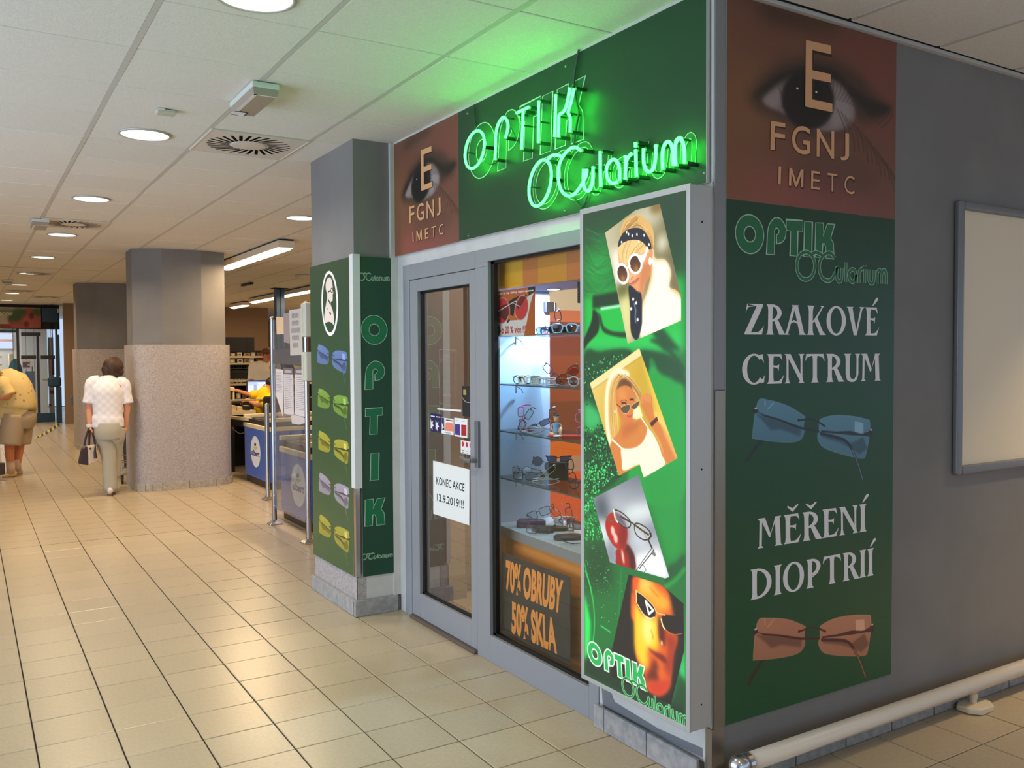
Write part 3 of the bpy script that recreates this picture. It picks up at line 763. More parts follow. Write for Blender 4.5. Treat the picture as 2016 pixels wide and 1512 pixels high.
for pts, r_, xx in ((cb, .004, -.034), ([(0.786,2.9532),(0.8057,2.8958),(0.8237,2.8271),(0.81,2.7457),(0.7894,2.6835),(0.8036,2.6377),(0.8179,2.5916),(0.8252,2.5478)], .0055, -.034), ([(0.8274,2.3177),(0.806,2.2892),(0.7777,2.2683),(0.7495,2.2808),(0.7286,2.3107)], .0035, -.032),
                    ([(1.5771,2.6128),(1.5297,2.5921),(1.4736,2.5887),(1.4368,2.5958)], .003, -.05), ([(1.3368,2.7458),(1.3024,2.7018),(1.2685,2.654),(1.2516,2.6415)], .003, -.05)):
    add('cable', MB().tube([(xx, a, b) for a, b in smooth_path(pts, 4)], r_, 6), M_wire, ns)

# ================================================================== corner guard + light box
cg = thing('corner_guard', 'long metal angle strip on the corner beside the tall green poster', 'corner guard', (0, 0, 0))
add('upper_strip', MB().box(.0, -.003, 1.49, .052, 0, 2.94), mat('grey_corner_profile', (140, 140, 144), .4, metal=.2), cg)
add('lower_guard', MB().box(.0, -.006, .0, .05, -.0031, 1.485).box(-.0105, -.006, 0, 0, -.0031, .225).box(-.0135, -.006, .0, -.0105, .028, .225), mat('steel_corner_angle', (150, 140, 128), .3, metal=.75), cg)
lb = thing('light_box', 'tall lit box sign with four tilted photo prints and green background', 'sign', (-.06, .33, .237))
bx = MB().box(-.112, .001, .237, -.0085, .664, 2.232)
add('housing', bx, M_silver, lb, bevel=.003)
fo, fi = (.0, .667, .235, 2.234), (.021, .645, .254, 2.211)
fm = MB()
for y0, y1, z0, z1 in ((fo[0], fi[0], fo[2], fo[3]), (fi[1], fo[1], fo[2], fo[3]), (fi[0], fi[1], fo[2], fi[2]), (fi[0], fi[1], fi[3], fo[3])): fm.box(-.1195, y0, z0, -.1122, y1, z1)
add('front_frame', fm, M_silver, lb, bevel=.0015)
sm = MB()
for z in (.33, 1.2, 2.1): sm.cyl((-.06, .005, z), (-.06, .001, z), .005, .004, 8)
add('screw', sm, M_steel, lb, kind='stuff')
cv = Cv(-.646, -.020, .253, 2.212, 780, (16, 84, 34))
G1, G2, G3, GD, GB = (14, 150, 48), (20, 196, 66), (60, 250, 130), (10, 52, 22), (8, 30, 14)
n_ = neg
al = rect(-.646, -.02, .253, 2.212)
cv.grad(al, (0, 2.2), (18, 62, 26), (0, 1.75), (14, 110, 44))
cv.poly(n_([(0.6458,2.2356),(0.0304,2.2032),(0.03,1.9108),(0.6468,2.0307)]), (20, 66, 30), .5, .03)
cv.poly(n_([(0.2093,2.2316),(0.0304,2.2032),(0.03,1.9183),(0.1219,2.0029)]), (22, 54, 28), .9, .05)
cv.poly(n_([(0.6467,2.0569),(0.443,2.0942),(0.4302,1.8933),(0.6475,1.882)]), (16, 176, 60), .8, .05)
for k in range(60):      # feather
    a = RNG.uniform(.0, 1.); p0 = np.array([-.645+RNG.uniform(0, .03), 2.17-a*.37]); p2 = p0+np.array([RNG.uniform(.12, .30), RNG.uniform(-.10, .06)])
    cv.line(smooth_path([p0, (p0+p2)/2+np.array([0, -RNG.uniform(.02, .05)]), p2], 5), RNG.uniform(.0012, .003), [(70, 170, 90), (40, 140, 66), (14, 60, 30)][k % 3], .4, .0012)
# bright zone and spectacle shapes in the background
cv.grad(n_([(0.6491,1.8645),(0.3972,1.8827),(0.0327,1.9035),(0.0324,1.6348),(0.6501,1.6396)]), (-.6, 1.72), G2, (-.6, 1.55), G3, .9, .02)
cv.poly(n_([(0.5822,1.8671),(0.4104,1.8753),(0.3973,1.8166),(0.5824,1.8131)]), GB, .85, .006)
cv.line(n_([(0.5224,1.8093),(0.3973,1.8158)]), .012, (190, 255, 215), .9, .003)
cv.poly(smooth_path(n_([(0.5753,1.8041),(0.5435,1.7898),(0.5296,1.7422),(0.4916,1.7071),(0.3651,1.6876),(0.3457,1.7077),(0.4441,1.7143),(0.5053,1.7372),(0.5295,1.7849)]), 5, True), GD, .95, .004)
cv.poly(smooth_path(n_([(0.5788,1.8086),(0.5898,1.7615),(0.6485,1.6757),(0.6487,1.6396),(0.6119,1.6707),(0.5437,1.7169),(0.54,1.7811)]), 5, True), GB, .95, .004)
cv.poly(n_([(0.2156,1.7084),(0.1506,1.7223),(0.0488,1.635),(0.1391,1.6357)]), (8, 70, 30), .95, .008)
cv.poly(smooth_path(n_([(0.2255,1.6752),(0.148,1.6738),(0.0347,1.5797),(0.0347,1.5549),(0.1265,1.6335)]), 3, True), (8, 74, 30), .9, .006)
cv.poly(smooth_path(n_([(0.6508,1.594),(0.5294,1.6324),(0.3901,1.6451),(0.3298,1.635),(0.3299,1.6121),(0.2712,1.6383),(0.1809,1.6302),(0.0998,1.6117),(0.0347,1.5549),(0.0346,1.5017),(0.1264,1.5355),(0.2369,1.5484),(0.2256,1.4442),(0.4155,1.3659),(0.4788,1.2827),(0.4036,1.1317),(0.6533,1.0565)]), 4, True), (10, 70, 30), .95, .006)
cv.poly(smooth_path(n_([(0.2369,1.5484),(0.148,1.5424),(0.0734,1.5185),(0.033,1.4733),(0.0326,1.1027),(0.2718,1.0517),(0.3547,1.1373)]), 4, True), (14, 158, 56), 1, .008)
cv.poly(smooth_path(n_([(0.2199,1.6082),(0.192,1.5897),(0.1864,1.5565),(0.2199,1.5524)]), 4, True), (30, 160, 70), .6, .006)
cv.poly(smooth_path(n_([(0.6516,1.4185),(0.5567,1.3983),(0.5174,1.344),(0.5906,1.3027),(0.6521,1.3274)]), 4, True), (70, 220, 120), .75, .015)
reg = n_([(0.6485,1.264),(0.4228,1.2002),(0.4597,1.0551),(0.4608,0.6639),(0.6487,0.6218)])
cv.poly(n_([(0.6477,0.8338),(0.4602,0.8668),(0.4503,0.6663),(0.6487,0.6218)]), (12, 62, 28), .8, .03)
cv.speck(n_([(0.6474,1.5879),(0.3298,1.635),(0.3419,1.5623),(0.5168,1.5084),(0.6379,1.3944)]), 420, [(60, 200, 100), (10, 40, 20), (130, 240, 160), (8, 90, 36)], .0032, .8)
cv.speck(n_([(0.6487,1.3111),(0.5109,1.3404),(0.3913,1.1331),(0.6498,1.0619)]), 620, [(80, 240, 130), (8, 50, 22), (30, 170, 70), (6, 30, 14)], .004, .85)
cv.speck(n_([(0.6462,1.144),(0.4333,1.1403),(0.5845,1.0217),(0.5137,0.8574),(0.6477,0.8338)]), 950, [(90, 250, 140), (8, 60, 26), (30, 190, 80), (10, 110, 44)], .0038, .85)
cv.speck(n_([(0.6477,0.8338),(0.4976,0.8436),(0.4608,0.6679),(0.6487,0.626)]), 130, [(90, 230, 130), (30, 140, 60)], .002, .8)
cv.speck(n_([(0.6369,0.6839),(0.3644,0.7413),(0.4056,0.5492),(0.6381,0.4344)]), 110, [(110, 230, 140), (40, 150, 70)], .0022, .8)
cv.poly(n_([(0.6525,0.6251),(0.626,0.562),(0.5999,0.4905),(0.604,0.4068),(0.6309,0.3346),(0.6541,0.2907)]), (40, 235, 100), .95, .008)
cv.line(smooth_path(n_([(0.647,0.7406),(0.6142,0.6681),(0.5918,0.6044)]), 4), .005, (40, 220, 100), .8, .002)
cv.line(smooth_path(n_([(0.6368,0.7023),(0.5992,0.637),(0.5772,0.551),(0.5776,0.4506),(0.6043,0.3286),(0.6175,0.2601)]), 4), .008, (40, 215, 96), .8, .002)
cv.poly(n_([(0.5331,0.4986),(0.4685,0.4887),(0.4614,0.4817),(0.5332,0.4918)]), (60, 230, 120), .8, .002)
cv.line(n_([(0.3948,0.761),(0.4018,0.6724),(0.4124,0.5737)]), .006, (30, 170, 70), .5, .003)
cv.poly(n_([(0.2782,1.1513),(0.0296,1.209),(0.0292,0.8952),(0.1206,0.8232),(0.1658,0.9187)]), (14, 150, 54), .9, .02)
cv.poly(smooth_path(n_([(0.1206,0.8232),(0.0765,0.8502),(0.0292,0.8893),(0.0291,0.815),(0.0852,0.776),(0.1385,0.7583)]), 4, True), (12, 84, 36), .95, .006)
cv.line(smooth_path(n_([(0.1357,0.7446),(0.0767,0.7859),(0.0279,0.836)]), 4), .018, (24, 160, 62), .8, .005)
cv.poly(n_([(0.0278,0.7329),(0.0276,0.6137),(0.0274,0.4224),(0.0589,0.4327),(0.0332,0.5564),(0.0277,0.6694)]), (60, 240, 130), .9, .012)
cv.poly(n_([(0.6463,0.3162),(0.4546,0.4215),(0.0998,0.3141),(0.0274,0.4145),(0.0186,0.2495),(0.6466,0.2511)]), (12, 40, 20), .9, .01)
cv.poly(n_([(0.059,0.4447),(0.0245,0.4154),(0.0187,0.3214),(0.0939,0.312)]), (16, 70, 34), .8, .01)

# photo 1: woman in white sunglasses, dotted headband
m1 = n_([(0.4971,2.1166),(0.3039,2.1812),(0.1652,2.1836),(0.049,1.8329),(0.0489,1.7439),(0.3535,1.6644)])
L1 = lambda l: n_(l)
cv.poly(m1, (206, 196, 150)); save = cv.a.copy(); msk, mbb = cv.mask(m1)
cv.grad(m1, (-.55, 2.1), (214, 204, 170), (-.15, 2.15), (120, 110, 66))
cv.ell(L1([(0.2394,2.1456)])[0], (.10, .05), (220, 214, 190), .8, .03)
cv.ell(L1([(0.1857,2.1734)])[0], (.035, .02), (120, 86, 20), .8, .012)
cv.ell(L1([(0.1507,2.0368)])[0], (.03, .03), (255, 255, 235), .9, .02)
cv.poly(L1([(0.4633,2.038),(0.3838,2.0463),(0.3841,1.8901),(0.4235,1.9011)]), (255, 250, 236), .9, .02)
cv.poly(L1([(0.4302,1.8974),(0.3454,1.9119),(0.3455,1.8466),(0.4105,1.838)]), (94, 96, 34), .9, .015)
cv.poly(L1([(0.4105,1.8339),(0.3327,1.8621),(0.3267,1.6746),(0.3586,1.6669)]), (236, 232, 150), .9, .02)
cv.poly(L1([(0.1277,2.0035),(0.0824,1.9455),(0.0656,1.8453),(0.1162,1.9024)]), (128, 108, 78), .9, .015)
hair = smooth_path(L1([(0.4,2.081),(0.3966,2.1176),(0.3706,2.1511),(0.3196,2.1625),(0.276,2.1565),(0.2333,2.129),(0.2034,2.0937),(0.1963,2.0458),(0.1916,1.9866),(0.1334,1.9732),(0.102,1.9243),(0.1105,1.8712),(0.0767,1.8575),(0.0518,1.8293),(0.05,1.7451),(0.2703,1.6837),(0.2702,1.8021),(0.2396,1.8563),(0.2154,1.9376),(0.2455,2.0156),(0.3197,2.0596),(0.3837,2.0545)]), 4, True)
cv.poly(hair, (224, 178, 100))
for k in range(70):
    t = RNG.uniform(0, 1)
    p = [np.array(a)+RNG.normal(0, .006, 2) for a in L1([(0.3837,2.0955),(0.3513,2.1364),(0.2946,2.1491),(0.2334,2.1092),(0.2064,2.0509)])]
    p = [a+np.array([0, -.05*t]) for a in p]
    cv.line(smooth_path(p[:3+int(t*3)], 4), .0028, [(250, 220, 150), (170, 116, 50), (238, 196, 112), (140, 92, 40)][k % 4], .6, .001)
cv.poly(smooth_path(L1([(0.2455,2.0156),(0.2035,2.0113),(0.1975,1.9793),(0.1334,1.9694),(0.1049,1.9245),(0.1134,1.8714),(0.0767,1.846),(0.0501,1.8216),(0.05,1.7451),(0.2703,1.6837),(0.2641,1.8018),(0.2215,1.8789),(0.2095,1.9332)]), 4, True), (255, 252, 236), .95, .008)
face = smooth_path(L1([(0.41,2.0325),(0.3643,2.0605),(0.2947,2.0568),(0.2395,2.0229),(0.2154,1.981),(0.2154,1.9337),(0.2456,1.8964),(0.2579,1.8574),(0.264,1.8338),(0.2763,1.8626),(0.3012,1.8662),(0.3327,1.8804),(0.3518,1.9083),(0.3775,1.9307),(0.4035,1.9741)]), 4, True)
cv.poly(face, (232, 160, 106), 1, .003)
cv.poly(smooth_path(L1([(0.2701,1.9542),(0.2154,1.9731),(0.2154,1.9258),(0.2517,1.8889),(0.2702,1.8342),(0.2794,1.8708)]), 4, True), (206, 126, 70), .8, .008)
cv.ell(L1([(0.3294,1.931)])[0], (.025, .02), (246, 192, 140), .8, .01)
cv.poly(smooth_path(L1([(0.3403,1.8972),(0.32,1.9039),(0.2855,1.9194),(0.2887,1.9076),(0.3137,1.8953)]), 4, True), (206, 104, 84), .95, .002)
cv.line(L1([(0.3518,1.896),(0.3326,1.8995),(0.2855,1.9186)]), .002, (120, 50, 30), .8)
cv.poly(smooth_path(L1([(0.4133,2.0329),(0.4099,2.0573),(0.3772,2.0681),(0.3197,2.0677),(0.2699,2.0541),(0.2395,2.0308),(0.2639,2.0055),(0.2947,2.0126),(0.3325,2.0043),(0.3516,1.9736),(0.3969,1.99)]), 4, True), (240, 204, 130), 1, .004)
for k in range(26):
    a = L1([(0.3515,2.0672),(0.3773,2.0292),(0.3839,1.9888)])if k % 2 else L1([(0.27,2.0501),(0.3198,2.0233),(0.3516,1.9776)]); o = np.array([RNG.uniform(-.012, .035), RNG.uniform(-.01, .01)])
    cv.line(smooth_path([np.array(p)+o for p in a], 4), .002, [(172, 118, 56), (255, 236, 180), (200, 150, 80)][k % 3], .6, .001)
band = smooth_path(L1([(0.4132,2.0494),(0.4033,2.0813),(0.3707,2.1062),(0.3196,2.1141),(0.2699,2.1039),(0.2394,2.0783),(0.2154,2.044),(0.2124,2.0122),(0.2334,2.0262),(0.2577,2.0487),(0.2947,2.0648),(0.3451,2.0686),(0.3837,2.0627)]), 4, True)
cv.poly(band, (26, 26, 40))
for x in [(0.3591,2.1023),(0.3247,2.0844),(0.3482,2.0933),(0.2965,2.0859),(0.2546,2.0778),(0.2262,2.0393),(0.3902,2.0667),(0.2854,2.0578)]: cv.ell((-x[0], x[1]), (.0045, .006), (240, 240, 236), 1, 0, .3)
cv.poly(smooth_path(L1([(0.3467,1.8916),(0.2949,1.8658),(0.2702,1.8502),(0.2672,1.7699),(0.2703,1.7299),(0.2952,1.6781),(0.333,1.7074),(0.3392,1.8055)]), 4, True), (24, 26, 40), 1, .002)
cv.line(smooth_path(L1([(0.3138,1.8205),(0.3044,1.7917),(0.3076,1.7716),(0.3045,1.7471)]), 4), .008, (120, 150, 190), .8, .002)
for x in [(0.3012,1.8218),(0.3328,1.8003),(0.2932,1.7564),(0.3201,1.837)]: cv.ell((-x[0], x[1]), (.006, .007), (240, 240, 236))
ear = L1([(0.2166,2.0008)])[0]; cv.ell(ear, (.012, .022), (226, 150, 96), 1, .002); cv.ell(L1([(0.2196,1.9755)])[0], (.009, .016), (255, 252, 244))
for c_, r_, t_ in (([(0.3073,1.9736),(0.2713,1.9663),(0.3041,2.0076)]), ([(0.3866,1.9417),(0.3517,1.9328),(0.3865,1.9767)])):
    c_, r_, t_ = (-c_[0], c_[1]), (-r_[0], r_[1]), (-t_[0], t_[1]); e = circ3((c_, r_, t_))
    cv.poly(e(1.2), (255, 252, 246)); cv.poly(e(.88), (92, 52, 24)); cv.grad(e(.88), (c_[0], c_[1]+.04), (50, 24, 12), (c_[0], c_[1]-.05), (150, 92, 40), .9)
    cv.ell((c_[0]+.005, c_[1]-.02), (.012, .012), (200, 150, 80), .6, .006)
cv.poly(smooth_path(L1([(0.2948,2.0046),(0.2577,2.0049),(0.2395,2.0328),(0.2304,2.0259),(0.2334,2.0144),(0.2517,1.9844),(0.27,1.9702)]), 4, True), (255, 252, 246))
cv.line(L1([(0.3549,1.9636),(0.3389,1.9683)]), .008, (255, 252, 246))
cv.line(L1([(0.3326,1.915),(0.3199,1.9262)]), .003, (150, 76, 40), .8, .002)
def clip(prev, poly):
    m, bb = cv.mask(poly); full = np.zeros(cv.a.shape[:2], np.float32); full[bb[2]:bb[3], bb[0]:bb[1]] = m
    cv.a[:] = prev+(cv.a-prev)*full[..., None]
clip(save, m1)

# photo 2: woman lowering aviator glasses
m2 = n_([(0.6032,1.5023),(0.2839,1.646),(0.0669,1.2387),(0.2573,1.1447),(0.2822,1.1932),(0.4098,1.1349)])
cv.poly(m2, (226, 190, 70)); save = cv.a.copy()
Q = n_
cv.grad(m2, (-.55, 1.6), (234, 200, 110), (-.3, 1.5), (206, 168, 40)); cv.poly(Q([(0.6032,1.5023),(0.2839,1.646),(0.2655,1.6195),(0.5831,1.4784)]), (240, 226, 160), 1, .003)
cv.line(Q([(0.5831,1.4764),(0.2712,1.6139)]), .003, (150, 120, 40), .6, .002)
put_mb = None
cv.poly(Q([(0.2712,1.612),(0.2369,1.5783),(0.0732,1.2597),(0.1049,1.2387),(0.1699,1.3801)]), (244, 206, 70), .9, .01)
cv.poly(Q([(0.237,1.4662),(0.2032,1.4154),(0.148,1.3814),(0.0679,1.2386),(0.1263,1.211),(0.2032,1.341)]), (246, 214, 120), .6, .012)
hb = smooth_path(Q([(0.4912,1.4254),(0.4781,1.5132),(0.44,1.5494),(0.3965,1.5539),(0.3479,1.5392),(0.3005,1.5095),(0.2714,1.4649),(0.2947,1.4337),(0.3301,1.4782),(0.4028,1.4915),(0.4216,1.4048),(0.425,1.3025),(0.4598,1.2524),(0.4851,1.3221)]), 4, True)
cv.poly(hb, (226, 176, 92), 1, .003)
cv.line(smooth_path(Q([(0.4661,1.2598),(0.4851,1.338),(0.4879,1.4414),(0.4717,1.5094),(0.4337,1.5476),(0.3965,1.5547),(0.3539,1.5429)]), 4), .022, (255, 250, 214), 1, .005)
for k in range(36):
    a = Q([(0.3904,1.5346),(0.4276,1.4908),(0.4404,1.4039),(0.4312,1.3021)]) if k % 3 else Q([(0.3904,1.5346),(0.336,1.5049),(0.2947,1.4641),(0.283,1.4418)])
    o = np.array([RNG.uniform(-.028, .02), RNG.uniform(-.012, .012)])
    cv.line(smooth_path([np.array(p)+o for p in a], 4), .002, [(120, 74, 28), (250, 216, 130), (186, 130, 60)][k % 3], .55, .001)
cv.poly(smooth_path(Q([(0.4027,1.5188),(0.3721,1.5233),(0.336,1.5087),(0.3301,1.4859),(0.3722,1.4962),(0.4152,1.4794),(0.4277,1.4751)]), 4, True), (96, 56, 24), .9, .004)
body = smooth_path(Q([(0.4185,1.405),(0.4277,1.4751),(0.3722,1.4962),(0.3301,1.4859),(0.3006,1.4335),(0.2948,1.3957),(0.3184,1.3524),(0.2715,1.3742),(0.2257,1.3395),(0.1809,1.3018),(0.148,1.2529),(0.1371,1.2062),(0.2602,1.1462),(0.2833,1.1931),(0.4067,1.1361),(0.4662,1.2399),(0.447,1.2772),(0.4094,1.3154),(0.3969,1.3553)]), 4, True)
cv.poly(body, (216, 130, 58), 1, .003)
cv.poly(smooth_path(Q([(0.4216,1.4126),(0.4245,1.4713),(0.3722,1.4924),(0.336,1.4857),(0.3065,1.4332),(0.3006,1.3954),(0.3363,1.3513),(0.3725,1.3529)]), 4, True), (216, 126, 56), 1, .004)
cv.ell(Q([(0.3906,1.4608)])[0], (.03, .025), (232, 156, 80), .7, .012)
cv.poly(smooth_path(Q([(0.3725,1.3413),(0.3184,1.3524),(0.2715,1.3742),(0.2948,1.3348),(0.3423,1.3085),(0.3909,1.2894)]), 4, True), (186, 96, 40), .7, .012)
arm = smooth_path(Q([(0.2714,1.431),(0.2427,1.451),(0.2144,1.4521),(0.2032,1.4154),(0.192,1.3863),(0.1644,1.362),(0.1317,1.3348),(0.0706,1.2419),(0.1236,1.2113),(0.1589,1.2851),(0.2144,1.3477),(0.2599,1.4051)]), 4, True)
cv.poly(arm, (214, 126, 52), 1, .003); cv.line(smooth_path(Q([(0.192,1.3937),(0.1535,1.3627),(0.1263,1.317),(0.0732,1.2453)]), 4), .014, (250, 206, 110), .7, .006)
for k, p in enumerate([(0.2656,1.4463),(0.2484,1.4545),(0.2341,1.4558),(0.22,1.4518)]): cv.ell((-p[0], p[1]), (.011, .018), (224, 140, 70), 1, .002, .3); cv.line([(-p[0]+.009, p[1]+.01), (-p[0]+.009, p[1]-.012)], .0015, (140, 66, 24), .7)
cv.poly(Q([(0.2212,1.3585),(0.1809,1.3861),(0.1743,1.3725),(0.2116,1.3442)]), (84, 34, 20))
top = smooth_path(Q([(0.396,1.246),(0.3666,1.2478),(0.3185,1.2547),(0.2716,1.2758),(0.2428,1.312),(0.2342,1.3389),(0.2032,1.3187),(0.1699,1.2768),(0.1534,1.2414),(0.1382,1.2054),(0.2602,1.1462),(0.2822,1.1932),(0.379,1.1579),(0.3911,1.1957)]), 3, True)
cv.poly(top, (252, 246, 214), 1, .002); cv.line(Q([(0.4502,1.2769),(0.391,1.2465)]), .008, (255, 250, 226)); cv.line(Q([(0.2773,1.3815),(0.2314,1.3391)]), .006, (255, 250, 226))
cv.poly(Q([(0.3183,1.4098),(0.283,1.4229),(0.2628,1.3823),(0.2948,1.3691),(0.3243,1.3712)]), (255, 246, 190), 1, .003)
for sh in ([(0.3956,1.41),(0.3723,1.4207),(0.3409,1.4241),(0.3391,1.4088),(0.3542,1.3907),(0.3785,1.3867),(0.3919,1.3946)], [(0.3302,1.4207),(0.3065,1.4332),(0.2819,1.4426),(0.283,1.4304),(0.2977,1.4146),(0.3183,1.4041),(0.3272,1.4094)]):
    cv.poly(smooth_path(n_(sh), 4, True), (92, 74, 50), .95, .001); cv.line(smooth_path(n_(sh), 4), .0025, (244, 210, 140), .9)
for sh in ([(0.3906,1.4277),(0.3723,1.4304),(0.3632,1.4262)], [(0.3391,1.4434),(0.3271,1.4465),(0.3183,1.4434)]): cv.line(n_(sh), .007, (60, 30, 16), .9, .001)
cv.line(smooth_path(n_([(0.3998,1.4332),(0.3784,1.441),(0.3601,1.4387)]), 4), .003, (120, 66, 30), .9); cv.line(n_([(0.4247,1.4223),(0.3907,1.4063)]), .003, (60, 40, 20))
cv.poly(smooth_path(n_([(0.3603,1.3807),(0.3422,1.3809),(0.3213,1.3886),(0.3362,1.3744),(0.3512,1.3727)]), 4, True), (206, 74, 60), .95, .001)
cv.ell(n_([(0.4354,1.3923)])[0], (.005, .006), (255, 240, 200))
clip(save, m2)

# photo 3: spectacles on a red fruit under a stormy sky
m3 = n_([(0.5817,1.0204),(0.2888,1.1527),(0.1117,0.7885),(0.1349,0.7781),(0.4684,0.7725)])
cv.poly(m3, (140, 146, 154)); save = cv.a.copy()
cv.grad(m3, (-.4, 1.24), (70, 78, 92), (-.4, 1.02), (172, 178, 184)); cv.poly(n_([(0.5957,1.0202),(0.4968,1.0602),(0.46,0.9329),(0.5407,0.9133)]), (44, 54, 66), .8, .03)
cv.ell(n_([(0.288,1.0048)])[0], (.10, .03), (226, 236, 234), .9, .02, .3); cv.ell(n_([(0.5136,0.8909)])[0], (.04, .05), (230, 236, 240), .9, .02)
cv.ell(n_([(0.2119,0.9478)])[0], (.08, .025), (124, 130, 148), .7, .015, .4); cv.ell(n_([(0.2784,0.8988)])[0], (.05, .04), (206, 212, 220), .8, .02)
cv.poly(n_([(0.3126,0.8289),(0.1658,0.8879),(0.1072,0.7773),(0.3078,0.7724)]), (255, 255, 255), 1, .015); cv.ell(n_([(0.4604,0.8072)])[0], (.03, .05), (110, 120, 136), .7, .02)
fr1 = smooth_path(n_([(0.4441,0.9832),(0.4811,0.9627),(0.4984,0.9268),(0.4867,0.8854),(0.4497,0.8489),(0.4082,0.8368),(0.3775,0.8441),(0.3623,0.8744),(0.3582,0.9235),(0.3773,0.9656),(0.4078,0.9837)]), 5, True)
fr2 = smooth_path(n_([(0.4263,0.8334),(0.429,0.8001),(0.4213,0.772),(0.3127,0.773),(0.3126,0.8226),(0.3274,0.8453),(0.3573,0.8672),(0.3775,0.8441)]), 4, True)
cv.poly(fr2, (158, 22, 14), 1, .002); cv.poly(smooth_path(n_([(0.3573,0.8656),(0.3274,0.8453),(0.3127,0.8194),(0.3127,0.773),(0.3375,0.7743),(0.3473,0.8223),(0.3724,0.8466)]), 4, True), (50, 10, 10), .9, .008)
cv.poly(fr1, (176, 28, 16), 1, .002); cv.poly(smooth_path(n_([(0.3773,0.9656),(0.3572,0.9237),(0.3623,0.8711),(0.3826,0.8448),(0.4081,0.876),(0.3977,0.9429)]), 4, True), (110, 10, 10), .7, .012)
for x, r in zip([(0.4496,0.905),(0.4314,0.8785),(0.3852,0.8118)], ((.013, .02), (.013, .02), (.007, .03))): cv.ell((-x[0], x[1]), r, (255, 214, 196), .95, .004, .25)
la = smooth_path(n_([(0.4431,0.9916),(0.4027,0.991),(0.3571,0.9752),(0.3371,0.9591),(0.3397,0.9426),(0.3622,0.9319),(0.3926,0.9373),(0.4234,0.9519),(0.4389,0.9725)]), 4, True)
lb_ = smooth_path(n_([(0.3125,0.9534),(0.288,0.9611),(0.2496,0.9541),(0.2213,0.9401),(0.2143,0.9288),(0.2307,0.9103),(0.2544,0.903),(0.2833,0.9075),(0.3076,0.9224)]), 4, True)
cv.poly(la, (170, 190, 205), .55); cv.poly(n_([(0.4311,0.9835),(0.3976,0.9722),(0.3622,0.9341),(0.4182,0.9527)]), (60, 84, 110), .7, .004); cv.poly(lb_, (200, 204, 206), .4)
for l_ in (la, lb_): cv.line(l_, .0055, (54, 48, 26), 1, 0, True)
cv.line(n_([(0.4441,0.9914),(0.4338,0.9568),(0.4182,0.9462)]), .008, (244, 244, 232)); cv.line(smooth_path(n_([(0.3371,0.9591),(0.3272,0.9574),(0.3125,0.9518)]), 4), .006, (40, 36, 24))
cv.line(n_([(0.3976,0.9722),(0.3371,0.9591)]), .008, (60, 48, 16)); cv.line(n_([(0.3076,0.951),(0.2688,0.9384),(0.2307,0.9275)]), .008, (60, 50, 20)); cv.line(n_([(0.2664,0.9404),(0.2402,0.9118)]), .003, (150, 140, 50))
cv.line(smooth_path(n_([(0.4983,0.9568),(0.4706,0.9478),(0.4653,0.942),(0.4338,0.9568)]), 4), .005, (110, 90, 30)); cv.line(n_([(0.2213,0.9338),(0.2143,0.9257),(0.2307,0.9072),(0.2096,0.8798)]), .008, (36, 32, 30))
cv.line(smooth_path(n_([(0.2096,0.8798),(0.226,0.8612),(0.3029,0.775)]), 4), .003, (60, 60, 60)); cv.line(smooth_path(n_([(0.198,0.8758),(0.2166,0.8536),(0.2641,0.8067),(0.2834,0.7854)]), 4), .004, (50, 50, 50)); cv.poly(n_([(0.205,0.8745),(0.1864,0.8593),(0.191,0.8492),(0.212,0.856)]), (110, 110, 110), 1, .002); cv.line(smooth_path(n_([(0.2641,0.8067),(0.2498,0.7938),(0.245,0.7885),(0.2545,0.7771)]), 4), .003, (90, 90, 90))
clip(save, m3)

# photo 4: man in wrap-around sunglasses, fiery light
m4 = n_([(0.3496,0.7479),(0.1538,0.7509),(0.0351,0.7054),(0.0315,0.533),(0.1028,0.307),(0.4619,0.3037),(0.4546,0.4215)])
cv.poly(m4, (24, 16, 10)); save = cv.a.copy()
hd = smooth_path(n_([(0.3211,0.7419),(0.2341,0.7562),(0.1417,0.7474),(0.1,0.7081),(0.0766,0.6653),(0.0649,0.5718),(0.0881,0.5007),(0.0999,0.4078),(0.1176,0.3572),(0.1599,0.3229),(0.203,0.315),(0.2408,0.3258),(0.2599,0.3833),(0.2986,0.4185),(0.3117,0.479),(0.3148,0.5638),(0.3346,0.5845),(0.3311,0.6712),(0.3146,0.6835)]), 4, True)
cv.poly(hd, (226, 96, 18), 1, .006)
cv.poly(smooth_path(n_([(0.2982,0.734),(0.2341,0.7479),(0.1721,0.7242),(0.1059,0.6905),(0.1357,0.6548),(0.1782,0.6485),(0.2279,0.6698),(0.3048,0.6943)]), 4, True), (252, 176, 40), .95, .012)
cv.poly(smooth_path(n_([(0.3114,0.6416),(0.2597,0.6033),(0.1967,0.6107),(0.1782,0.6485),(0.169,0.593),(0.1721,0.5178),(0.1844,0.4895),(0.2343,0.4837),(0.2344,0.4163),(0.2663,0.4068),(0.3051,0.4465),(0.3149,0.5209)]), 4, True), (255, 216, 40), .95, .012)
cv.ell(n_([(0.2343,0.5593)])[0], (.03, .06), (255, 246, 150), .9, .015); cv.ell(n_([(0.2468,0.7325)])[0], (.04, .03), (255, 214, 110), .7, .015)
cv.poly(smooth_path(n_([(0.3211,0.7419),(0.2852,0.7453),(0.2983,0.6958),(0.3114,0.68),(0.3246,0.6041),(0.3148,0.5638),(0.3313,0.5896),(0.3325,0.6709)]), 4, True), (236, 84, 14), .9, .008)
cv.poly(smooth_path(n_([(0.1721,0.6252),(0.1357,0.5853),(0.1357,0.5279),(0.1599,0.5253),(0.1721,0.5591)]), 4, True), (70, 14, 6), .9, .008)
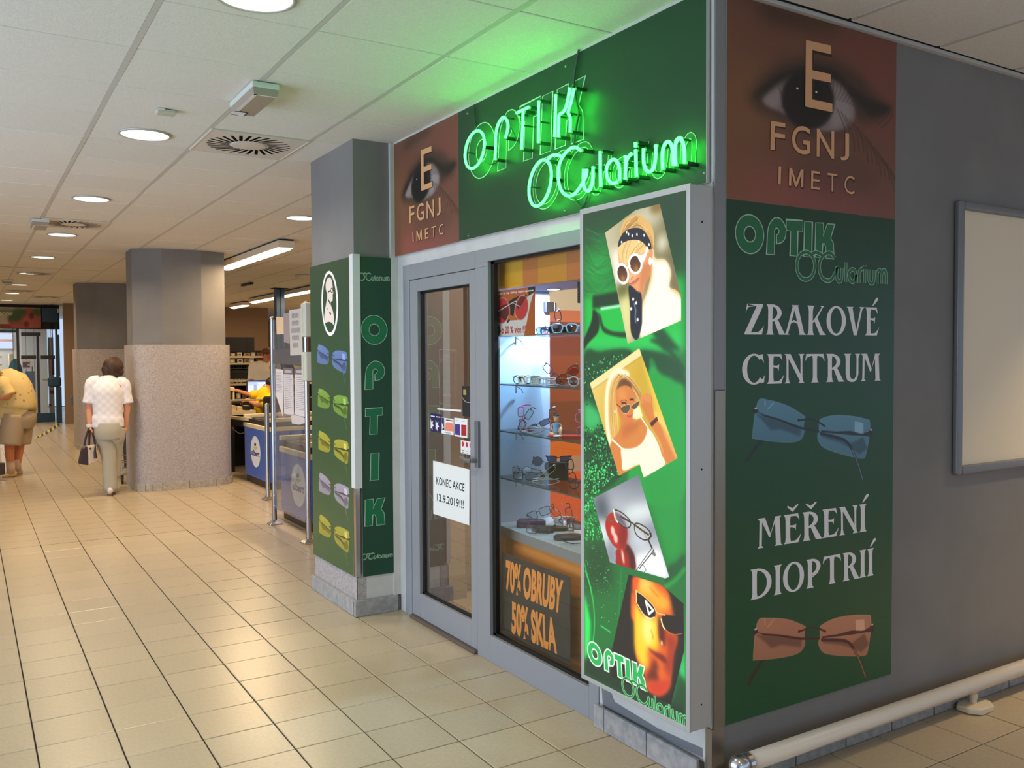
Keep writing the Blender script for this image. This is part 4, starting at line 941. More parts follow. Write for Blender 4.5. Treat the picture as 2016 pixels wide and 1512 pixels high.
cv.poly(smooth_path(n_([(0.1357,0.5689),(0.0707,0.5702),(0.0823,0.5104),(0.1058,0.406),(0.1417,0.4523),(0.1177,0.5003)]), 4, True), (150, 34, 10), .85, .014)
cv.poly(smooth_path(n_([(0.1,0.7243),(0.0306,0.7045),(0.0333,0.5963),(0.0765,0.5847),(0.0882,0.6503)]), 4, True), (20, 10, 6), .95, .01)
cv.poly(smooth_path(n_([(0.2343,0.4858),(0.1967,0.4818),(0.1477,0.4834),(0.1237,0.4659),(0.1417,0.4564),(0.1968,0.4693)]), 4, True), (110, 22, 8), .9, .005)
cv.poly(smooth_path(n_([(0.203,0.4466),(0.1844,0.4479),(0.1721,0.4226),(0.1844,0.4064),(0.1721,0.3894),(0.1968,0.3775),(0.2218,0.3739),(0.2281,0.3509),(0.2471,0.3576),(0.2281,0.3888)]), 4, True), (90, 20, 10), .8, .01); cv.ell(n_([(0.203,0.3798)])[0], (.035, .02), (90, 24, 14), .6, .01)
cv.poly(smooth_path(n_([(0.2408,0.3385),(0.1844,0.3689),(0.1058,0.4019),(0.1117,0.3674),(0.1599,0.3229),(0.2093,0.315)]), 4, True), (206, 50, 24), .9, .01)
cv.ell(n_([(0.1538,0.527)])[0], (.006, .01), (255, 220, 170), .9, .003); cv.line(smooth_path(n_([(0.2154,0.5601),(0.2029,0.5384),(0.2061,0.5292)]), 4), .005, (190, 110, 10), .7, .003)
cv.line(smooth_path(n_([(0.2216,0.7256),(0.1905,0.7076),(0.1721,0.6995)]), 4), .005, (180, 90, 20), .7, .004)
for sh in ([(0.3061,0.6876),(0.2596,0.6834),(0.2091,0.6618),(0.1905,0.6372),(0.1967,0.6149),(0.2342,0.6055),(0.2725,0.617),(0.2983,0.6447)], [(0.1538,0.6298),(0.1118,0.6444),(0.0334,0.6481),(0.039,0.5988),(0.0765,0.5787),(0.1177,0.5818),(0.1417,0.596)]):
    cv.poly(smooth_path(n_(sh), 4, True), (22, 10, 6), .97, .002)
cv.line(smooth_path(n_([(0.2951,0.6412),(0.2597,0.6117),(0.2217,0.6044),(0.1967,0.6149)]), 4), .005, (255, 240, 190), .9); cv.line(smooth_path(n_([(0.3061,0.694),(0.2983,0.6915),(0.2596,0.6834),(0.2029,0.6591),(0.1843,0.6387),(0.1599,0.6365),(0.1357,0.6384)]), 4), .005, (250, 206, 120), .9)
cv.line(n_([(0.2469,0.6653),(0.2029,0.6404),(0.2279,0.6196)]), .01, (255, 255, 250), 1, 0, True); cv.line(n_([(0.3035,0.6946),(0.3016,0.6482)]), .007, (255, 214, 130)); cv.line(smooth_path(n_([(0.1568,0.6167),(0.1477,0.5944),(0.1357,0.5853)]), 4), .007, (255, 230, 170))
cv.line(smooth_path(n_([(0.1297,0.5828),(0.0882,0.5776),(0.0419,0.594)]), 4), .003, (220, 130, 70), .8)
clip(save, m4)
# logo at the foot of the print
A_ = affine3([(0.2675,2.0009),(0.6608,2.0038),(0.6627,2.1438)], neg([(0.5062,0.317),(0.2433,0.314),(0.2534,0.4056)]))
for k in 'OPTIK':
    Ls = [[A_(p) for p in l] for l in LG[k]]
    cv.poly(Ls[0], (20, 176, 84), 1, 0, Ls[1:])
    for l in Ls: cv.line(l, .0065, (226, 244, 226), 1, 0, True)
for k, (p, cl) in OC.items(): cv.line([A_(a) for a in p], .0125, (130, 214, 150), 1, 0, cl)
for k, (p, cl) in OC.items(): cv.line([A_(a) for a in p], .006, (16, 110, 52), 1, 0, cl)
mL = cv.material('light_box_print', .25, estr=1.12, spec=.5)
cv.sheet('lit_print', FA(-.1175), mL, lb)
# ================================================================== rimless spectacles as printed on the posters
SP = {'L': smooth_path([(0.2349,0.5999),(0.2839,0.5966),(0.3382,0.5871),(0.4029,0.5708),(0.4499,0.5517),(0.4952,0.5302),(0.5001,0.5222),(0.4931,0.4907),(0.4981,0.467),(0.4887,0.4425),(0.4603,0.4282),(0.4039,0.4256),(0.321,0.4315),(0.2136,0.446),(0.2048,0.4518),(0.2068,0.4936),(0.2152,0.5547)], 3, True),
      'R': smooth_path([(0.5876,0.5091),(0.6097,0.5203),(0.6696,0.5304),(0.746,0.5297),(0.8296,0.5214),(0.8936,0.51),(0.9109,0.5031),(0.9158,0.4589),(0.9057,0.4017),(0.8954,0.3619),(0.8795,0.3412),(0.7999,0.3519),(0.6964,0.3745),(0.6208,0.3969),(0.5909,0.4207),(0.5798,0.4459),(0.5879,0.4742)], 3, True),
      'br': smooth_path([(0.4596,0.5128),(0.4977,0.5161),(0.5411,0.5169),(0.5852,0.5028),(0.6224,0.4865)], 4), 'noseL': [(0.4572,0.5197),(0.4597,0.5079),(0.5001,0.514)], 'noseR': [(0.5852,0.5078),(0.6249,0.4895),(0.6225,0.4815),(0.5877,0.4991)],
      'tl': [(0.2152,0.5562),(0.2573,0.5412),(0.3386,0.524),(0.4741,0.4875),(0.4741,0.4777),(0.4034,0.4967),(0.3387,0.516),(0.2663,0.5317)], 'shL': [(0.2153,0.5453),(0.3387,0.5176),(0.4789,0.4818),(0.4744,0.4484),(0.3572,0.4792),(0.3026,0.4763),(0.2664,0.5081)], 'mid': [(0.4741,0.4826),(0.5855,0.4647)],
      'tr': [(0.6003,0.4694),(0.6956,0.4623),(0.783,0.4625),(0.8729,0.4506),(0.9266,0.4606),(0.9351,0.4313),(0.8783,0.4393),(0.7884,0.4445),(0.6004,0.4621)], 'shR': [(0.6004,0.4588),(0.7213,0.4342),(0.7888,0.4086),(0.873,0.435),(0.9005,0.3818),(0.8526,0.3593),(0.789,0.3881),(0.7215,0.4138),(0.6105,0.4404)],
      'legL': smooth_path([(0.3571,0.4904),(0.3026,0.4699),(0.2668,0.4448),(0.2226,0.4092),(0.179,0.3615)], 4), 'legR': smooth_path([(0.6004,0.4555),(0.7214,0.4325),(0.7732,0.4114),(0.8102,0.3706),(0.8478,0.312),(0.8806,0.2468)], 4),
      'hi': [(0.8113,0.5038),(0.8697,0.496),(0.8729,0.4489),(0.8516,0.4491),(0.8145,0.4571)], 'h1': [(0.266,0.5964),(0.2683,0.574)], 'h2': [(0.3155,0.5851),(0.2841,0.5619)], 'hl': [(0.2152,0.5562)], 'hr': [(0.9212,0.4563)]}
SREF = [(0.2064,0.5609),(0.9321,0.4562),(0.8806,0.2468)]
def spec_print(cv, dst, lens, dark, edge, k=1.0):
    A = affine3(SREF, dst); T = lambda l: [A(p) for p in l]
    cv.line(T(SP['legL']), .016*k, dark, .8, .0015*k)
    for key in 'LR':
        cv.poly(T(SP[key]), lens); cv.line(T(SP[key]), .003*k, edge, .7, .0, True)
        c = T(SP[key]); ys = [p[1] for p in c]; lo = min(ys); hi = max(ys)
        cv.grad(c, (0, hi), lens, (0, lo), tuple(v*.82 for v in lens), .6)
    for key in ('shL', 'shR'): cv.poly(T(SP[key]), tuple(v*.55 for v in lens), .7, .004*k)
    for key in ('tl', 'tr'): cv.poly(T(SP[key]), dark, .95)
    for key in ('noseL', 'noseR'): cv.poly(T(SP[key]), dark)
    cv.line(T(SP['br']), .007*k, dark); cv.line(T(SP['mid']), .009*k, dark, .9)
    cv.line(T(SP['legR']), .013*k, dark, .9); cv.line(T(SP['legR'][-10:]), .006*k, edge, .6)
    hi = tuple(min(255, v+60) for v in lens)
    cv.poly(T(SP['hi']), hi, .75); cv.line(T(SP['h1']), .006*k, edge, .9); cv.line(T(SP['h2']), .006*k, edge, .9)
    for key in ('hl', 'hr'): cv.ell(A(SP[key][0]), (.014*k, .011*k), dark); cv.ell(A((SP[key][0][0]+.002, SP[key][0][1]+.008)), (.008*k, .004*k), (210, 205, 200))

# ================================================================== flared-serif capitals
def glyph(ch):
    g = []; q = g.append
    def stem(x, w=.15, y0=0., y1=1., s=.055):
        q([[(x-s, y0), (x+w+s, y0), (x+w+.012, y0+.06), (x+w-.006, y0+.2), (x+w-.006, y1-.2), (x+w+.012, y1-.06), (x+w+s, y1), (x-s, y1), (x-.012, y1-.06), (x+.006, y1-.2), (x+.006, y0+.2), (x-.012, y0+.06)]])
    def bar(a, b, w0, w1=None): 
        w1 = w1 or w0; q([[(a[0]-w0/2, a[1]), (a[0]+w0/2, a[1]), (b[0]+w1/2, b[1]), (b[0]-w1/2, b[1])]])
    def serif(x, y, w, up): h = .07 if up else -.07; q([[(x-w/2, y), (x+w/2, y), (x+w*.2, y+h), (x-w*.2, y+h)]])
    def ring(cx, cy, rx, ry, tx, ty): q([ellp(cx, cy, rx, ry, 36), ellp(cx, cy, rx-tx, ry-ty, 36)])
    def arc(cx, cy, rx, ry, a0, a1, w0, w1):
        n = 22; o, i = [], []
        for k in range(n+1):
            t = a0+(a1-a0)*k/n; s_ = abs(math.cos(t)); w = w0+(w1-w0)*s_
            o.append((cx+rx*math.cos(t), cy+ry*math.sin(t))); i.append((cx+(rx-w)*math.cos(t), cy+(ry-w*.9)*math.sin(t)))
        q([o+i[::-1]])
    acc = None
    if ch in 'ÉÍ': acc = 'a'
    if ch in 'ĚŘ': acc = 'c'
    b = {'É': 'E', 'Í': 'I', 'Ě': 'E', 'Ř': 'R'}.get(ch, ch); w = .6; cx = .3
    if b == 'Z':
        w = .6; q([[(.06, 1), (.56, 1), (.56, .94), (.20, .08), (.04, .0), (.0, .0), (.0, .05), (.36, .93)]]); q([[(.06, 1), (.1, .93), (.36, .93), (.12, .9), (.06, .82), (.02, .7)]]); q([[(.02, 0), (.54, 0), (.60, .3), (.54, .2), (.42, .08), (.14, .07)]])
    elif b in 'RP':
        w = .58 if b == 'R' else .55; stem(.07, .15)
        arc(.2, .72, .31, .28, -PI/2, PI/2, .07, .14); q([[(.15, 1), (.22, 1), (.22, .93), (.15, .93)]]); q([[(.2, .44), (.22, .51), (.36, .5), (.36, .44)]]) if b == 'R' else q([[(.2, .34), (.22, .41), (.4, .56), (.44, .5)]])
        if b == 'R': q([[(.26, .48), (.40, .48), (.6, .06), (.66, 0), (.44, 0), (.42, .05)]])
    elif b == 'A':
        w = .66; cx = .33; bar((.05, 0), (.30, 1.), .075, .10); bar((.57, 0), (.34, 1.), .16, .14); q([[(.2, 1.), (.44, 1.), (.42, .94), (.24, .94)]]); serif(.05, 0, .17, True); serif(.58, 0, .26, True); q([[(.15, .42), (.28, .5), (.46, .40), (.47, .34), (.28, .43), (.14, .35)]])
    elif b == 'K':
        w = .64; stem(.07, .15); q([[(.2, .46), (.28, .56), (.52, .95), (.46, 1), (.62, 1), (.56, .94), (.34, .52), (.22, .42)]]); q([[(.24, .54), (.38, .58), (.56, .14), (.68, 0), (.46, 0), (.44, .08)]])
    elif b == 'O': w = .70; cx = .35; ring(.35, .5, .35, .515, .145, .07)
    elif b == 'V': w = .60; bar((.30, 0), (.10, 1), .12, .17); bar((.32, 0), (.54, 1), .06, .075); serif(.1, 1, .27, False); serif(.54, 1, .2, False)
    elif b == 'E':
        w = .52; stem(.07, .15); q([[(.12, 1), (.46, 1), (.5, .76), (.46, .84), (.4, .92), (.2, .93)]]); q([[(.2, .56), (.3, .54), (.36, .5), (.38, .42), (.40, .66), (.36, .62), (.3, .61), (.2, .62)]]); q([[(.12, 0), (.46, 0), (.55, .3), (.46, .16), (.38, .08), (.2, .07)]])
    elif b == 'C':
        w = .68; arc(.36, .5, .36, .515, .85, 2*PI-.75, .06, .15); q([[(.54, .98), (.62, 1.0), (.66, .7), (.6, .82), (.5, .92)]]); q([[(.5, .07), (.6, .14), (.68, .3), (.66, .06), (.6, .03)]])
    elif b == 'N': w = .62; stem(.05, .075, s=.06); stem(.50, .075, s=.06); q([[(.0, 1), (.18, 1), (.575, .16), (.575, .0), (.52, 0), (.08, .92)]])
    elif b == 'T': w = .62; stem(.235, .15); q([[(.02, 1), (.60, 1), (.64, .74), (.56, .88), (.44, .93), (.18, .93), (.06, .88), (-.02, .74)]])
    elif b == 'U':
        w = .58; q([[(.0, 1), (.26, 1), (.22, .94), (.205, .8), (.205, .3), (.24, .12), (.3, .08), (.38, .1), (.44, .22), (.45, .8), (.44, .94), (.39, 1), (.59, 1), (.54, .94), (.52, .8), (.52, .26), (.46, .06), (.36, -.02), (.24, -.02), (.11, .06), (.06, .26), (.06, .8), (.045, .94)]])
    elif b == 'M':
        w = .68; bar((.06, 0), (.08, 1), .075); bar((.59, 0), (.56, 1), .15, .14); q([[(.02, 1), (.2, 1), (.36, .44), (.35, .32), (.31, .34), (.08, .95)]]); q([[(.33, .32), (.36, .44), (.50, 1), (.62, 1), (.6, .9), (.52, .9)]]); serif(.06, 0, .18, True); serif(.59, 0, .25, True); serif(.58, 1, .2, False); serif(.06, 1, .16, False)
    elif b == 'I': w = .24; cx = .12; stem(.05, .15)
    elif b == 'D': w = .70; stem(.07, .15); arc(.22, .5, .46, .5, -PI/2, PI/2, .07, .15); q([[(.15, 1), (.24, 1), (.24, .93), (.15, .93)]]); q([[(.15, 0), (.24, 0), (.24, .07), (.15, .07)]])
    if acc == 'a': q([[(cx-.02, 1.06), (cx+.02, 1.06), (cx+.20, 1.26), (cx+.22, 1.33), (cx+.17, 1.36), (cx+.11, 1.31)]])
    if acc == 'c': q([[(cx-.16, 1.30), (cx-.02, 1.2), (cx+.15, 1.33), (cx+.17, 1.29), (cx+.0, 1.08), (cx-.02, 1.08), (cx-.18, 1.26)]])
    return w, g
def serif_line(t, m, s, fr, quad, d, gap=.055):
    gl = [glyph(c) for c in s]; tot = sum(g[0] for g in gl)+gap*(len(gl)-1); x = 0; bl, br, tr, tl = quad
    for w, loops in gl:
        mb = MB(); k_ = 0
        for L_ in loops:
            out = []
            for l in L_:
                r = []
                for px, py in l:
                    a = (x+px)/tot; b = py
                    r.append(((1-b)*((1-a)*bl[0]+a*br[0])+b*((1-a)*tl[0]+a*tr[0]), (1-b)*((1-a)*bl[1]+a*br[1])+b*((1-a)*tl[1]+a*tr[1])))
                out.append(r)
            mb.flat(out, fr, d+.00012*k_); k_ += 1
        add('letter', mb, m, t)
        x += w+gap

# ================================================================== tall poster + eye panel on the side wall
tp = thing('advert_panel', 'tall green poster with white capitals and blue and brown printed spectacles', 'poster', (.55, -.004, .226))
add('panel', MB().box(.055, -.0045, .226, 1.056, -.0005, 2.192), M_edge, tp)
cv = Cv(.055, 1.056, .226, 2.192, 620, (30, 78, 46))
cv.grad(rect(.055, 1.056, .226, 2.192), (0, 2.19), (34, 70, 44), (0, .3), (32, 86, 52))
spec_print(cv, [(0.2033,1.4099),(0.9134,1.2891),(0.8533,1.0883)], (98, 146, 172), (44, 48, 58), (136, 180, 200))
spec_print(cv, SREF, (206, 138, 108), (84, 44, 40), (226, 164, 116))
mP = cv.material('tall_poster_print', .35, spec=.4); cv.sheet('print', RW(-.0047), mP, tp)
fr = RW(-.005); ff, ll = MB(), MB()
logo(tp, fr, ident, ident, .0042, .0185, .0125, mat('poster_logo_green', (22, 108, 60), .4), mat('poster_logo_outline', (172, 206, 180), .5))
M_wl = mat('white_print_letters', (240, 236, 240), .5)
for s_, qd in (('ZRAKOVÉ', [(0.1511,1.6944),(0.9478,1.6962),(0.9463,1.8138),(0.1542,1.81)]), ('CENTRUM', [(0.1392,1.506),(0.961,1.5051),(0.9596,1.6193),(0.1387,1.6202)]),
               ('MĚŘENÍ', [(0.2294,0.8753),(0.8779,0.8703),(0.8754,0.9872),(0.2275,0.9903)]), ('DIOPTRIÍ', [(0.1848,0.6818),(0.9284,0.6763),(0.927,0.7936),(0.1838,0.7983)])):
    serif_line(tp, M_wl, s_, fr, qd, .0004)
e2 = thing('eye_panel', 'large reddish brown sign panel of an eye with test letters, on the side wall', 'sign', (.55, -.004, 2.194))
add('panel', MB().box(.055, -.0045, 2.194, 1.056, -.0005, 2.94), M_edge, e2)
cv = eye_print(.055, 1.056, 2.194, 2.945, 760); m2_ = cv.material('eye_print_side_wall', .4); cv.sheet('print', RW(-.0047), m2_, e2, quad=rect(.055, 1.056, 2.194, 2.94))
peach(e2, RW(-.005), [('E', [(0.4798,2.5892),(0.6426,2.5896),(0.6364,2.852),(0.4822,2.8473)], 0.), ('FGNJ', [(0.2848,2.3991),(0.748,2.4058),(0.7468,2.5172),(0.2876,2.5075)], .008), ('IMETC', [(0.3282,2.2715),(0.7837,2.2733),(0.7829,2.3472),(0.3312,2.3409)], -.004)], .004)

# ================================================================== white board frame, wall rail
wbd = thing('notice_board', 'blank cream board in a grey frame on the side wall', 'board', (2.1, -.02, 1.06))
bz0, bz1, bx0, bx1 = 1.062, 2.312, 1.494, 2.76
fm = MB().box(bx0, -.03, bz0, bx0+.042, -.001, bz1).box(bx1-.042, -.03, bz0, bx1, -.001, bz1).box(bx0+.042, -.03, bz0, bx1-.042, -.001, bz0+.04).box(bx0+.042, -.03, bz1-.04, bx1-.042, -.001, bz1)
add('frame', fm, mat('grey_board_frame', (124, 124, 126), .35, metal=.3), wbd, bevel=.009, seg=3)
add('board', MB().box(bx0+.04, -.012, bz0+.038, bx1-.04, -.002, bz1-.038), mat('cream_board', (232, 218, 192), .45), wbd)
rl = thing('bumper_rail', 'low pale round rail with a chrome ball end along the foot of the side wall', 'rail', (1.0, -.09, 0))
M_rail = mat('pale_painted_rail', (214, 198, 178), .3, spec=.5)
RZ, RYY = .116, -.095
add('bar', MB().cyl((.07, RYY, RZ), (8.3, RYY, RZ-.02), .034, n=20), M_rail, rl, smooth=True)
add('end_ball', MB().ball((.036, RYY, RZ), .041, 20, 14), M_steel, rl, smooth=True)
add('end_collar', MB().cyl((.066, RYY, RZ), (.085, RYY, RZ), .037, n=20), M_steel, rl)
for x in (.19,): add('bracket', MB().box(x, RYY-.012, .0, x+.035, RYY+.03, .09), M_alu2, rl, bevel=.003)
for x in (1.53, 4.5):
    add('post', MB().cyl((x, RYY, .02), (x, RYY, RZ), .015, n=14).lathe([(.019, .05), (.019, .075)], (x, RYY, 0), 14), M_rail, rl, smooth=False)
    add('foot', MB().prism([(x-.085, RYY-.03), (x-.05, RYY-.07), (x+.05, RYY-.07), (x+.085, RYY-.03), (x+.085, RYY+.03), (x+.05, RYY+.046), (x-.05, RYY+.046), (x-.085, RYY+.03)], .001, .03), mat('cream_plastic_foot', (214, 202, 176), .5), rl, bevel=.008)

# ================================================================== pilaster posters and strip
pp = thing('advert_panel', 'narrow green poster with five pairs of printed spectacles on the pilaster', 'poster', (-.3, 3.2, .24))
add('panel', MB().box(-.2995, 2.822, .241, -.2966, 3.572, 2.237), M_edge, pp)
cv = Cv(-3.572, -2.822, .241, 2.237, 560, (48, 84, 62))
cv.grad(rect(-3.572, -2.822, .241, 2.237), (0, 2.2), (50, 78, 58), (0, .4), (56, 92, 58))  # reflected sheen put into the plain green as a gradient, duller towards the top
for dst, lens, dark, edge in ((neg([(3.4409,1.6683),(2.8838,1.6034),(2.9283,1.4404)]), (104, 132, 186), (52, 66, 96), (140, 166, 210)), (neg([(3.4417,1.369),(2.8752,1.3215),(2.9152,1.1581)]), (128, 168, 70), (44, 74, 40), (170, 200, 110)),
    (neg([(3.444,1.0786),(2.8744,1.0365),(2.9072,0.8656)]), (178, 174, 66), (64, 66, 36), (200, 196, 110)), (neg([(3.4437,0.7927),(2.8741,0.7487),(2.9115,0.5786)]), (166, 160, 176), (74, 70, 76), (196, 190, 204)), (neg([(3.4489,0.5052),(2.8781,0.4704),(2.9203,0.2979)]), (176, 170, 64), (66, 66, 34), (200, 194, 110))):
    spec_print(cv, dst, lens, dark, edge, .75)
mS = cv.material('pilaster_poster_print', .3, spec=.45); cv.sheet('print', FA(-.2998), mS, pp)
fr = FA(-.3)
mb = MB(); oo = circ3(neg([(3.1895,1.9676),(3.0336,1.9529),(3.1897,2.1802)])); oi = circ3(neg([(3.1914,1.9684),(3.0633,1.9561),(3.1914,2.1596)]))
mb.flat([oo(1.), oi(1.)], fr, .0006)
add('oval_ring', mb, M_wl, pp)
mb = MB(); mb.flat([smooth_path(neg([(3.1864,2.1382),(3.2341,2.1293),(3.2592,2.0979),(3.2575,2.0645),(3.2374,2.0366),(3.2334,2.0131),(3.254,1.971),(3.2744,1.9387),(3.2903,1.8993),(3.2914,1.8691),(3.2778,1.8435)]), 3)+smooth_path(neg([(3.2059,1.8493),(3.1592,1.8411),(3.1152,1.8265),(3.1154,1.8755),(3.1333,1.9188),(3.1557,1.9428),(3.169,1.9632)]), 3)+neg([(3.1657,1.9795),(3.1359,1.9795),(3.1295,2.0037),(3.1326,2.0202),(3.1174,2.0323),(3.1286,2.0559),(3.1306,2.0789),(3.1407,2.1091),(3.1586,2.1301)])], fr, .0006)
add('bust', mb, mat('pale_print', (226, 214, 206), .5), pp)
mb = MB(); mb.ribbon(neg([(3.2164,2.0369),(3.2085,2.0464),(3.1614,2.0499)]), .008, fr, .0012); mb.ribbon(circ3(neg([(3.1446,2.0504),(3.1261,2.0486),(3.1441,2.0651)]))(1., 20), .006, fr, .0012, True)
mb.ribbon(neg([(3.2178,1.9973),(3.1966,1.9812),(3.1719,1.9601)]), .012, fr, .0012); mb.flat([circ3(neg([(3.1805,1.9029),(3.1646,1.9005),(3.1848,1.9129)]))(1., 14)], fr, .0012); mb.flat([circ3(neg([(3.2372,1.9336),(3.2296,1.9326),(3.2379,1.9396)]))(1., 10)], fr, .0012)
add('bust_lines', mb, mat('dark_print', (48, 56, 46), .5), pp)

pv = thing('advert_panel', 'dark green poster with vertical letters facing the viewer on the pilaster', 'poster', (-.16, 2.77, .24))
add('panel', MB().box(-.258, 2.7705, .243, -.0495, 2.781, 2.236), M_edge, pv)
add('film', MB().box(-.258, 2.7698, .243, -.05, 2.7704, 2.236), mat('dark_green_poster_film', (26, 70, 48), .4), pv)
fr = RW(2.7695); ff, ll = MB(), MB()
def fit(k, tgt):      # bounding box of a logo letter onto a target box (x0 x1 z0 z1)
    a = bbox(LG[k][0]); return lambda p: (tgt[0]+(p[0]-a[0])/(a[1]-a[0])*(tgt[1]-tgt[0]), tgt[2]+(p[1]-a[2])/(a[3]-a[2])*(tgt[3]-tgt[2]))
for k, pts in (('O', [(-0.2603,1.694),(-0.0798,1.8755)]), ('P', [(-0.234,1.4136),(-0.0994,1.5901)]), ('T', [(-0.2314,1.1313),(-0.1165,1.2983)]), ('I', [(-0.2043,0.8428),(-0.1427,1.0142)]), ('K', [(-0.2434,0.5572),(-0.1048,0.7275)])):
    (xa, za), (xb, zb) = pts
    if k == 'O': xa = max(xa, -.253)
    ff, ll = MB(), MB(); letters(ff, ll, k, fr, fit(k, (xa, xb, za, zb)), 0, .0035); g_ = add('letter', ff, mat('pilaster_logo_green', (16, 112, 70), .4), pv); add('outline', ll, mat('poster_logo_outline', (172, 206, 180), .5), g_)
for dst in ([(-0.2468,2.1118),(-0.0614,2.0933),(-0.2011,2.136)], [(-0.251,0.3682),(-0.0628,0.3463),(-0.196,0.3851)]):
    logo(pv, fr, None, affine3([(0.4899,1.9678),(0.9958,1.9149),(0.6219,2.0255)], dst), .0035, .0062, .0012, mat('pilaster_logo_green', (16, 112, 70), .4), mat('poster_logo_outline', (172, 206, 180), .5), xmin=-.2572)
st = thing('corner_strip', 'white corner profile between the two green posters of the pilaster', 'corner guard', (-.3, 2.77, .25))
add('white_profile', MB().box(-.308, 2.762, .80, -.2585, 2.7690, 2.25).box(-.308, 2.769, .80, -.3005, 2.822, 2.25), mat('white_corner_profile', (214, 216, 218), .4), st, bevel=.002)
add('steel_angle', MB().box(-.303, 2.766, .25, -.275, 2.7690, .80).box(-.303, 2.769, .25, -.3005, 2.80, .80), M_steel, st)

# ================================================================== stickers and papers on the door, posters in the window
def sheet_quad(name, label, cat, quad, x, m, group=None, th=.0012):
    t = thing(name, label, cat, (x, quad[0][0], quad[0][1]), group); f = FA(x); mb = MB(); mb.flat([neg(quad)], f, 0, -th); add('sheet', mb, m, t); return t, f
M_paper = mat('white_paper', (232, 234, 232), .7); M_ink = mat('black_ink', (22, 24, 28), .6)
GXD = .0205
qd = [(2.3397,0.9951),(1.8935,0.99),(1.9005,0.6789),(2.3427,0.6767)]
t, f = sheet_quad('paper_notice', 'white paper notice with two lines of black letters on the door glass', 'notice', qd, GXD, M_paper)
for s_, l in (('KONEC AKCE', [(2.2985,0.8593),(1.9541,0.8588),(1.9509,0.9054),(2.2977,0.9056)]), ('13.9.2019!!!', [(2.2916,0.7611),(1.9633,0.7614),(1.96,0.8094),(2.2937,0.8057)])):
    words(t, M_ink, s_, f, neg(l), .0015, .012)
def deco(t, f, name, quads, m, d=.0014):
    mb = MB()
    for qv in quads: mb.flat([neg(qv)], f, d)
    return add(name, mb, m, t)
M_navy = mat('navy_print', (38, 34, 84), .5); M_redp = mat('red_print', (196, 40, 48), .5); M_whp = mat('white_print', (236, 236, 238), .5); M_org = mat('salmon_print', (236, 138, 110), .5)
t, f = sheet_quad('door_sticker', 'first navy sticker with a white star on the door glass', 'sticker', [(2.3678,1.28),(2.3048,1.2779),(2.3067,1.1701),(2.3682,1.1701)], GXD, M_navy)
deco(t, f, 'star', [[(2.3676,1.2456),(2.3551,1.2246),(2.3341,1.2367),(2.3425,1.2163),(2.3251,1.2048),(2.3476,1.1979),(2.3432,1.1766),(2.3614,1.1916),(2.368,1.1839)]], M_whp); deco(t, f, 'caption', [[(2.364,1.2646),(2.3122,1.2639),(2.3123,1.2588),(2.3642,1.2588)]], M_whp)
t, f = sheet_quad('door_sticker', 'second navy sticker with a white star, beside the card with a salmon picture', 'sticker', [(2.3016,1.2781),(2.2353,1.2759),(2.2372,1.1697),(2.302,1.1704)], GXD, M_navy)
deco(t, f, 'star', [[(2.3007,1.2423),(2.2869,1.2234),(2.2648,1.2344),(2.2745,1.2153),(2.256,1.204),(2.2795,1.1971),(2.2752,1.1759),(2.2938,1.1907),(2.301,1.1831)]], M_whp); deco(t, f, 'caption', [[(2.294,1.2642),(2.2417,1.2628),(2.2418,1.2578),(2.2941,1.2584)]], M_whp)
t, f = sheet_quad('door_sticker', 'white card with a salmon picture and a dark strip on the door glass', 'sticker', [(2.2225,1.2611),(2.0762,1.2583),(2.0777,1.1673),(2.2257,1.167)], GXD, M_whp)
deco(t, f, 'picture', [[(2.1734,1.2323),(2.147,1.2374),(2.0876,1.2341),(2.0791,1.2174),(2.0796,1.1879),(2.1818,1.186)]], M_org); deco(t, f, 'heading', [[(2.1693,1.2529),(2.0837,1.2517),(2.0838,1.2454),(2.1694,1.2458)]], mat('brown_print', (120, 80, 70), .5)); deco(t, f, 'dark_strip', [[(2.221,1.2594),(2.1919,1.2593),(2.1893,1.1872),(2.2238,1.1866)]], M_navy)
deco(t, f, 'star', [[(2.2199,1.2329),(2.2109,1.2193),(2.1986,1.2265),(2.2034,1.2127),(2.1929,1.2046),(2.2082,1.1983),(2.2176,1.187)]], M_whp, .002); mb = MB(); put_text(mb, 'Přijímáme', f, neg([(2.1873,1.1715),(2.1071,1.1721),(2.1069,1.1801),(2.1872,1.1803)]), .0014, .02); add('caption', mb, M_ink, t)
t, f = sheet_quad('door_sticker', 'white card with a purple and a red block on the door glass', 'sticker', [(2.0666,1.2682),(1.9123,1.2693),(1.9153,1.1625),(2.0653,1.1631)], GXD, M_whp)
deco(t, f, 'purple_block', [[(2.0584,1.2325),(1.9993,1.2346),(2.0002,1.172),(2.0579,1.1722)]], mat('purple_print', (72, 46, 130), .5)); deco(t, f, 'red_block', [[(1.9851,1.2338),(1.9232,1.235),(1.9241,1.173),(1.986,1.1724)]], mat('dark_red_print', (170, 36, 46), .5)); deco(t, f, 'caption', [[(2.0508,1.2554),(2.0147,1.2558),(2.0147,1.2517),(2.0508,1.2512)], [(1.9826,1.2557),(1.9438,1.256),(1.9439,1.2519),(1.9827,1.2516)]], mat('pale_blue_print', (170, 180, 200), .5))
xs = [735, 805, 872, 930]
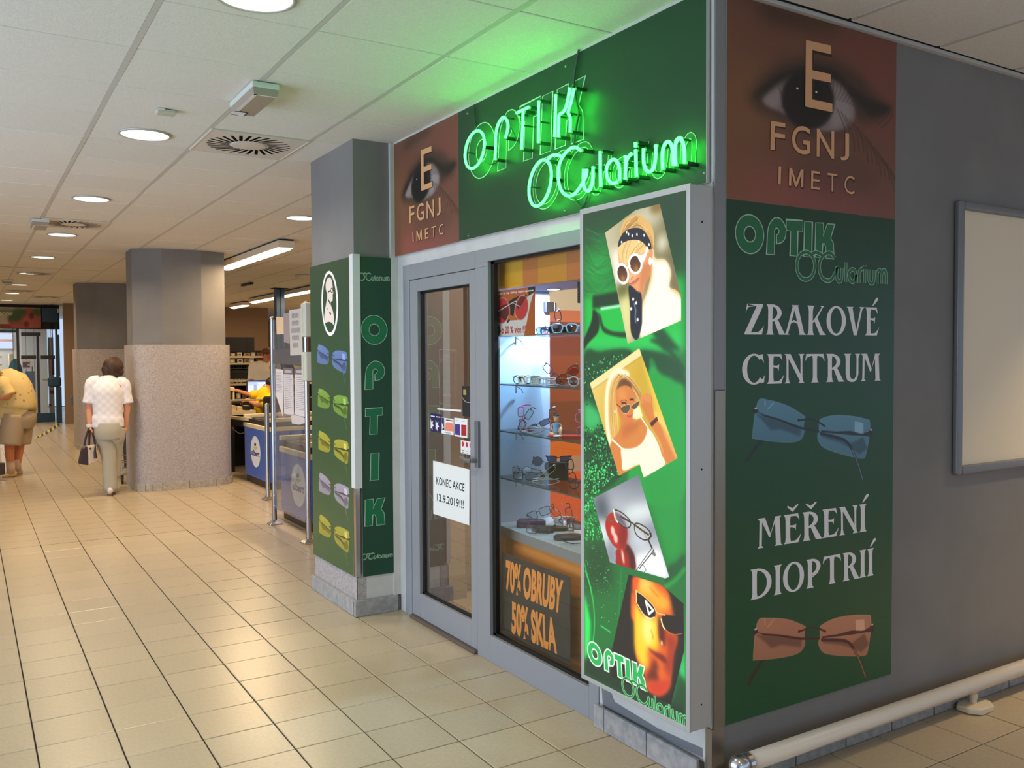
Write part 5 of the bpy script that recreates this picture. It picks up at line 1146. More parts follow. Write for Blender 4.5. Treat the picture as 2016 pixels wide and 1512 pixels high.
for i in range(3):
    a, b = xs[i], xs[i+1]-4
    qv = [p for p in (([(1.9914,1.1465),(1.9925,1.073)], [(1.9448,1.1464),(1.9459,1.0732)]), ([(1.942,1.1463),(1.9431,1.0731)], [(1.8982,1.1464),(1.8993,1.0735)]), ([(1.8955,1.1463),(1.8965,1.0734)], [(1.8585,1.1463),(1.8596,1.0738)]))[i]]
    quad = [qv[0][0], qv[1][0], qv[1][1], qv[0][1]]
    t, f = sheet_quad('door_sticker', ['small white label with a red dot, first of three above the door handle', 'small white label with a red dot, middle one of three above the door handle', 'small white label with a red dot, last of three, against the door stile'][i], 'sticker', quad, GXD-.0004*i, M_whp, 'red dot labels on the door')
    cu = (-(quad[0][0]+quad[1][0])/2, quad[0][1]*.72+quad[3][1]*.28); wu = abs(quad[0][0]-quad[1][0])*.3
    mb = MB().flat([ellp(cu[0], cu[1], wu, .015, 20)], f, .0014); add('red_dot', mb, M_redp, t)
    mb = MB()
    for k in range(4): zc = cu[1]-.035-.011*k; mb.flat([rect(cu[0]-wu*(.9-.2*(k % 2)), cu[0]+wu*(.9-.15*k % 1), zc-.002, zc+.002)], f, .0014)
    add('small_print', mb, mat('grey_print', (110, 110, 116), .6), t)
t, f = sheet_quad('paper_strip', 'thin white paper strip on the door glass above the stickers', 'paper strip', [(2.2798,1.3128),(1.9852,1.3157),(1.9868,1.3051),(2.2784,1.3036)], GXD, M_paper)
t, f = sheet_quad('door_card', 'black card with a gold square and pale arc on the door glass beside the frame', 'sticker', [(1.9715,1.4507),(1.8683,1.4513),(1.8707,1.2817),(1.9678,1.2838)], GXD, mat('black_card', (40, 40, 42), .4))
deco(t, f, 'gold_square', [[(1.9577,1.4323),(1.9236,1.4319),(1.924,1.402),(1.9582,1.4023)]], mat('gold_print', (170, 150, 90), .4)); mb = MB(); mb.ribbon(smooth_path(neg([(1.9693,1.3891),(1.9477,1.3712),(1.9123,1.3622),(1.871,1.3639)]), 4), .004, f, .0014); add('arc', mb, mat('silver_print', (170, 170, 170), .4), t)

# posters behind the window pane
pst = [(1.6672,1.9568),(1.2691,1.9593),(1.2711,1.7189),(1.6667,1.7207)]
us = [-p[0] for p in pst]; vs = [p[1] for p in pst]
cv = Cv(min(us)-.003, max(us)+.003, min(vs)-.003, max(vs)+.003, 900, (196, 106, 56)); P_ = n_ = neg
cv.poly(P_([(1.6653,1.7947),(1.5052,1.8002),(1.3917,1.7987),(1.2819,1.9295),(1.2965,1.9305),(1.3724,1.7198),(1.6662,1.7192)]), (216, 208, 204)); cv.poly(P_([(1.2819,1.9322),(1.2675,1.9313),(1.2692,1.7176),(1.3724,1.7198)]), (178, 92, 44)); cv.poly(P_([(1.2868,1.9272),(1.3314,1.8473),(1.3618,1.7842),(1.3919,1.7852),(1.3407,1.9119)]), (214, 206, 198))
cv.poly(P_([(1.6661,1.9624),(1.2672,1.9642),(1.2675,1.9313),(1.3506,1.9125),(1.4415,1.9233),(1.5253,1.8951),(1.5683,1.8751),(1.5151,1.8614),(1.5585,1.791),(1.6672,1.8687)]), (190, 98, 54)); cv.poly(P_([(1.3329,1.9594),(1.2672,1.9597),(1.2674,1.9365),(1.3308,1.9166)]), (40, 48, 44)); cv.poly(P_([(1.5253,1.8951),(1.4726,1.9115),(1.4108,1.9215),(1.3406,1.9226),(1.3606,1.9077),(1.4418,1.8906),(1.4731,1.8594),(1.4993,1.8607)]), (48, 46, 44))
for ctr, w_ in (([(1.5875,1.8537),(1.5151,1.8531),(1.584,1.9207)], 1), ([(1.3962,1.8598),(1.3338,1.8634),(1.3906,1.9216)], 1)):
    e = circ3(P_(ctr)); cv.poly(e(1.), (200, 58, 64), .95); cv.line(e(1.), .004, (196, 180, 172), 1, 0, True)
cv.poly(P_([(1.6507,1.8452),(1.5228,1.8756),(1.5154,1.8338),(1.553,1.7991)]), (84, 44, 48), .85); cv.poly(P_([(1.4419,1.8797),(1.4007,1.9154),(1.3506,1.9125),(1.391,1.8771),(1.4319,1.852)]), (90, 40, 40), .8); cv.poly(P_([(1.6228,1.8666),(1.5682,1.8863),(1.5254,1.8841),(1.5685,1.8584)]), (110, 40, 44), .8)
cv.line(P_([(1.6507,1.8452),(1.4728,1.8923),(1.4417,1.8961)]), .005, (214, 208, 206)); cv.line(P_([(1.4729,1.8854),(1.4113,1.8673)]), .004, (210, 206, 204)); cv.poly(P_([(1.5043,1.883),(1.4574,1.8805),(1.4735,1.821),(1.5049,1.8278)]), (44, 44, 46)); cv.poly(P_([(1.5423,1.796),(1.5103,1.8087),(1.5078,1.7975),(1.5318,1.7873)]), (46, 44, 44)); cv.poly(P_([(1.6668,1.8061),(1.6238,1.7876),(1.5968,1.7473),(1.6245,1.7226),(1.6667,1.7207)]), (58, 60, 64))
mW = cv.material('window_poster_print', .35)
t = thing('sale_poster', 'sale poster of red round sunglasses standing in the shop window on the top glass shelf', 'poster', (.05, 1.45, pst[2][1]))
cv.sheet('print', FA(.05), mW, t, quad=[P_([p])[0] for p in (pst[3], pst[2], pst[1], pst[0])])
words(t, M_whp, 'U nás si na slevy nehrajeme', FA(.049), P_([(1.6552,1.9348),(1.2829,1.9336),(1.2842,1.9477),(1.655,1.9504)]), .0, .018)
words(t, mat('red_letters', (190, 26, 40), .5), 'o 20 % více !!!', FA(.049), P_([(1.5904,1.7337),(1.3548,1.7342),(1.3544,1.7705),(1.59,1.7738)]), .0, .016)

qd = [(1.5991,0.58),(0.9827,0.5796),(0.9836,0.16),(1.5991,0.1604)]
t = thing('sale_poster', 'black sale poster with big orange letters low in the shop window', 'poster', (.05, 1.2, qd[3][1])); f = FA(.05)
mb = MB(); lf_ = smooth_path(neg([(1.5991,0.58),(1.6081,0.4356),(1.6096,0.3043),(1.5991,0.1604)]), 4); mb.flat([lf_+neg([(0.9836,0.16),(0.9827,0.5796)])], f, 0, .002); add('sheet', mb, mat('black_poster_paper', (44, 42, 40), .5), t)
for s_, l in (('70% OBRUBY', [(1.5617,0.3831),(1.0565,0.3826),(1.0344,0.5543),(1.5607,0.5513)]), ('50% SKLA', [(1.5068,0.1734),(1.0912,0.1816),(1.1038,0.3523),(1.5051,0.345)])):
    words(t, mat('orange_letters', (236, 146, 62), .5), s_, f, neg(l), .001, .045)
# ================================================================== the display cabinet behind the window
M_lam = mat('pale_blue_laminate', (206, 214, 228), .5)
M_cabor = mat('orange_front_board', (226, 138, 52), .55); M_cabye = mat('yellow_front_board', (222, 166, 40), .55); M_cabdo = mat('deep_orange_board', (204, 122, 58), .55)
M_ctop = mat('grey_counter_top', (196, 204, 216), .4); M_clip = mat('grey_counter_lip', (134, 134, 132), .5)
cb = thing('display_cabinet', 'orange fronted display cabinet with pale blue side wall inside the shop window', 'cabinet', (.3, 1.0, 0))
CX0, CX1 = .085, .516
add('side_panel', MB().box(CX0, 1.83, .0, CX1, 1.85, 1.985), M_lam, cb)
add('side_panel', MB().box(CX0, .20, .0, CX1, .22, 1.985), M_lam, cb)
ct = MB().prism([(.145, 1.83), (.10, .96), (.09, .22), (CX1, .22), (CX1, 1.83)], .655, .686); add('counter_top', ct, M_ctop, cb)
add('counter_lip', MB().prism([(.143, 1.829), (.098, .96), (.088, .22), (.096, .22), (.106, .96), (.151, 1.829)], .634, .6845), M_clip, cb)
add('front_board', MB().prism([(.16, 1.829), (.115, .96), (.105, .22), (.12, .22), (.13, .96), (.175, 1.829)], .02, .634), M_cabor, cb)
add('cabinet_ceiling', MB().box(CX0+.012, .22, 1.985, CX1, 1.85, 2.0), mat('lavender_grey_board', (178, 178, 194), .6), cb)
edges = [1.85, 1.436, 1.30, 1.05, .62, .22]
for k in range(5):
    add('header_board', MB().box(.085, edges[k+1]+.0005, 1.972, .097, edges[k]-.0005, 2.3), [M_cabye, M_cabdo, mat('amber_front_board', (214, 144, 46), .55), M_cabdo, M_cabye][k], cb)
sp = thing('cabinet_spotlight', 'small lit round spotlight in the ceiling of the display cabinet', 'spotlight', (.40, 1.62, 1.98))
add('trim_ring', MB().lathe([(.036, .0), (.04, -.002), (.04, .004), (.036, .004)], (.40, 1.62, 1.981), 24), M_steel, sp); add('lens', MB().lathe([(.034, -.003), (.034, .002)], (.40, 1.62, 1.981), 24), emis('spot_lens', (226, 236, 255), 6.0), sp)
area_light('cabinet_spot_lamp', (.40, 1.62, 1.972), (0, 0, 0), 36.0, (.44, .62, 1.0), .05, shape='DISK')
area_light('cabinet_spot_lamp_2', (.36, .8, 1.972), (0, 0, 0), 6, (.9, .9, 1.0), .05, shape='DISK')
area_light('shop_ceiling_lamp', (2.4, 1.6, 2.84), (0, 0, 0), 42, (1., .86, .68), 1.2, .3)
area_light('shop_ceiling_lamp_2', (.85, 2.15, 2.84), (0, 0, 0), 30, (1., .84, .66), .3, .3)
add('hinge_plate', MB().box(CX1-.045, 1.8, 1.865, CX1+.012, 1.829, 1.925), M_steel, cb, bevel=.004); add('hinge_plate', MB().box(CX1+.014, 1.8, 1.868, CX1+.03, 1.829, 1.922), M_steel, cb, bevel=.004)
bk = thing('black_bracket', 'black narrow bracket high on the window behind the light box edge', 'bracket', (.05, .968, 1.9))
(ya, za), (yb, zb) = [(0.9132,1.9547),(0.8824,1.8581)]
add('body', MB().box(.045, yb, zb, .07, ya, za), M_black, bk, bevel=.003); add('screw', MB().cyl((.044, (ya+yb)/2, (za+zb)/2), (.040, (ya+yb)/2, (za+zb)/2), .004), M_steel, bk)
SHELF = [1.728, 1.465, 1.21, .953]
ords = ['topmost glass shelf in the display cabinet, under the sale poster', 'second glass shelf from the top of the display cabinet', 'third glass shelf from the top, holding the bathing figurine', 'lowest glass shelf in the display cabinet, holding the black box']
for k, z in enumerate(SHELF):
    t = thing('glass_shelf', ords[k], 'shelf', (.3, 1.0, z-.008), 'glass shelves of the display cabinet')
    add('pane', MB().prism([(.148, 1.828), (.101, .96), (.091, .222), (.45, .222), (.45, 1.828)], z-.0065, z), M_glshelf, t)
    add('edge', MB().prism([(.146, 1.828), (.099, .96), (.089, .222), (.0915, .222), (.1015, .96), (.1485, 1.828)], z-.0068, z+.0002), M_gledge, t)
    for y in (1.70, .4):
        add('shelf_bracket', MB().box(.2, y-.004, z-.05, .206, y+.004, z-.0068).tube([(.206, y, z-.012), (.24, y, z-.03), (.25, y, z-.05)], .0025, 6), M_steel, t)

# ------------------------------------------------------------------ eyewear
def rim(shape, cx, w, h):
    if shape == 'round': p = ellp(cx, h/2, w/2, h/2, 22)
    elif shape == 'rect': p = [(cx+w/2*math.copysign(abs(math.cos(t))**.38, math.cos(t)), h/2+h/2*math.copysign(abs(math.sin(t))**.38, math.sin(t))*(1 if math.sin(t) > 0 else .96)) for t in np.linspace(0, 2*PI, 25)[:-1]]
    elif shape == 'way': p = [(cx+w/2*math.copysign(abs(math.cos(t))**.5, math.cos(t))*(1 if math.sin(t) > -.1 else .84), h/2+h/2*math.copysign(abs(math.sin(t))**.55, math.sin(t))) for t in np.linspace(0, 2*PI, 25)[:-1]]
    else: p = [(cx+w/2*math.copysign(abs(math.cos(t))**.7, math.cos(t)), h/2+h/2*math.copysign(abs(math.sin(t))**.8, math.sin(t))+.006*math.cos(t)*math.copysign(1, cx)) for t in np.linspace(0, 2*PI, 25)[:-1]]
    return p
def eyewear(label, loc, rot, shape='rect', fm=None, lm=None, r=.0018, w=.052, h=.036, fold=0., tm=None, group='spectacle frames in the display cabinet'):
    """front in the local XZ plane facing -Y, arms towards +Y; rot = (x, y, z) tilt of the whole pair"""
    t = thing('eyeglasses' if 'sun' not in label else 'sunglasses', label, 'glasses', (0, 0, 0), group); local(t)
    mb = MB(); c = w/2+.009
    for sg in (-1, 1):
        mb.tube([(x, .004*(abs(x)/.07)**2*4, z) for x, z in rim(shape, sg*c, w, h)], r, 6, True)
        mb.tube([(sg*(c+w/2-.002), .012, h*.78), (sg*(c+w/2+.006), .014, h*.8), (sg*(c+w/2+.007), .022, h*.8)], r*1.3, 6)
    mb.tube([(-.011, .001, h*.66), (-.005, -.001, h*.75), (.005, -.001, h*.75), (.011, .001, h*.66)], r*1.1, 6)
    add('frame', mb, fm, t, smooth=True)
    for sg in (-1, 1):
        l = MB(); P_ = rim(shape, sg*c, w*.97, h*.97); l.add([(x, .004*(abs(x)/.07)**2*4, z) for x, z in P_]+[(sg*c, .006, h/2)], [(i, (i+1) % len(P_), len(P_)) for i in range(len(P_))]); add('lens', l, lm, t)
        x0 = sg*(c+w/2+.007)
        if fold: a = [(x0, .022, h*.8), (x0-sg*.05, .03+.004*sg, h*.8), (x0-sg*.10, .03+.004*sg, h*.78), (x0-sg*.135, .032, h*.5)]
        else: a = [(x0, .022, h*.8), (x0+sg*.001, .06, h*.8), (x0, .10, h*.76), (x0-sg*.002, .125, h*.55), (x0-sg*.004, .142, h*.2)]
        add('temple', MB().tube(a, [r*1.2, r*1.3, r*1.4, r*1.5, r*1.3][:len(a)], 6), tm or fm, t, smooth=True)
    t.rotation_euler = rot
    bpy.context.view_layer.update()
    M_ = Euler(rot).to_matrix(); lo = min((M_ @ v.co).z for ch in t.children for v in ch.data.vertices)
    t.location = (loc[0], loc[1], loc[2]-lo+.0004)
    return t
def em_(n, c, **k): return mat('eyewear_'+n, c, k.pop('rough', .3), **k)
E_bk, E_wh, E_nv, E_br = em_('black', (24, 24, 28)), em_('white', (236, 236, 232)), em_('navy', (34, 40, 74)), em_('brown', (84, 46, 34))
E_sv, E_gd, E_pk, E_rd = em_('silver', (190, 190, 192), metal=.8), em_('gunmetal', (84, 84, 90), metal=.7), em_('pink', (214, 110, 160)), em_('red', (120, 34, 48))
E_bl, E_gr, E_or, E_pu = em_('light_blue', (136, 198, 220)), em_('pale_grey', (190, 192, 192)), em_('amber', (206, 120, 70)), em_('dark_violet', (54, 40, 66))
G_cl = glass('clear_lens', (240, 246, 246), 1.0); G_dk = glass('dark_lens', (46, 48, 58), 1.0); G_bl = glass('blue_lens', (90, 120, 180), 1.0); G_am = glass('amber_lens', (216, 150, 100), 1.0); G_gr = glass('grey_lens', (140, 148, 150), 1.0); G_go = glass('mirrored_gold_lens', (200, 180, 140), 2.2)
R = math.radians
z1, z2, z3, z4, z5 = SHELF[0], SHELF[1], SHELF[2], SHELF[3], .6865
eyewear('navy sunglasses with dark blue lenses next to the sale poster', (.29, 1.64, z1), (0, 0, R(-30)), 'way', E_nv, G_bl, .0026, .05, .042)
eyewear('thin gunmetal sunglasses with black lenses on the top shelf', (.34, 1.565, z1), (R(8), 0, R(-50)), 'round', E_gd, G_dk, .0016, .05, .042)
eyewear('dark violet glasses standing on end on the top shelf', (.33, 1.50, z1), (R(0), R(82), R(-35)), 'rect', E_pu, G_cl, .0022, .05, .034)
eyewear('navy folded glasses lying in front of the upright pair, top shelf', (.26, 1.455, z1), (R(0), 0, R(-68)), 'rect', E_nv, G_dk, .002, .048, .028, 1.)
eyewear('black sunglasses lying open beside the light blue pair', (.29, 1.40, z1), (R(10), 0, R(-28)), 'way', E_bk, G_dk, .0026, .052, .04)
eyewear('light blue sunglasses with dark lenses on the top shelf', (.20, 1.235, z1), (0, 0, R(-38)), 'way', E_bl, G_gr, .0034, .054, .044)
eyewear('black round glasses first on the second shelf', (.22, 1.66, z2), (0, 0, R(-52)), 'round', E_bk, G_cl, .0024, .044, .044)
eyewear('white framed sunglasses with mirrored lenses on the second shelf', (.185, 1.54, z2), (0, 0, R(-50)), 'way', E_wh, G_go, .0034, .054, .046)
eyewear('navy rimmed glasses propped up steeply behind the white pair', (.30, 1.52, z2), (R(0), R(50), R(-38)), 'rect', E_nv, G_cl, .0022, .05, .038)
eyewear('clear plastic glasses beside the white sunglasses', (.205, 1.42, z2), (0, 0, R(-70)), 'rect', E_gr, G_cl, .0024, .05, .038)
eyewear('silver folded glasses lying flat in the middle of the second shelf', (.28, 1.40, z2), (R(84), 0, R(-40)), 'rect', E_sv, G_cl, .0016, .05, .03, 1.)
eyewear('brown sunglasses with amber lenses tilted up on the second shelf', (.29, 1.31, z2), (R(0), R(-38), R(-35)), 'way', E_br, G_am, .0026, .054, .046)
eyewear('amber rimmed sunglasses behind the tilted brown pair', (.38, 1.34, z2), (R(-20), R(-20), R(-35)), 'round', E_or, G_am, .0022, .05, .046)
eyewear('pale grey sunglasses with grey lenses at the light box end', (.20, 1.10, z2), (0, 0, R(-40)), 'round', E_gr, G_gr, .0032, .05, .046)
eyewear('pink glasses standing on end on the third shelf', (.20, 1.67, z3), (0, R(83), R(-60)), 'rect', E_pk, G_cl, .0028, .052, .036)
eyewear('black glasses leaning at a slant beside the pink pair', (.23, 1.62, z3), (0, R(-58), R(-40)), 'rect', E_bk, G_cl, .002, .052, .032)
eyewear('navy glasses with shiny lenses leaning low on the third shelf', (.26, 1.55, z3), (0, R(-24), R(-32)), 'rect', E_nv, G_gr, .002, .052, .03)
eyewear('thin silver glasses lying flat on the third shelf', (.20, 1.52, z3), (R(86), 0, R(-60)), 'rect', E_sv, G_cl, .0016, .05, .03, 1.)
eyewear('rimless clear glasses lying flat before the dark red pair', (.175, 1.44, z3), (R(86), 0, R(-30)), 'rect', E_gr, G_cl, .0014, .05, .03, 1.)
eyewear('dark red glasses with white arms standing on end', (.25, 1.44, z3), (0, R(84), R(-40)), 'rect', E_rd, G_cl, .0024, .05, .034, 0., E_wh)
eyewear('pink translucent glasses standing on end past the figurine', (.20, 1.135, z3), (0, R(84), R(-40)), 'way', E_pk, G_cl, .0026, .05, .036)
eyewear('rimless glasses with rosy lenses first on the lowest shelf', (.21, 1.665, z4), (R(-12), 0, R(-62)), 'round', E_gd, G_cl, .0014, .05, .044)
eyewear('gunmetal glasses propped behind the black rectangular pair', (.31, 1.61, z4), (R(-16), R(24), R(-40)), 'round', E_gd, G_gr, .0016, .052, .05)
eyewear('black rectangular glasses in front on the lowest shelf', (.185, 1.59, z4), (0, 0, R(-46)), 'rect', E_bk, G_cl, .0022, .052, .04)
eyewear('pale green metal glasses leaning across the black box', (.235, 1.44, z4), (0, R(-40), R(-34)), 'rect', mat('eyewear_pale_green', (150, 156, 130), .3, metal=.5), G_gr, .0018, .05, .026, 1.)
eyewear('clear reading glasses lying flat before the black box', (.19, 1.39, z4), (R(84), 0, R(-35)), 'rect', E_sv, G_cl, .0015, .052, .03, 1.)
eyewear('dark brown glasses standing on end on the lowest shelf', (.28, 1.33, z4), (0, R(80), R(-38)), 'way', E_br, G_cl, .0028, .052, .04)
eyewear('black thick glasses at the light box end of the lowest shelf', (.24, 1.16, z4), (0, 0, R(-38)), 'round', E_bk, G_cl, .003, .046, .044)
bx_ = thing('black_box', 'small black box carrying a pair of glasses on the lowest shelf', 'box', (.345, 1.50, z4))
Rz = Matrix.Translation((.345, 1.50, z4+.0005)) @ Matrix.Rotation(R(-32), 4, 'Z')
add('body', MB().box(-.052, -.03, 0, .052, .03, .082).xform(Rz), mat('black_card_box', (50, 46, 34), .6), bx_, bevel=.002); add('lid', MB().box(-.0535, -.0315, .0822, .0535, .0315, .096).xform(Rz), mat('black_card_box_lid', (44, 42, 32), .6), bx_, bevel=.002)
eyewear('black glasses with bluish lenses resting on the black box', (.345, 1.50, z4+.097), (0, 0, R(-34)), 'rect', E_bk, G_bl, .0018, .05, .03)
# counter
eyewear('open gunmetal glasses in front on the grey counter top', (.185, 1.46, z5), (0, 0, R(-46)), 'rect', E_gd, G_cl, .002, .054, .042)
eyewear('gunmetal glasses tilted over the violet case', (.33, 1.66, z5), (R(-10), R(-22), R(-40)), 'rect', E_gd, G_cl, .002, .056, .044)
eyewear('dark glasses propped beside the violet case', (.37, 1.55, z5), (0, R(50), R(-36)), 'rect', E_bk, G_cl, .0018, .05, .036)
eyewear('brown glasses standing on end behind the dark wedge case', (.325, 1.40, z5), (0, R(82), R(-36)), 'rect', E_br, G_cl, .002, .052, .034)
eyewear('silver glasses folded at the back of the counter top', (.455, 1.60, z5), (R(20), 0, R(-30)), 'rect', E_sv, G_gr, .0018, .05, .036, 1.)
eyewear('silver wire glasses lying flat past the black case', (.43, 1.48, z5), (R(80), 0, R(-20)), 'rect', E_sv, G_cl, .0016, .05, .032)
eyewear('brown wire glasses tilted up at the light box end of the counter', (.30, 1.22, z5), (R(-14), R(14), R(-36)), 'way', E_br, G_gr, .0018, .052, .042)
eyewear('silver and black glasses lying flat at the light box end of the counter', (.205, 1.165, z5), (R(78), 0, R(-50)), 'rect', E_gd, G_cl, .0018, .052, .034, 1.)
def case(label, x, y, z, L_, w, h, m, rz, mid=True):
    t = thing('glasses_case', label, 'case', (x, y, z), 'glasses cases on the counter'); T = Matrix.Translation((x, y, z+.0005)) @ Matrix.Rotation(rz, 4, 'Z')
    def half(z0, z1, s_): 
        p = [(L_/2*math.copysign(abs(math.cos(a))**.5, math.cos(a)), w/2*math.copysign(abs(math.sin(a))**.6, math.sin(a))) for a in np.linspace(0, 2*PI, 29)[:-1]]
        mb = MB(); n = len(p); rows = [(1., z0), (1., z0+(z1-z0)*.5), (s_, z1)]
        for k, zz in rows: mb.v += [(a*k, b*k, zz) for a, b in p]
        for j in range(2): mb.f += [(j*n+i, j*n+(i+1) % n, (j+1)*n+(i+1) % n, (j+1)*n+i) for i in range(n)]
        mb.f += [tuple(range(n-1, -1, -1)), tuple(range(2*n, 3*n))]; return mb.xform(T)
    add('shell', half(0, h*.45, 1.), m, t, smooth=False); add('lid', half(h*.47, h, .82), m, t, smooth=True); return t
case('violet hard case under tilted glasses on the counter top', .26, 1.64, z5, .16, .062, .042, mat('violet_leather', (74, 60, 92), .35), R(-36))
case('flat dark case lying behind the open gunmetal glasses', .30, 1.51, z5, .19, .06, .02, mat('dark_case_leather', (52, 46, 40), .4), R(-34))
case('small dark pouch behind the lenses of the open gunmetal glasses', .235, 1.49, z5, .12, .045, .018, mat('dark_case_leather', (52, 46, 40), .4), R(-46))
case('dark wedge case at the light box end of the counter top', .245, 1.27, z5, .15, .08, .022, mat('dark_case_leather', (52, 46, 40), .4), R(-20))
# figurine on the third shelf
fg = thing('figurine', 'seated clay bather figurine in a blue swimsuit with a dark cap on the third shelf', 'figurine', (.215, 1.33, z3)); FX, FY = .215, 1.33
FT = Matrix.Translation((FX, FY, z3+.0005)) @ Matrix.Rotation(R(-33), 4, 'Z')
sk = mat('clay_skin', (226, 166, 124), .5)
b_ = MB().lathe([(.006, .0), (.024, .002), (.026, .012), (.020, .03), (.016, .045), (.018, .056), (.014, .064), (.006, .068)], (0, 0, 0), 16); add('swimsuit', b_.xform(FT), mat('blue_swimsuit', (112, 164, 204), .5), fg, smooth=True)
b_ = MB().ball((0, -.002, .084), (.0135, .0135, .016)).cyl((0, 0, .064), (0, 0, .075), .006); add('head', b_.xform(FT), sk, fg, smooth=True)
b_ = MB().ball((.001, .002, .101), (.0155, .0155, .011)).ball((-.008, .0, .113), .006, 8, 6); add('cap', b_.xform(FT), mat('dark_cap', (70, 60, 66), .5), fg, smooth=True); add('cap_band', MB().lathe([(.0145, .094), (.0155, .096), (.0145, .098)], (0, 0, 0), 16).xform(FT), E_wh, fg)
for sg in (-1, 1):
    add('arm', MB().tube([(sg*.016, 0, .06), (sg*.026, .004, .045), (sg*.024, -.006, .03), (sg*.012, -.016, .028)], [.005, .0055, .005, .004], 8).xform(FT), sk, fg, smooth=True)
add('leg', MB().tube([(.012, -.008, .01), (.022, -.03, .038), (.020, -.036, .02), (.018, -.044, .004), (.012, -.052, .005)], [.011, .010, .008, .007, .005], 8).xform(FT), sk, fg, smooth=True)
add('leg', MB().tube([(-.012, -.01, .011), (-.03, -.022, .011), (-.016, -.04, .009), (.0, -.046, .007)], [.011, .0105, .009, .006], 8).xform(FT), sk, fg, smooth=True)
tr = thing('red_tray', 'bright red flat case under the figurine on the third shelf', 'tray', (.24, 1.30, z3)); 
add('sheet', MB().box(-.09, -.045, 0, .09, .045, .003).xform(Matrix.Translation((.245, 1.295, z3-.0)) @ Matrix.Rotation(R(-40), 4, 'Z')), mat('red_card', (206, 44, 50), .4), tr)
shl = thing('seashell', 'white seashell at the front edge beside the figurine', 'shell', (.15, 1.235, z3)); sm_ = MB()
n_r = 15
for i in range(9):
    a = i/8; sm_.v += [(math.cos(t)*(.004+.02*a)*(1+.06*math.cos(t*9)), math.sin(t)*(.004+.017*a)*(1+.06*math.cos(t*9)), .017*math.sin(a*PI/2.+.15)*(1-.75*a*a)+.004) for t in np.linspace(0, 2*PI, n_r+1)[:-1]]
sm_.f += [(j*n_r+i, j*n_r+(i+1) % n_r, (j+1)*n_r+(i+1) % n_r, (j+1)*n_r+i) for j in range(8) for i in range(n_r)]+[tuple(range(n_r)), tuple(range(8*n_r, 9*n_r))[::-1]]
add('shell_body', sm_.xform(Matrix.Translation((.15, 1.225, z3))), mat('white_shell', (238, 240, 240), .35), shl, smooth=True)
cu = thing('wooden_cupboard', 'dark brown cupboard standing inside the shop, seen at the edge of the door glass', 'cupboard', (.8, 3.1, 0))
add('carcass', MB().box(.56, 2.85, .06, 1.0, 3.28, 2.5), mat('dark_brown_wood', (104, 76, 54), .5, var=(90, 62, 42), vscale=6), cu); add('plinth', MB().box(.58, 2.87, .0045, .98, 3.27, .0598), M_black, cu); add('door', MB().box(.545, 2.86, .08, .5595, 3.27, 2.45), mat('brown_wood_door', (118, 88, 64), .5), cu, bevel=.003)
# ================================================================== ceiling fittings
M_whp2 = mat('white_plastic', (222, 220, 214), .45); M_dl = emis('downlight_glow', (255, 246, 226), 3.2)
def place(i): return ['first in the row from the camera', 'second in the row, before the big swirl vent', 'third in the row down the mall', 'fourth in the row down the mall', 'fifth in the row down the mall', 'sixth in the row down the mall', 'seventh in the row down the mall', 'eighth in the row down the mall', 'last in the row before the far shop'][i]
def downlight(x, y, label, power=30, grp='round downlights along the mall', col=WARM):
    t = thing('ceiling_downlight', label, 'ceiling light', (x, y, CEIL-.01), grp)
    add('trim_ring', MB().lathe([(.134, .004), (.134, -.004), (.138, -.008), (.150, -.005), (.152, .004)], (x, y, CEIL), 36), M_silver, t, smooth=True)
    add('diffuser', MB().lathe([(.02, -.0025), (.134, -.002), (.134, .002)], (x, y, CEIL), 36), M_dl, t)
    if power: area_light('downlight_lamp', (x, y, CEIL-.012), (0, 0, 0), power, col, .24, shape='DISK', spread=2.6)
for i, (x, y) in enumerate(DOWN): downlight(x, y, 'round recessed ceiling downlight, '+place(i), [15, 18, 24, 27, 29, 30, 30, 30, 30][i], col=SOFT if i < 2 else WARM)
downlight(.434, 5.95, 'round recessed ceiling downlight half hidden by the green pilaster', 30)
# the same row goes on behind the viewer and round the corner
for i, (x, y, p) in enumerate([(-1.395, -1.5, 9), (-1.395, -4.0, 9), (6.2, -1.0, 22)]):
    area_light('downlight_lamp', (x, y, CEIL-.012), (0, 0, 0), p, WARM, .24, shape='DISK', spread=2.6)
area_light('wall_side_downlight', (3.25, -.85, CEIL-.012), (0, 0, 0), 34, WARM, .2, shape='DISK', spread=1.75)
def swirl(x, y, label, parts=True):
    t = thing('ceiling_vent', label, 'vent', (x, y, CEIL-.01), 'swirl vents along the mall'); fr = lambda u, v, d=0.: (x+u, y+v, CEIL-d)
    holes = []
    for k in range(28):
        a = 2*PI*k/28; off = .42; c, s_ = math.cos(a), math.sin(a); c2, s2 = math.cos(a+off), math.sin(a+off)
        p = np.array([.118*c, .118*s_]); q = p+.14*np.array([c2, s2]); n = np.array([-s2, c2])*.0105
        holes.append([tuple(p+n), tuple(p-n), tuple(q-n), tuple(q+n)])
    mb = MB().flat([rect(-.294, .294, -.294, .294)]+holes, fr, .003)
    add('face_plate', mb, mat('vent_plate', (214, 206, 198), .5), t)
    add('rim', MB().box(x-.297, y-.297, CEIL-.006, x+.297, y-.289, CEIL+.004).box(x-.297, y+.289, CEIL-.006, x+.297, y+.297, CEIL+.004).box(x-.297, y-.289, CEIL-.006, x-.289, y+.289, CEIL+.004).box(x+.289, y-.289, CEIL-.006, x+.297, y+.289, CEIL+.004), mat('vent_plate', (214, 206, 198), .5), t)
    add('dark_box', MB().box(x-.29, y-.29, CEIL+.02, x+.29, y+.29, CEIL+.028), M_void, t)
    add('centre_disc', MB().lathe([(.006, -.006), (.10, -.0045), (.112, -.003)], (x, y, CEIL), 28), mat('vent_plate', (214, 206, 198), .5), t, smooth=True)
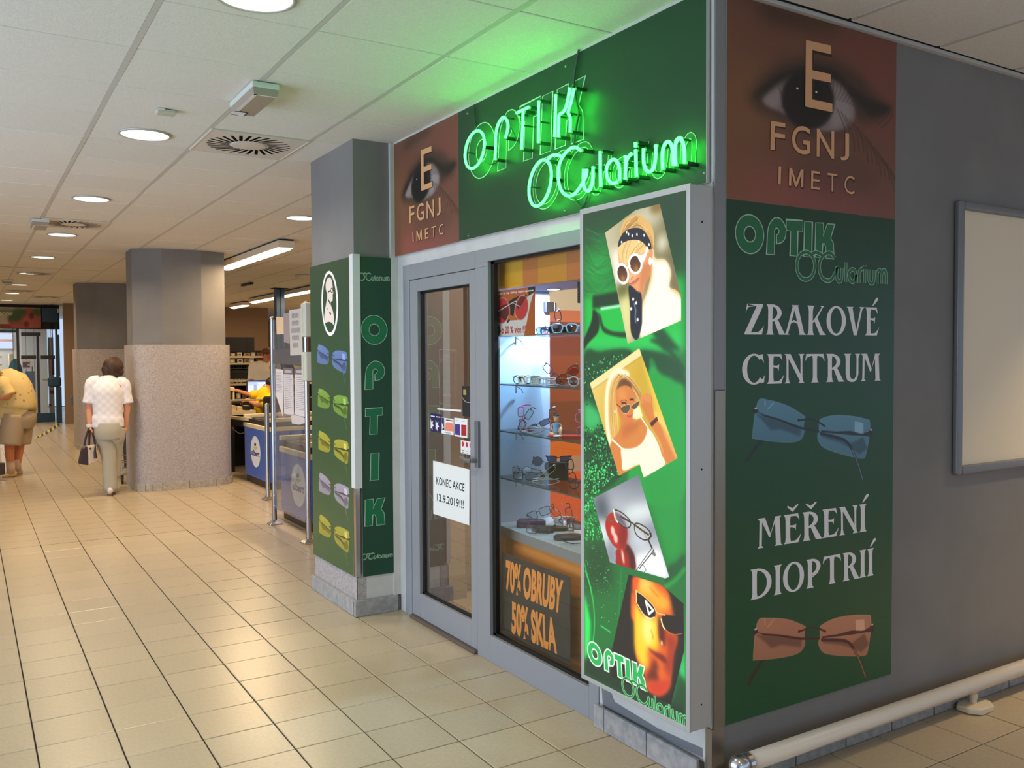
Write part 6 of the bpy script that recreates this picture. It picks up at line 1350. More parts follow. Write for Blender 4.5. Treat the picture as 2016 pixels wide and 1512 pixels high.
swirl(*VENTS[0], 'square swirl vent with dark slots in the ceiling before the pilaster')
for k, l_ in enumerate(['dusty swirl vent beside the far emergency lamp', 'swirl vent between the fifth and sixth downlights', 'swirl vent beyond the seventh downlight', 'swirl vent before the far shop, by the brown wall']): swirl(*VENTS[k+1], l_)
def emergency(x0, x1, y0, y1, label, sticker=True):
    t = thing('emergency_light', label, 'ceiling light', ((x0+x1)/2, (y0+y1)/2, CEIL-.06), 'emergency lamps on the ceiling'); z = CEIL-.001
    add('base', MB().box(x0, y0, z-.03, x1, y1, z), mat('greenish_white_plastic', (208, 214, 206), .5), t, bevel=.006)
    ins = .012
    v = [(x0+.004, y0+.004, z-.0305), (x1-.004, y0+.004, z-.0305), (x1-.004, y1-.004, z-.0305), (x0+.004, y1-.004, z-.0305), (x0+ins, y0+ins, z-.062), (x1-ins, y0+ins, z-.062), (x1-ins, y1-ins, z-.062), (x0+ins, y1-ins, z-.062)]
    add('lens', MB().add(v, [(4, 5, 6, 7)]+[(k, (k+1) % 4, 4+(k+1) % 4, 4+k) for k in range(4)]), mat('frosted_lamp_lens', (160, 146, 134), .35), t)
    add('lens_rim', MB().box(x0+ins, y0+ins, z-.0635, x1-ins, y0+ins+.01, z-.0615).box(x0+ins, y0+ins, z-.0635, x0+ins+.016, y1-ins, z-.0615), M_whp2, t)
    if sticker:
        g = add('label', MB().box(x0+.004, y1-.075, z-.0650, x0+.07, y1-.006, z-.0640), mat('white_label', (226, 226, 230), .5), t)
        add('label_border', MB().box(x0+.004, y1-.079, z-.0655, x0+.075, y1-.072, z-.0651).box(x0+.068, y1-.075, z-.0655, x0+.076, y1-.006, z-.0651).box(x0+.004, y1-.012, z-.0655, x0+.04, y1-.004, z-.0651), M_navy, t)
emergency(-1.135, -1.0, 1.94, 2.37, 'white boxy emergency lamp with a label, on the ceiling before the swirl vent')
emergency(-1.77, -1.62, 7.22, 7.6, 'white boxy emergency lamp over the dusty swirl vent', False)
emergency(-1.77, -1.62, 14.9, 15.3, 'small boxy emergency lamp far down the mall', False)
dt = thing('ceiling_sensor', 'small beige box sensor between the emergency lamp and the second downlight', 'sensor', (-1.39, 2.7, CEIL-.02))
add('body', MB().box(-1.44, 2.67, CEIL-.026, -1.34, 2.735, CEIL-.001), mat('beige_plastic', (196, 192, 178), .5), dt, bevel=.008); add('clip', MB().box(-1.435, 2.665, CEIL-.012, -1.40, 2.669, CEIL-.002), M_whp2, dt)
def fluor(x, y0, y1, n, label, power):
    t = thing('tube_light', label, 'ceiling light', (x, (y0+y1)/2, CEIL-.1), 'long lamp fittings over the checkouts'); w_ = .1; z = CEIL-.020
    add('housing', MB().box(x-w_, y0, z-.075, x+w_, y1, z), mat('warm_white_enamel', (226, 214, 194), .5), t, bevel=.006)
    add('shadow_gap', MB().box(x-w_+.02, y0+.01, z, x+w_-.02, y1-.01, z+.011), M_black, t)
    L_ = (y1-y0)/n
    for k in range(n):
        a, b = y0+k*L_+.05, y0+(k+1)*L_-.03
        mb = MB(); v = []
        for yy, e in ((a, .03), (a+.06, 0.), (b-.06, 0.), (b, .03)):
            for s_ in range(7):
                q = PI*s_/6; v.append((x-(w_-.012)*math.cos(q), yy, z-.0755-(.032-e)*math.sin(q)))
        mb.v = v; mb.f = [(j*7+i, j*7+i+1, (j+1)*7+i+1, (j+1)*7+i) for j in range(3) for i in range(6)]
        add('lens', mb, emis('tube_glow', (255, 240, 206), 4.0), t, smooth=True)
    area_light('tube_lamp', (x, (y0+y1)/2, z-.13), (0, 0, 0), power, (1., .70, .40), .18, y1-y0)
fluor(.785, 7.5, 10.3, 2, 'long lit lamp fitting between the pilaster and the big column', 75)
fluor(3.24, 13.2, 17.8, 4, 'long lit lamp fitting behind the blue post', 80)
fluor(3.4, 18.9, 20.2, 1, 'short lit lamp fitting near the brown end wall', 26)
fluor(6.0, 8.5, 13.0, 3, 'long lit lamp fitting hidden over the far checkouts', 90)
fluor(8.0, 16.0, 22.0, 4, 'long lit lamp fitting deep in the supermarket', 130)
so = thing('smoke_detector', 'round flat smoke detector on the ceiling beside the green pilaster edge', 'detector', (2.405, 11.78, CEIL-.04))
add('base', MB().lathe([(.13, 0), (.13, -.02), (.1, -.035)], (2.405, 11.78, CEIL-.001), 24), M_whp2, so); add('head', MB().lathe([(.05, -.0352), (.05, -.05), (.03, -.058)], (2.405, 11.78, CEIL-.001), 20), M_whp2, so)
sx = thing('ceiling_sensor', 'black slim sensor bar on the ceiling above the blue post', 'sensor', (2.09, 13.8, CEIL-.03))
add('body', MB().box(2.0, 13.5, CEIL-.035, 2.07, 14.1, CEIL-.001), M_black, sx, bevel=.006); add('mount', MB().box(2.07, 13.78, CEIL-.02, 2.09, 13.82, CEIL-.002), M_steel, sx)

# ================================================================== supermarket checkouts
M_bluep = mat('blue_counter_panel', (62, 104, 196), .3, spec=.5); M_teal = mat('teal_counter_panel', (32, 120, 158), .4); M_kick = mat('brown_black_plinth', (58, 48, 38), .6)
M_crm = mat('cream_counter_edge', (226, 208, 172), .45); M_belt = mat('black_belt', (32, 30, 28), .6); M_post = mat('dark_chrome_post', (170, 168, 170), .22, metal=.95)
M_oval = mat('white_sticker', (232, 236, 240), .5); M_lgn = mat('navy_letters', (40, 56, 128), .5)
def checkout(label, x0, x1, y0, y1, zt, oval, panel=M_bluep):
    t = thing('checkout_counter', label, 'counter', ((x0+x1)/2, (y0+y1)/2, 0), 'checkout counters of the supermarket')
    add('plinth', MB().box(x0+.02, y0+.02, 0, x1, y1-.02, .085), M_kick, t)
    add('body', MB().box(x0, y0, .086, x1, y1, zt), panel, t, bevel=.006)
    add('edge_strip', MB().box(x0-.012, y0-.012, zt+.0005, x1, y1+.012, zt+.055), M_crm, t, bevel=.006)
    add('belt_box', MB().box(x0+.01, y0+.01, zt+.0555, x1, y1-.01, zt+.115), M_belt, t)
    add('belt', MB().box(x0+.05, y0+.07, zt+.1155, x1-.6, y1-.12, zt+.122), M_belt, t)
    add('guide_rail', MB().box(x0-.01, y0-.012, zt+.1155, x1, y0+.05, zt+.16), M_crm, t, bevel=.006); add('guide_rail', MB().box(x0-.01, y1-.05, zt+.1155, x1, y1+.012, zt+.16), M_crm, t, bevel=.006)
    if oval:
        f = FA(x0-.0015); (cy, cz), (ry, rz) = oval
        g = add('round_sticker', MB().flat([ellp(-cy, cz, ry, rz, 40)], f, 0), M_oval, t)
        mb = MB(); put_text(mb, 'albert', f, rect(-cy-ry*.82, -cy+ry*.82, cz-rz*.30, cz+rz*.10), .0012, .03); add('lettering', mb, M_lgn, t)
        add('leaf_mark', MB().flat([[(-cy-ry*.3, cz+rz*.22), (-cy, cz+rz*.12), (-cy+ry*.42, cz+rz*.26), (-cy+ry*.3, cz+rz*.38), (-cy+.05*ry, cz+rz*.30), (-cy-ry*.2, cz+rz*.36)]], f, .0012), mat('yellow_mark', (214, 206, 70), .5), t)
        add('fruit_mark', MB().flat([[(-cy-ry*.2, cz+rz*.37), (-cy+ry*.1, cz+rz*.37), (-cy+ry*.2, cz+rz*.5), (-cy, cz+rz*.58), (-cy-ry*.12, cz+rz*.5), (-cy-ry*.25, cz+rz*.54)]], f, .0014), mat('dark_mark', (60, 76, 84), .5), t)
    return t
def oval_at(pts):
    (ya, za), (yb, zb), (yc, zc), (yd, zd) = pts
    return ((ya+yb)/2, (zc+zd)/2), (abs(ya-yb)/2, abs(zc-zd)/2)
c1 = checkout('checkout counter with a blue end panel and round white sticker, beside the big column', .76, 3.4, 8.25, 9.32, .71, oval_at([(9.024,0.3976),(8.5891,0.4369),(8.795,0.6177),(8.8161,0.2226)]))
fp = MB().prism([(.62, 9.95), (.80, 9.12), (1.2, 9.2), (1.05, 10.1)], .70, .79); add('divider_flap', fp, M_belt, c1); add('flap_edge', MB().prism([(.60, 9.95), (.78, 9.10), (.81, 9.11), (.63, 9.96)], .79, .83), M_crm, c1)
ch = MB(); 
for k in range(18):
    a = k/17; ch.ball((.78+.30*a, 10.0+.2*a, .64-.09*math.sin(PI*a)), (.011, .011, .008), 6, 4)
solo('barrier_chain', ch, M_steel, 'pale sagging chain hung from the flap of the checkout by the column', 'chain')
c0 = checkout('checkout counter with a blue end panel and white sticker, seen through the clear screen', .33, 3.2, 5.46, 6.36, .67, oval_at([(6.0256,0.3699),(5.6034,0.4218),(5.8142,0.5981),(5.8311,0.1909)]))
c2 = checkout('teal checkout counter behind the cashier, farther than the other two', 1.06, 3.6, 11.6, 12.4, .46, None, M_teal)
add('upper_body', MB().box(1.07, 11.62, .525+.12, 3.6, 12.38, .78), M_teal, c2)
# things on the counters
rgt = thing('receipt_printer', 'cream and black receipt printer on the counter before the cashier', 'printer', (.94, 10.6, 1.0))
add('body', MB().box(.74, 10.5, .985, .91, 10.8, 1.13), M_belt, rgt, bevel=.01); add('cover', MB().prism([(.72, 10.48), (.94, 10.48), (.94, 10.82), (.72, 10.82)], 1.131, 1.19), M_crm, rgt, bevel=.012); add('front_plate', MB().box(.915, 10.5, .985, .94, 10.78, 1.13), M_crm, rgt)
dk = thing('cash_desk', 'dark cash desk with two cream rails between the blue checkouts', 'desk', (1.6, 10.4, 0))
add('carcass', MB().box(.80, 10.22, 0, .86, 10.9, .80), M_belt, dk); add('back_unit', MB().box(.9, 10.92, 0, 2.6, 11.25, .984), M_belt, dk); add('desk_top', MB().box(.76, 10.2, .8005, 1.16, 10.9, .86), M_crm, dk, bevel=.006); add('front_rail', MB().box(.74, 10.16, 1.0, 1.9, 10.2, 1.024), mat('grey_rail', (176, 160, 132), .4), dk, bevel=.005); add('upper_shelf', MB().box(.70, 10.45, .955, 1.14, 10.91, .984), M_belt, dk)
for xx in (.80, 1.85): add('rail_post', MB().cyl((xx, 10.18, .8), (xx, 10.18, 1.0), .014), M_steel, dk)
for k, (xx, hh, m_) in enumerate([(.86, .07, M_crm), (.95, .05, M_crm), (1.06, .06, M_belt)]):
    t = thing('counter_item', ['cream tray of papers under the grey rail', 'low cream stack of papers beside the tray', 'black card reader under the grey rail'][k], ['tray', 'papers', 'card reader'][k], (xx, 10.35, .861)); add('body', MB().box(xx-.04, 10.25, .861, xx+.035, 10.42, .861+hh), m_, t, bevel=.004); add('top_sheet', MB().box(xx-.035, 10.26, .8612+hh, xx+.03, 10.41, .866+hh), M_crm, t)
mo = thing('computer_monitor', 'lit computer monitor on the cash desk', 'monitor', (1.37, 10.95, .985)); my = 10.95
(ax, az), (bx2, bz2) = [(1.2398,1.2681),(1.5576,1.0304)]
add('bezel', MB().box(ax, my, bz2, bx2, my+.04, az), mat('navy_grey_bezel', (52, 56, 84), .4), mo, bevel=.004); add('stand', MB().box(1.35, my+.02, .985, 1.41, my+.05, bz2).box(1.28, my-.04, .985, 1.48, my+.1, .992), M_belt, mo)
cv = Cv(ax, bx2, bz2, az, 600, (236, 242, 250)); w_, h_ = bx2-ax, az-bz2
cv.poly(rect(ax, bx2, az-h_*.12, az), (90, 130, 220)); cv.poly(rect(ax, ax+w_*.5, az-h_*.3, az-h_*.12), (196, 214, 240), 1, .01); cv.poly(rect(ax+w_*.32, ax+w_*.46, bz2+h_*.2, bz2+h_*.72), (150, 170, 206), .8, .004); cv.poly(rect(ax+w_*.14, ax+w_*.36, bz2+h_*.06, bz2+h_*.12), (90, 130, 190))
cv.sheet('screen', RW(my-.0015), cv.material('monitor_picture', .3, 1.05), mo, quad=rect(ax+.012, bx2-.012, bz2+.014, az-.012))
# ---- barrier posts + clear screen with papers
def bpost(x, y, h, label, r=.022):
    t = thing('barrier_post', label, 'post', (x, y, 0), 'chrome barrier posts at the checkouts')
    add('tube', MB().cyl((x, y, .02), (x, y, h-.004), r, n=18), M_post, t, smooth=False); add('cap', MB().lathe([(r+.002, h-.012), (r+.002, h), (.006, h+.006)], (x, y, 0), 18), M_steel, t, smooth=True)
    fl_ = MB(); v = []
    for s_, z in ((.062, .001), (.058, .012), (.03, .034), (.025, .04)): v += [(x-s_, y-s_, z), (x+s_, y-s_, z), (x+s_, y+s_, z), (x-s_, y+s_, z)]
    fl_.v = v; fl_.f = [(j*4+i, j*4+(i+1) % 4, (j+1)*4+(i+1) % 4, (j+1)*4+i) for j in range(3) for i in range(4)]+[(3, 2, 1, 0), (12, 13, 14, 15)]
    add('floor_flange', fl_, M_steel, t, bevel=.004); return t
p1 = bpost(.172, 6.06, 2.0, 'tall chrome post at the far edge of the clear screen'); p2 = bpost(.165, 5.04, 2.09, 'tall chrome post beside the green pilaster'); p3 = bpost(.545, 7.55, 1.09, 'short chrome post behind the tall ones', .026)
for t, y in ((p1, 6.06), (p2, 5.04)):
    for z in (1.02, .86, .28, .18): add('screen_clamp', MB().cyl((.172, y+(-.024 if y > 5.5 else .024), z), (.172, y+(-.045 if y > 5.5 else .045), z), .012, n=10), M_steel, t)
sc_ = thing('clear_screen', 'tall clear plastic screen carrying papers between the chrome posts', 'screen', (.172, 5.55, .16))
add('pane', MB().box(.170, 5.07, .16, .174, 6.03, 1.97), glass('acrylic_screen', (240, 243, 245), .5, haze=(200, 204, 214), hazefac=.05), sc_)
add('grey_band', MB().box(.1695, 5.075, 1.555, .1745, 6.028, 1.69), mat('grey_film_band', (92, 92, 100), .5), sc_)
XS = .166
def sheet(label, pts, col, lines=0, head=None, big=None, tilt=0.):
    t = thing('paper_sheet', label, 'paper', (XS, pts[0][0], pts[2][1]), 'papers on the clear screen'); f = FA(XS); mb = MB(); mb.flat([neg(pts)], f, 0, .001); add('sheet', mb, mat('paper_%d_%d_%d' % col, col, .7), t)
    q = neg(pts)
    if lines:
        mb = MB(); u0, u1 = q[0][0], q[1][0]
        for k in range(lines):
            a = .12+.8*k/lines; v0 = q[0][1]+(q[3][1]-q[0][1])*a; mb.flat([rect(u0+(u1-u0)*.1, u0+(u1-u0)*(.9-.25*((k*7) % 3)/3), v0-.002, v0+.002)], f, .001)
        add('print_lines', mb, mat('grey_ink', (150, 146, 156), .7), t, kind='stuff')
    if head: mb = MB(); mb.flat([rect(q[0][0], q[1][0], q[0][1]-.055, q[0][1]+.005)], f, .0015); add('heading', mb, mat('grey_heading', (120, 110, 120), .6), t); mb = MB(); mb.flat([rect(q[0][0]+.04, q[1][0]-.04, q[0][1]-.04, q[0][1]-.018)], f, .002); add('caption', mb, mat('pale_caption', (190, 186, 190), .6), t)
    if big:
        for k, n_l in enumerate(big):     # large grey capitals too blurred to read: rows of upright strokes
            mb = MB(); u0, u1 = q[0][0], q[1][0]; a = .08+.8*k/len(big); va = q[0][1]+(q[3][1]-q[0][1])*(a+.11); vb = q[0][1]+(q[3][1]-q[0][1])*a; c_ = (u0+u1)/2; w_ = (u1-u0)*.62/6
            for i in range(n_l):
                x_ = c_+(i-(n_l-1)/2)*w_*1.12; mb.flat([rect(x_-w_*.42, x_-w_*.18, va, vb)], f, .0012).flat([rect(x_+w_*.12, x_+w_*.34, va, vb)], f, .0012).flat([rect(x_-w_*.2, x_+w_*.2, (va+vb)/2-.006+.012*(i % 2), (va+vb)/2+.006+.012*(i % 2))], f, .0013)
            add('blurred_lettering', mb, mat('grey_letters', (150, 150, 156), .6), t, kind='stuff')
sheet('cream paper sheet high on the clear screen by the far post', [(5.9021,1.9973),(5.679,1.9856),(5.6678,1.8291),(5.8909,1.8315)], (230, 204, 170), 0)
sheet('grey lavender sheet between the cream paper and the large letter sheet', [(5.6776,2.0162),(5.5075,2.0198),(5.5021,1.7403),(5.6712,1.7539)], (158, 150, 156), 0)
sheet('white sheet with five rows of large grey letters on the clear screen', [(5.5066,2.0417),(5.1598,2.0414),(5.1437,1.6349),(5.4894,1.6306)], (200, 198, 198), 0, None, [5, 5, 6, 5, 4])
sheet('narrow white list by the far post on the clear screen', [(5.9445,1.5054),(5.7101,1.4993),(5.7301,1.0567),(5.9372,1.2524)], (222, 222, 228), 14)
sheet('long white list with a grey heading, middle one on the clear screen', [(5.7003,1.5134),(5.4162,1.5161),(5.4085,1.0913),(5.701,1.0921)], (216, 214, 222), 20, True)
sheet('long white list with a grey heading, nearest the green pilaster', [(5.3733,1.5165),(5.0678,1.5194),(5.0771,1.0832),(5.3822,1.1036)], (220, 218, 224), 20, True)
sheet('crumpled white plastic scrap under the lists on the clear screen', [(5.4951,1.0953),(5.0369,1.0939),(5.0306,1.0524),(5.2677,1.0162),(5.4723,1.0141)], (210, 206, 210), 0)
def pbox(label, za, zb, wdt):
    t = p2; add('cover_shell', MB().box(.13, 4.955, za, .2, 4.955+wdt, zb), mat('greenish_white_cover', (206, 214, 204), .5), t, bevel=.012, label='white plastic cover'); add('cover_seam', MB().box(.1295, 4.955+wdt*.5, za+.03, .1305, 4.955+wdt*.5+.004, zb-.03), M_alu, t)
pbox('upper white plastic cover on the chrome post beside the pilaster', 1.79, 2.08, .13); pbox('lower white plastic cover on the chrome post beside the pilaster', 1.41, 1.66, .13)
# ---- blue post, chair, gondola with goods
bpz = thing('steel_post', 'blue square steel post rising to the ceiling behind the clear screen', 'post', (2.9, 14.7, 0)); add('shaft', MB().box(2.82, 14.62, 0, 2.98, 14.78, CEIL-.013), mat('blue_post_paint', (58, 92, 132), .4), bpz); add('groove', MB().box(2.892, 14.615, .02, 2.908, 14.6195, CEIL-.02), M_black, bpz); add('ceiling_plate', MB().box(2.76, 14.56, CEIL-.012, 3.04, 14.84, CEIL-.001), M_black, bpz)
gd = thing('shop_shelving', 'black shelving unit of boxed goods behind the cashier', 'shelving', (2.6, 15.2, 0)); GY0, GY1, gx0, gx1 = 15.0, 15.5, 1.2, 4.4
add('back_panel', MB().box(gx0, GY1-.03, 0, gx1, GY1, 1.75), M_belt, gd)
for x in (gx0, 2.34, 3.4, gx1-.04): add('upright', MB().box(x, GY0+.1, 0, x+.04, GY1-.031, 1.7), M_black, gd)
for k, (a, b) in enumerate(((1.30, 2.33), (2.335, 2.49), (2.88, 4.3))): add('header_board', MB().box(a, GY0+.02, 1.725, b, GY0+.06, 2.005), mat('black_header_board', (40, 38, 34), .5), gd)
gz = [1.635, 1.50, 1.17, 1.10, .80, .45]
for z in gz: add('shelf_board', MB().box(gx0, GY0+.02, z-.02, gx1, GY1-.031, z), M_belt, gd); add('price_strip', MB().box(gx0, GY0, z-.035, gx1, GY0+.018, z+.005), M_crm, gd)
add('dark_panel', MB().box(gx0, GY0+.03, 1.2, gx1, GY0+.06, 1.36), M_belt, gd)
ORD = ['first', 'second', 'third', 'fourth', 'fifth', 'sixth', 'seventh', 'eighth', 'ninth', 'tenth', 'eleventh', 'twelfth', 'thirteenth', 'fourteenth', 'fifteenth', 'sixteenth', 'seventeenth']
gcol = [(230, 206, 150), (214, 176, 120), (240, 226, 190), (190, 150, 100), (206, 190, 160), (150, 90, 60)]
kk = 0
for z, hgt in ((1.635, .075), (1.50, .10), (1.17, .03), (1.10, .05), (.80, .12)):
    x = 1.9 if z > .9 else 1.8; nx_ = 0; sname = {1.635: 'topmost', 1.50: 'second', 1.17: 'third', 1.10: 'fourth', .80: 'lowest filled'}[z]
    while x < 3.3:
        w_ = random.uniform(.07, .12); c_ = gcol[kk % 6]; y = GY0+.04
        t = thing('goods_box', 'boxed product, %s from the column, on the %s shelf behind the cashier' % (ORD[nx_], sname), 'box', (x+w_/2, y+.06, z+.001), 'boxed goods on the black shelving unit')
        add('carton', MB().box(x, y, z+.001, x+w_, y+.055, z+hgt*random.uniform(.8, 1.)), mat('carton_%d' % (kk % 6), c_, .6), t); add('label', MB().box(x+w_*.25, y-.0015, z+hgt*.2, x+w_*.75, y-.0005, z+hgt*.62), mat('carton_label_%d' % (kk % 3), [(120, 70, 40), (240, 236, 220), (90, 80, 60)][kk % 3], .6), t)
        x += w_+random.uniform(.008, .05); kk += 1; nx_ += 1
wb_ = thing('wire_basket', 'dark green wire basket rack on the shelving behind the cashier', 'basket', (2.15, 14.75, 0)); mbk = MB()
for z in (1.33, 1.40, 1.47): mbk.tube([(1.85, 14.7, z), (2.75, 14.7, z), (2.75, 14.95, z), (1.85, 14.95, z)], .006, 5, True)
for k in range(19): mbk.cyl((1.85+.05*k, 14.7, 1.33), (1.85+.05*k, 14.7, 1.47), .004, n=5)
add('wire_mesh', mbk, mat('dark_green_wire', (40, 52, 40), .4), wb_); add('stand', MB().box(1.85, 14.72, 0, 1.89, 14.93, 1.33).box(2.71, 14.72, 0, 2.75, 14.93, 1.33), M_black, wb_)
chz = thing('office_chair', 'black office chair of the cashier', 'chair', (1.38, 10.4, 0)); 
add('backrest', MB().box(1.24, 10.08, .70, 1.58, 10.145, 1.06), mat('black_fabric', (30, 28, 30), .8), chz, bevel=.03, seg=3); add('seat', MB().box(1.18, 10.2, .57, 1.6, 10.6, .64), mat('black_fabric', (30, 28, 30), .8), chz, bevel=.03, seg=3); add('column', MB().cyl((1.39, 10.4, .08), (1.39, 10.4, .57), .025).box(1.36, 10.1, .6, 1.44, 10.13, .75).box(1.36, 10.1, .59, 1.44, 10.25, .61), M_steel, chz)
for k in range(5): a = 2*PI*k/5; add('leg', MB().cyl((1.39, 10.4, .09), (1.39+.26*math.cos(a), 10.4+.26*math.sin(a), .05), .018, .012, 8).ball((1.39+.26*math.cos(a), 10.4+.26*math.sin(a), .026), .026, 8, 6), M_black, chz)
# ---- trolley whose corner shows beside the big column
tl = thing('shopping_cart', 'wire shopping cart whose corner shows beside the big column', 'cart', (-.35, 10.1, 0)); wm = MB()
base = [(-.66, 9.86), (-.12, 10.02), (-.2, 10.75), (-.72, 10.6)]
for z in (.12, .20, .27): wm.tube([(x, y, z+(0 if z < .2 else .02*(i % 2))) for i, (x, y) in enumerate(base)], .007, 6, True)
for (x, y) in base: wm.cyl((x, y, .10), (x, y, .29), .007, n=6)
for k in range(1, 8):
    a = k/8; wm.cyl((base[0][0]+(base[1][0]-base[0][0])*a, base[0][1]+(base[1][1]-base[0][1])*a, .12), (base[3][0]+(base[2][0]-base[3][0])*a, base[3][1]+(base[2][1]-base[3][1])*a, .12), .004, n=5)
add('wire_frame', wm, M_steel, tl)
bk_ = MB()
for z in (.55, .66, .78, .9): bk_.tube([(x*.98, y, z) for x, y in base[1:3]]+[(-.5, 10.65, z), (-.45, 10.05, z)], .006, 6, True)
bk_.cyl((-.2, 10.7, .2), (-.16, 10.72, 1.0), .012).cyl((-.46, 10.64, .2), (-.46, 10.66, 1.0), .012); add('wire_basket', bk_, M_steel, tl); add('handle', MB().cyl((-.14, 10.74, 1.0), (-.5, 10.68, 1.0), .016), M_bluep, tl)
for x, y in base: add('caster', MB().cyl((x-.012, y, .045), (x+.012, y, .045), .044, n=16).box(x-.018, y-.012, .06, x+.018, y+.012, .11), mat('dark_caster', (44, 42, 42), .4), tl)

# ================================================================== the far shop at the end of the mall
YF = 22.8
M_dkfr = mat('dark_shop_frame', (52, 52, 62), .4); M_bluefr = mat('blue_shop_frame', (44, 76, 104), .4); M_fgl = glass('far_shop_glass', (226, 232, 236), 1.0)
(xs0, zs0), (xs1, zs1) = [(-2.2258,2.8816),(-0.7048,2.3719)]
cv = Cv(xs0, xs1, zs1, zs0, 220, (206, 196, 178)); FW = lambda l: l
cv.poly(rect(xs0, xs1, zs1, zs1+.09), (150, 70, 40)); cv.poly(rect(xs0, xs1, zs0-.16, zs0-.05), (70, 96, 84), .7, .04)
for (x, z, r1, r2, c_) in [([(-1.1763,2.5431)][0]+(.33, .26, (186, 96, 84))), ([(-0.9454,2.705)][0]+(.30, .2, (190, 92, 82))), ([(-0.909,2.5361)][0]+(.26, .2, (202, 112, 98))), ([(-0.7694,2.5156)][0]+(.16, .2, (196, 110, 98)))]: cv.ell((x, z), (r1*.75, r2*.8), c_, 1, .015)
for (x, z) in [(-1.1719,2.7567),(-0.7441,2.7771),(-1.2827,2.6199)]: cv.ell((x, z), (.16, .1), (60, 110, 64), .8, .03)
for (x, z) in [(-1.0297,2.4665),(-0.9162,2.6717)]: cv.ell((x, z), (.05, .08), (110, 40, 36), .8, .02)
ss = thing('shop_sign', 'long cream shop sign with pink pots picture over the far shop door', 'sign', ((xs0+xs1)/2, 22.72, zs1))
add('board', MB().box(xs0, 22.705, zs1, xs1, 22.78, zs0), M_edge, ss); cv.sheet('print', RW(22.703), cv.material('far_sign_print', .5), ss)
mb = MB(); put_text(mb, 'BODY', RW(22.701), [(-1.6023,2.6631),(-1.3207,2.673),(-1.3189,2.7581),(-1.6004,2.7521)], .001, .03); add('lettering', mb, mat('cream_letters', (240, 226, 190), .5), ss)
sf = thing('shop_entrance', 'dark framed glass door and side pane of the far shop', 'shop front', (-.9, YF, 0))
def fbar(a, b, m, name='frame_bar', y0=YF-.05, y1=YF+.05):
    (x0, z0), (x1, z1) = a, b; add(name, MB().box(x0, y0, max(.002, z1), x1, y1, z0), m, sf)
for (a, b), m in [([(-1.2505,2.3653),(-1.1911,0.023)], M_dkfr), ([(-1.3307,2.3644),(-1.3217,0.0288)], M_dkfr), ([(-1.145,2.2654),(-0.7151,2.1762)], M_dkfr), ([(-0.8132,2.1737),(-0.7543,0.2267)], M_dkfr),
                  ([(-1.1561,1.6892),(-0.8272,1.5946)], M_dkfr), ([(-0.7234,1.6873),(-0.406,1.5917)], M_dkfr), ([(-0.4884,2.4545),(-0.4891,0.2163)], M_dkfr), ([(-2.2635,2.3364),(-1.2527,2.2557)], M_bluefr), ([(-1.1861,0.226),(-0.4336,-0.0063)], M_bluefr), ([(-0.3866,2.4917),(-0.3375,-0.0105)], M_bluefr)]: fbar(a, b, m)
(xa, za), (xb, zb) = [(-1.1424,2.3578),(-0.4328,0.1961)]
add('glass_pane', MB().add([(xa, YF+.01, zb), (xb, YF+.01, zb), (xb, YF+.01, za), (xa, YF+.01, za)], [(0, 1, 2, 3)]), M_fgl, sf)
(xa, za), (xb, zb) = [(-0.9225,1.4048),(-0.836,0.8529)]
add('door_handle', MB().tube([(xa, YF-.055, za), (xa, YF-.12, za), (xa, YF-.12, zb), (xa, YF-.055, zb)], .014, 8), M_steel, sf)
def fthing(name, label, cat, pts, y, m, th=.03, group=None):
    (x0, z0), (x1, z1) = pts; t = thing(name, label, cat, ((x0+x1)/2, y, z1), group); add('body', MB().box(x0, y, z1, x1, y+th, z0), m, t); return t
t = fthing('door_notice', 'small white notice with dark lines on the far shop door', 'notice', [(-1.1451,1.5573),(-0.9486,1.353)], 22.735, mat('pale_notice', (196, 192, 206), .6), .008); 
mb = MB(); (x0, z0), (x1, z1) = [(-1.1266,1.522),(-0.9711,1.3885)]
for k in range(3): zz = z0+(z1-z0)*(k+.5)/3; mb.flat([rect(x0, x1-.05*(k % 2), zz-.022, zz+.022)], RW(22.733))
add('text_lines', mb, mat('slate_print', (96, 92, 126), .6), t, kind='stuff')
t = fthing('blue_banner', 'pale blue hanging banner behind the far shop door', 'banner', [(-1.0079,1.2756),(-0.7837,0.7498)], 24.0, mat('pale_blue_cloth', (150, 186, 222), .7), .02); add('hanging_cord', MB().cyl(([(-0.9846,1.2753)][0][0], 24.01, [(-0.9846,1.2753)][0][1]), ([(-0.9846,1.2753)][0][0], 24.01, CEIL), .006), M_steel, t); add('hanging_cord', MB().cyl(([(-0.7967,1.2726)][0][0], 24.01, [(-0.7967,1.2726)][0][1]), ([(-0.7967,1.2726)][0][0], 24.01, CEIL), .006), M_steel, t); add('weight_bar', MB().box(*(lambda a: (a[0][0], 23.99, a[0][1]-.03, a[1][0], 24.03, a[0][1]))([(-1.0185,0.7559),(-0.7837,0.7498)])), M_steel, t)
t = fthing('rollup_banner', 'tall white roll-up banner behind the side pane of the far shop', 'banner', [(-0.4984,2.1622),(-0.3729,0.1509)], 23.6, mat('white_banner', (206, 196, 186), .6), .02); 
add('floor_base', MB().box(*(lambda a: (a[0][0], 23.55, .001, a[1][0], 23.72, a[1][1]))([(-0.4984,2.1622),(-0.3729,0.1509)])), M_steel, t)
for a in ([(-0.4677,0.7811),(-0.3868,0.6857)], [(-0.5103,0.4231),(-0.4526,0.3545)]): add('red_mark', MB().box(a[0][0], 23.585, a[1][1], a[1][0], 23.598, a[0][1]), mat('red_banner_mark', (170, 50, 50), .6), t)
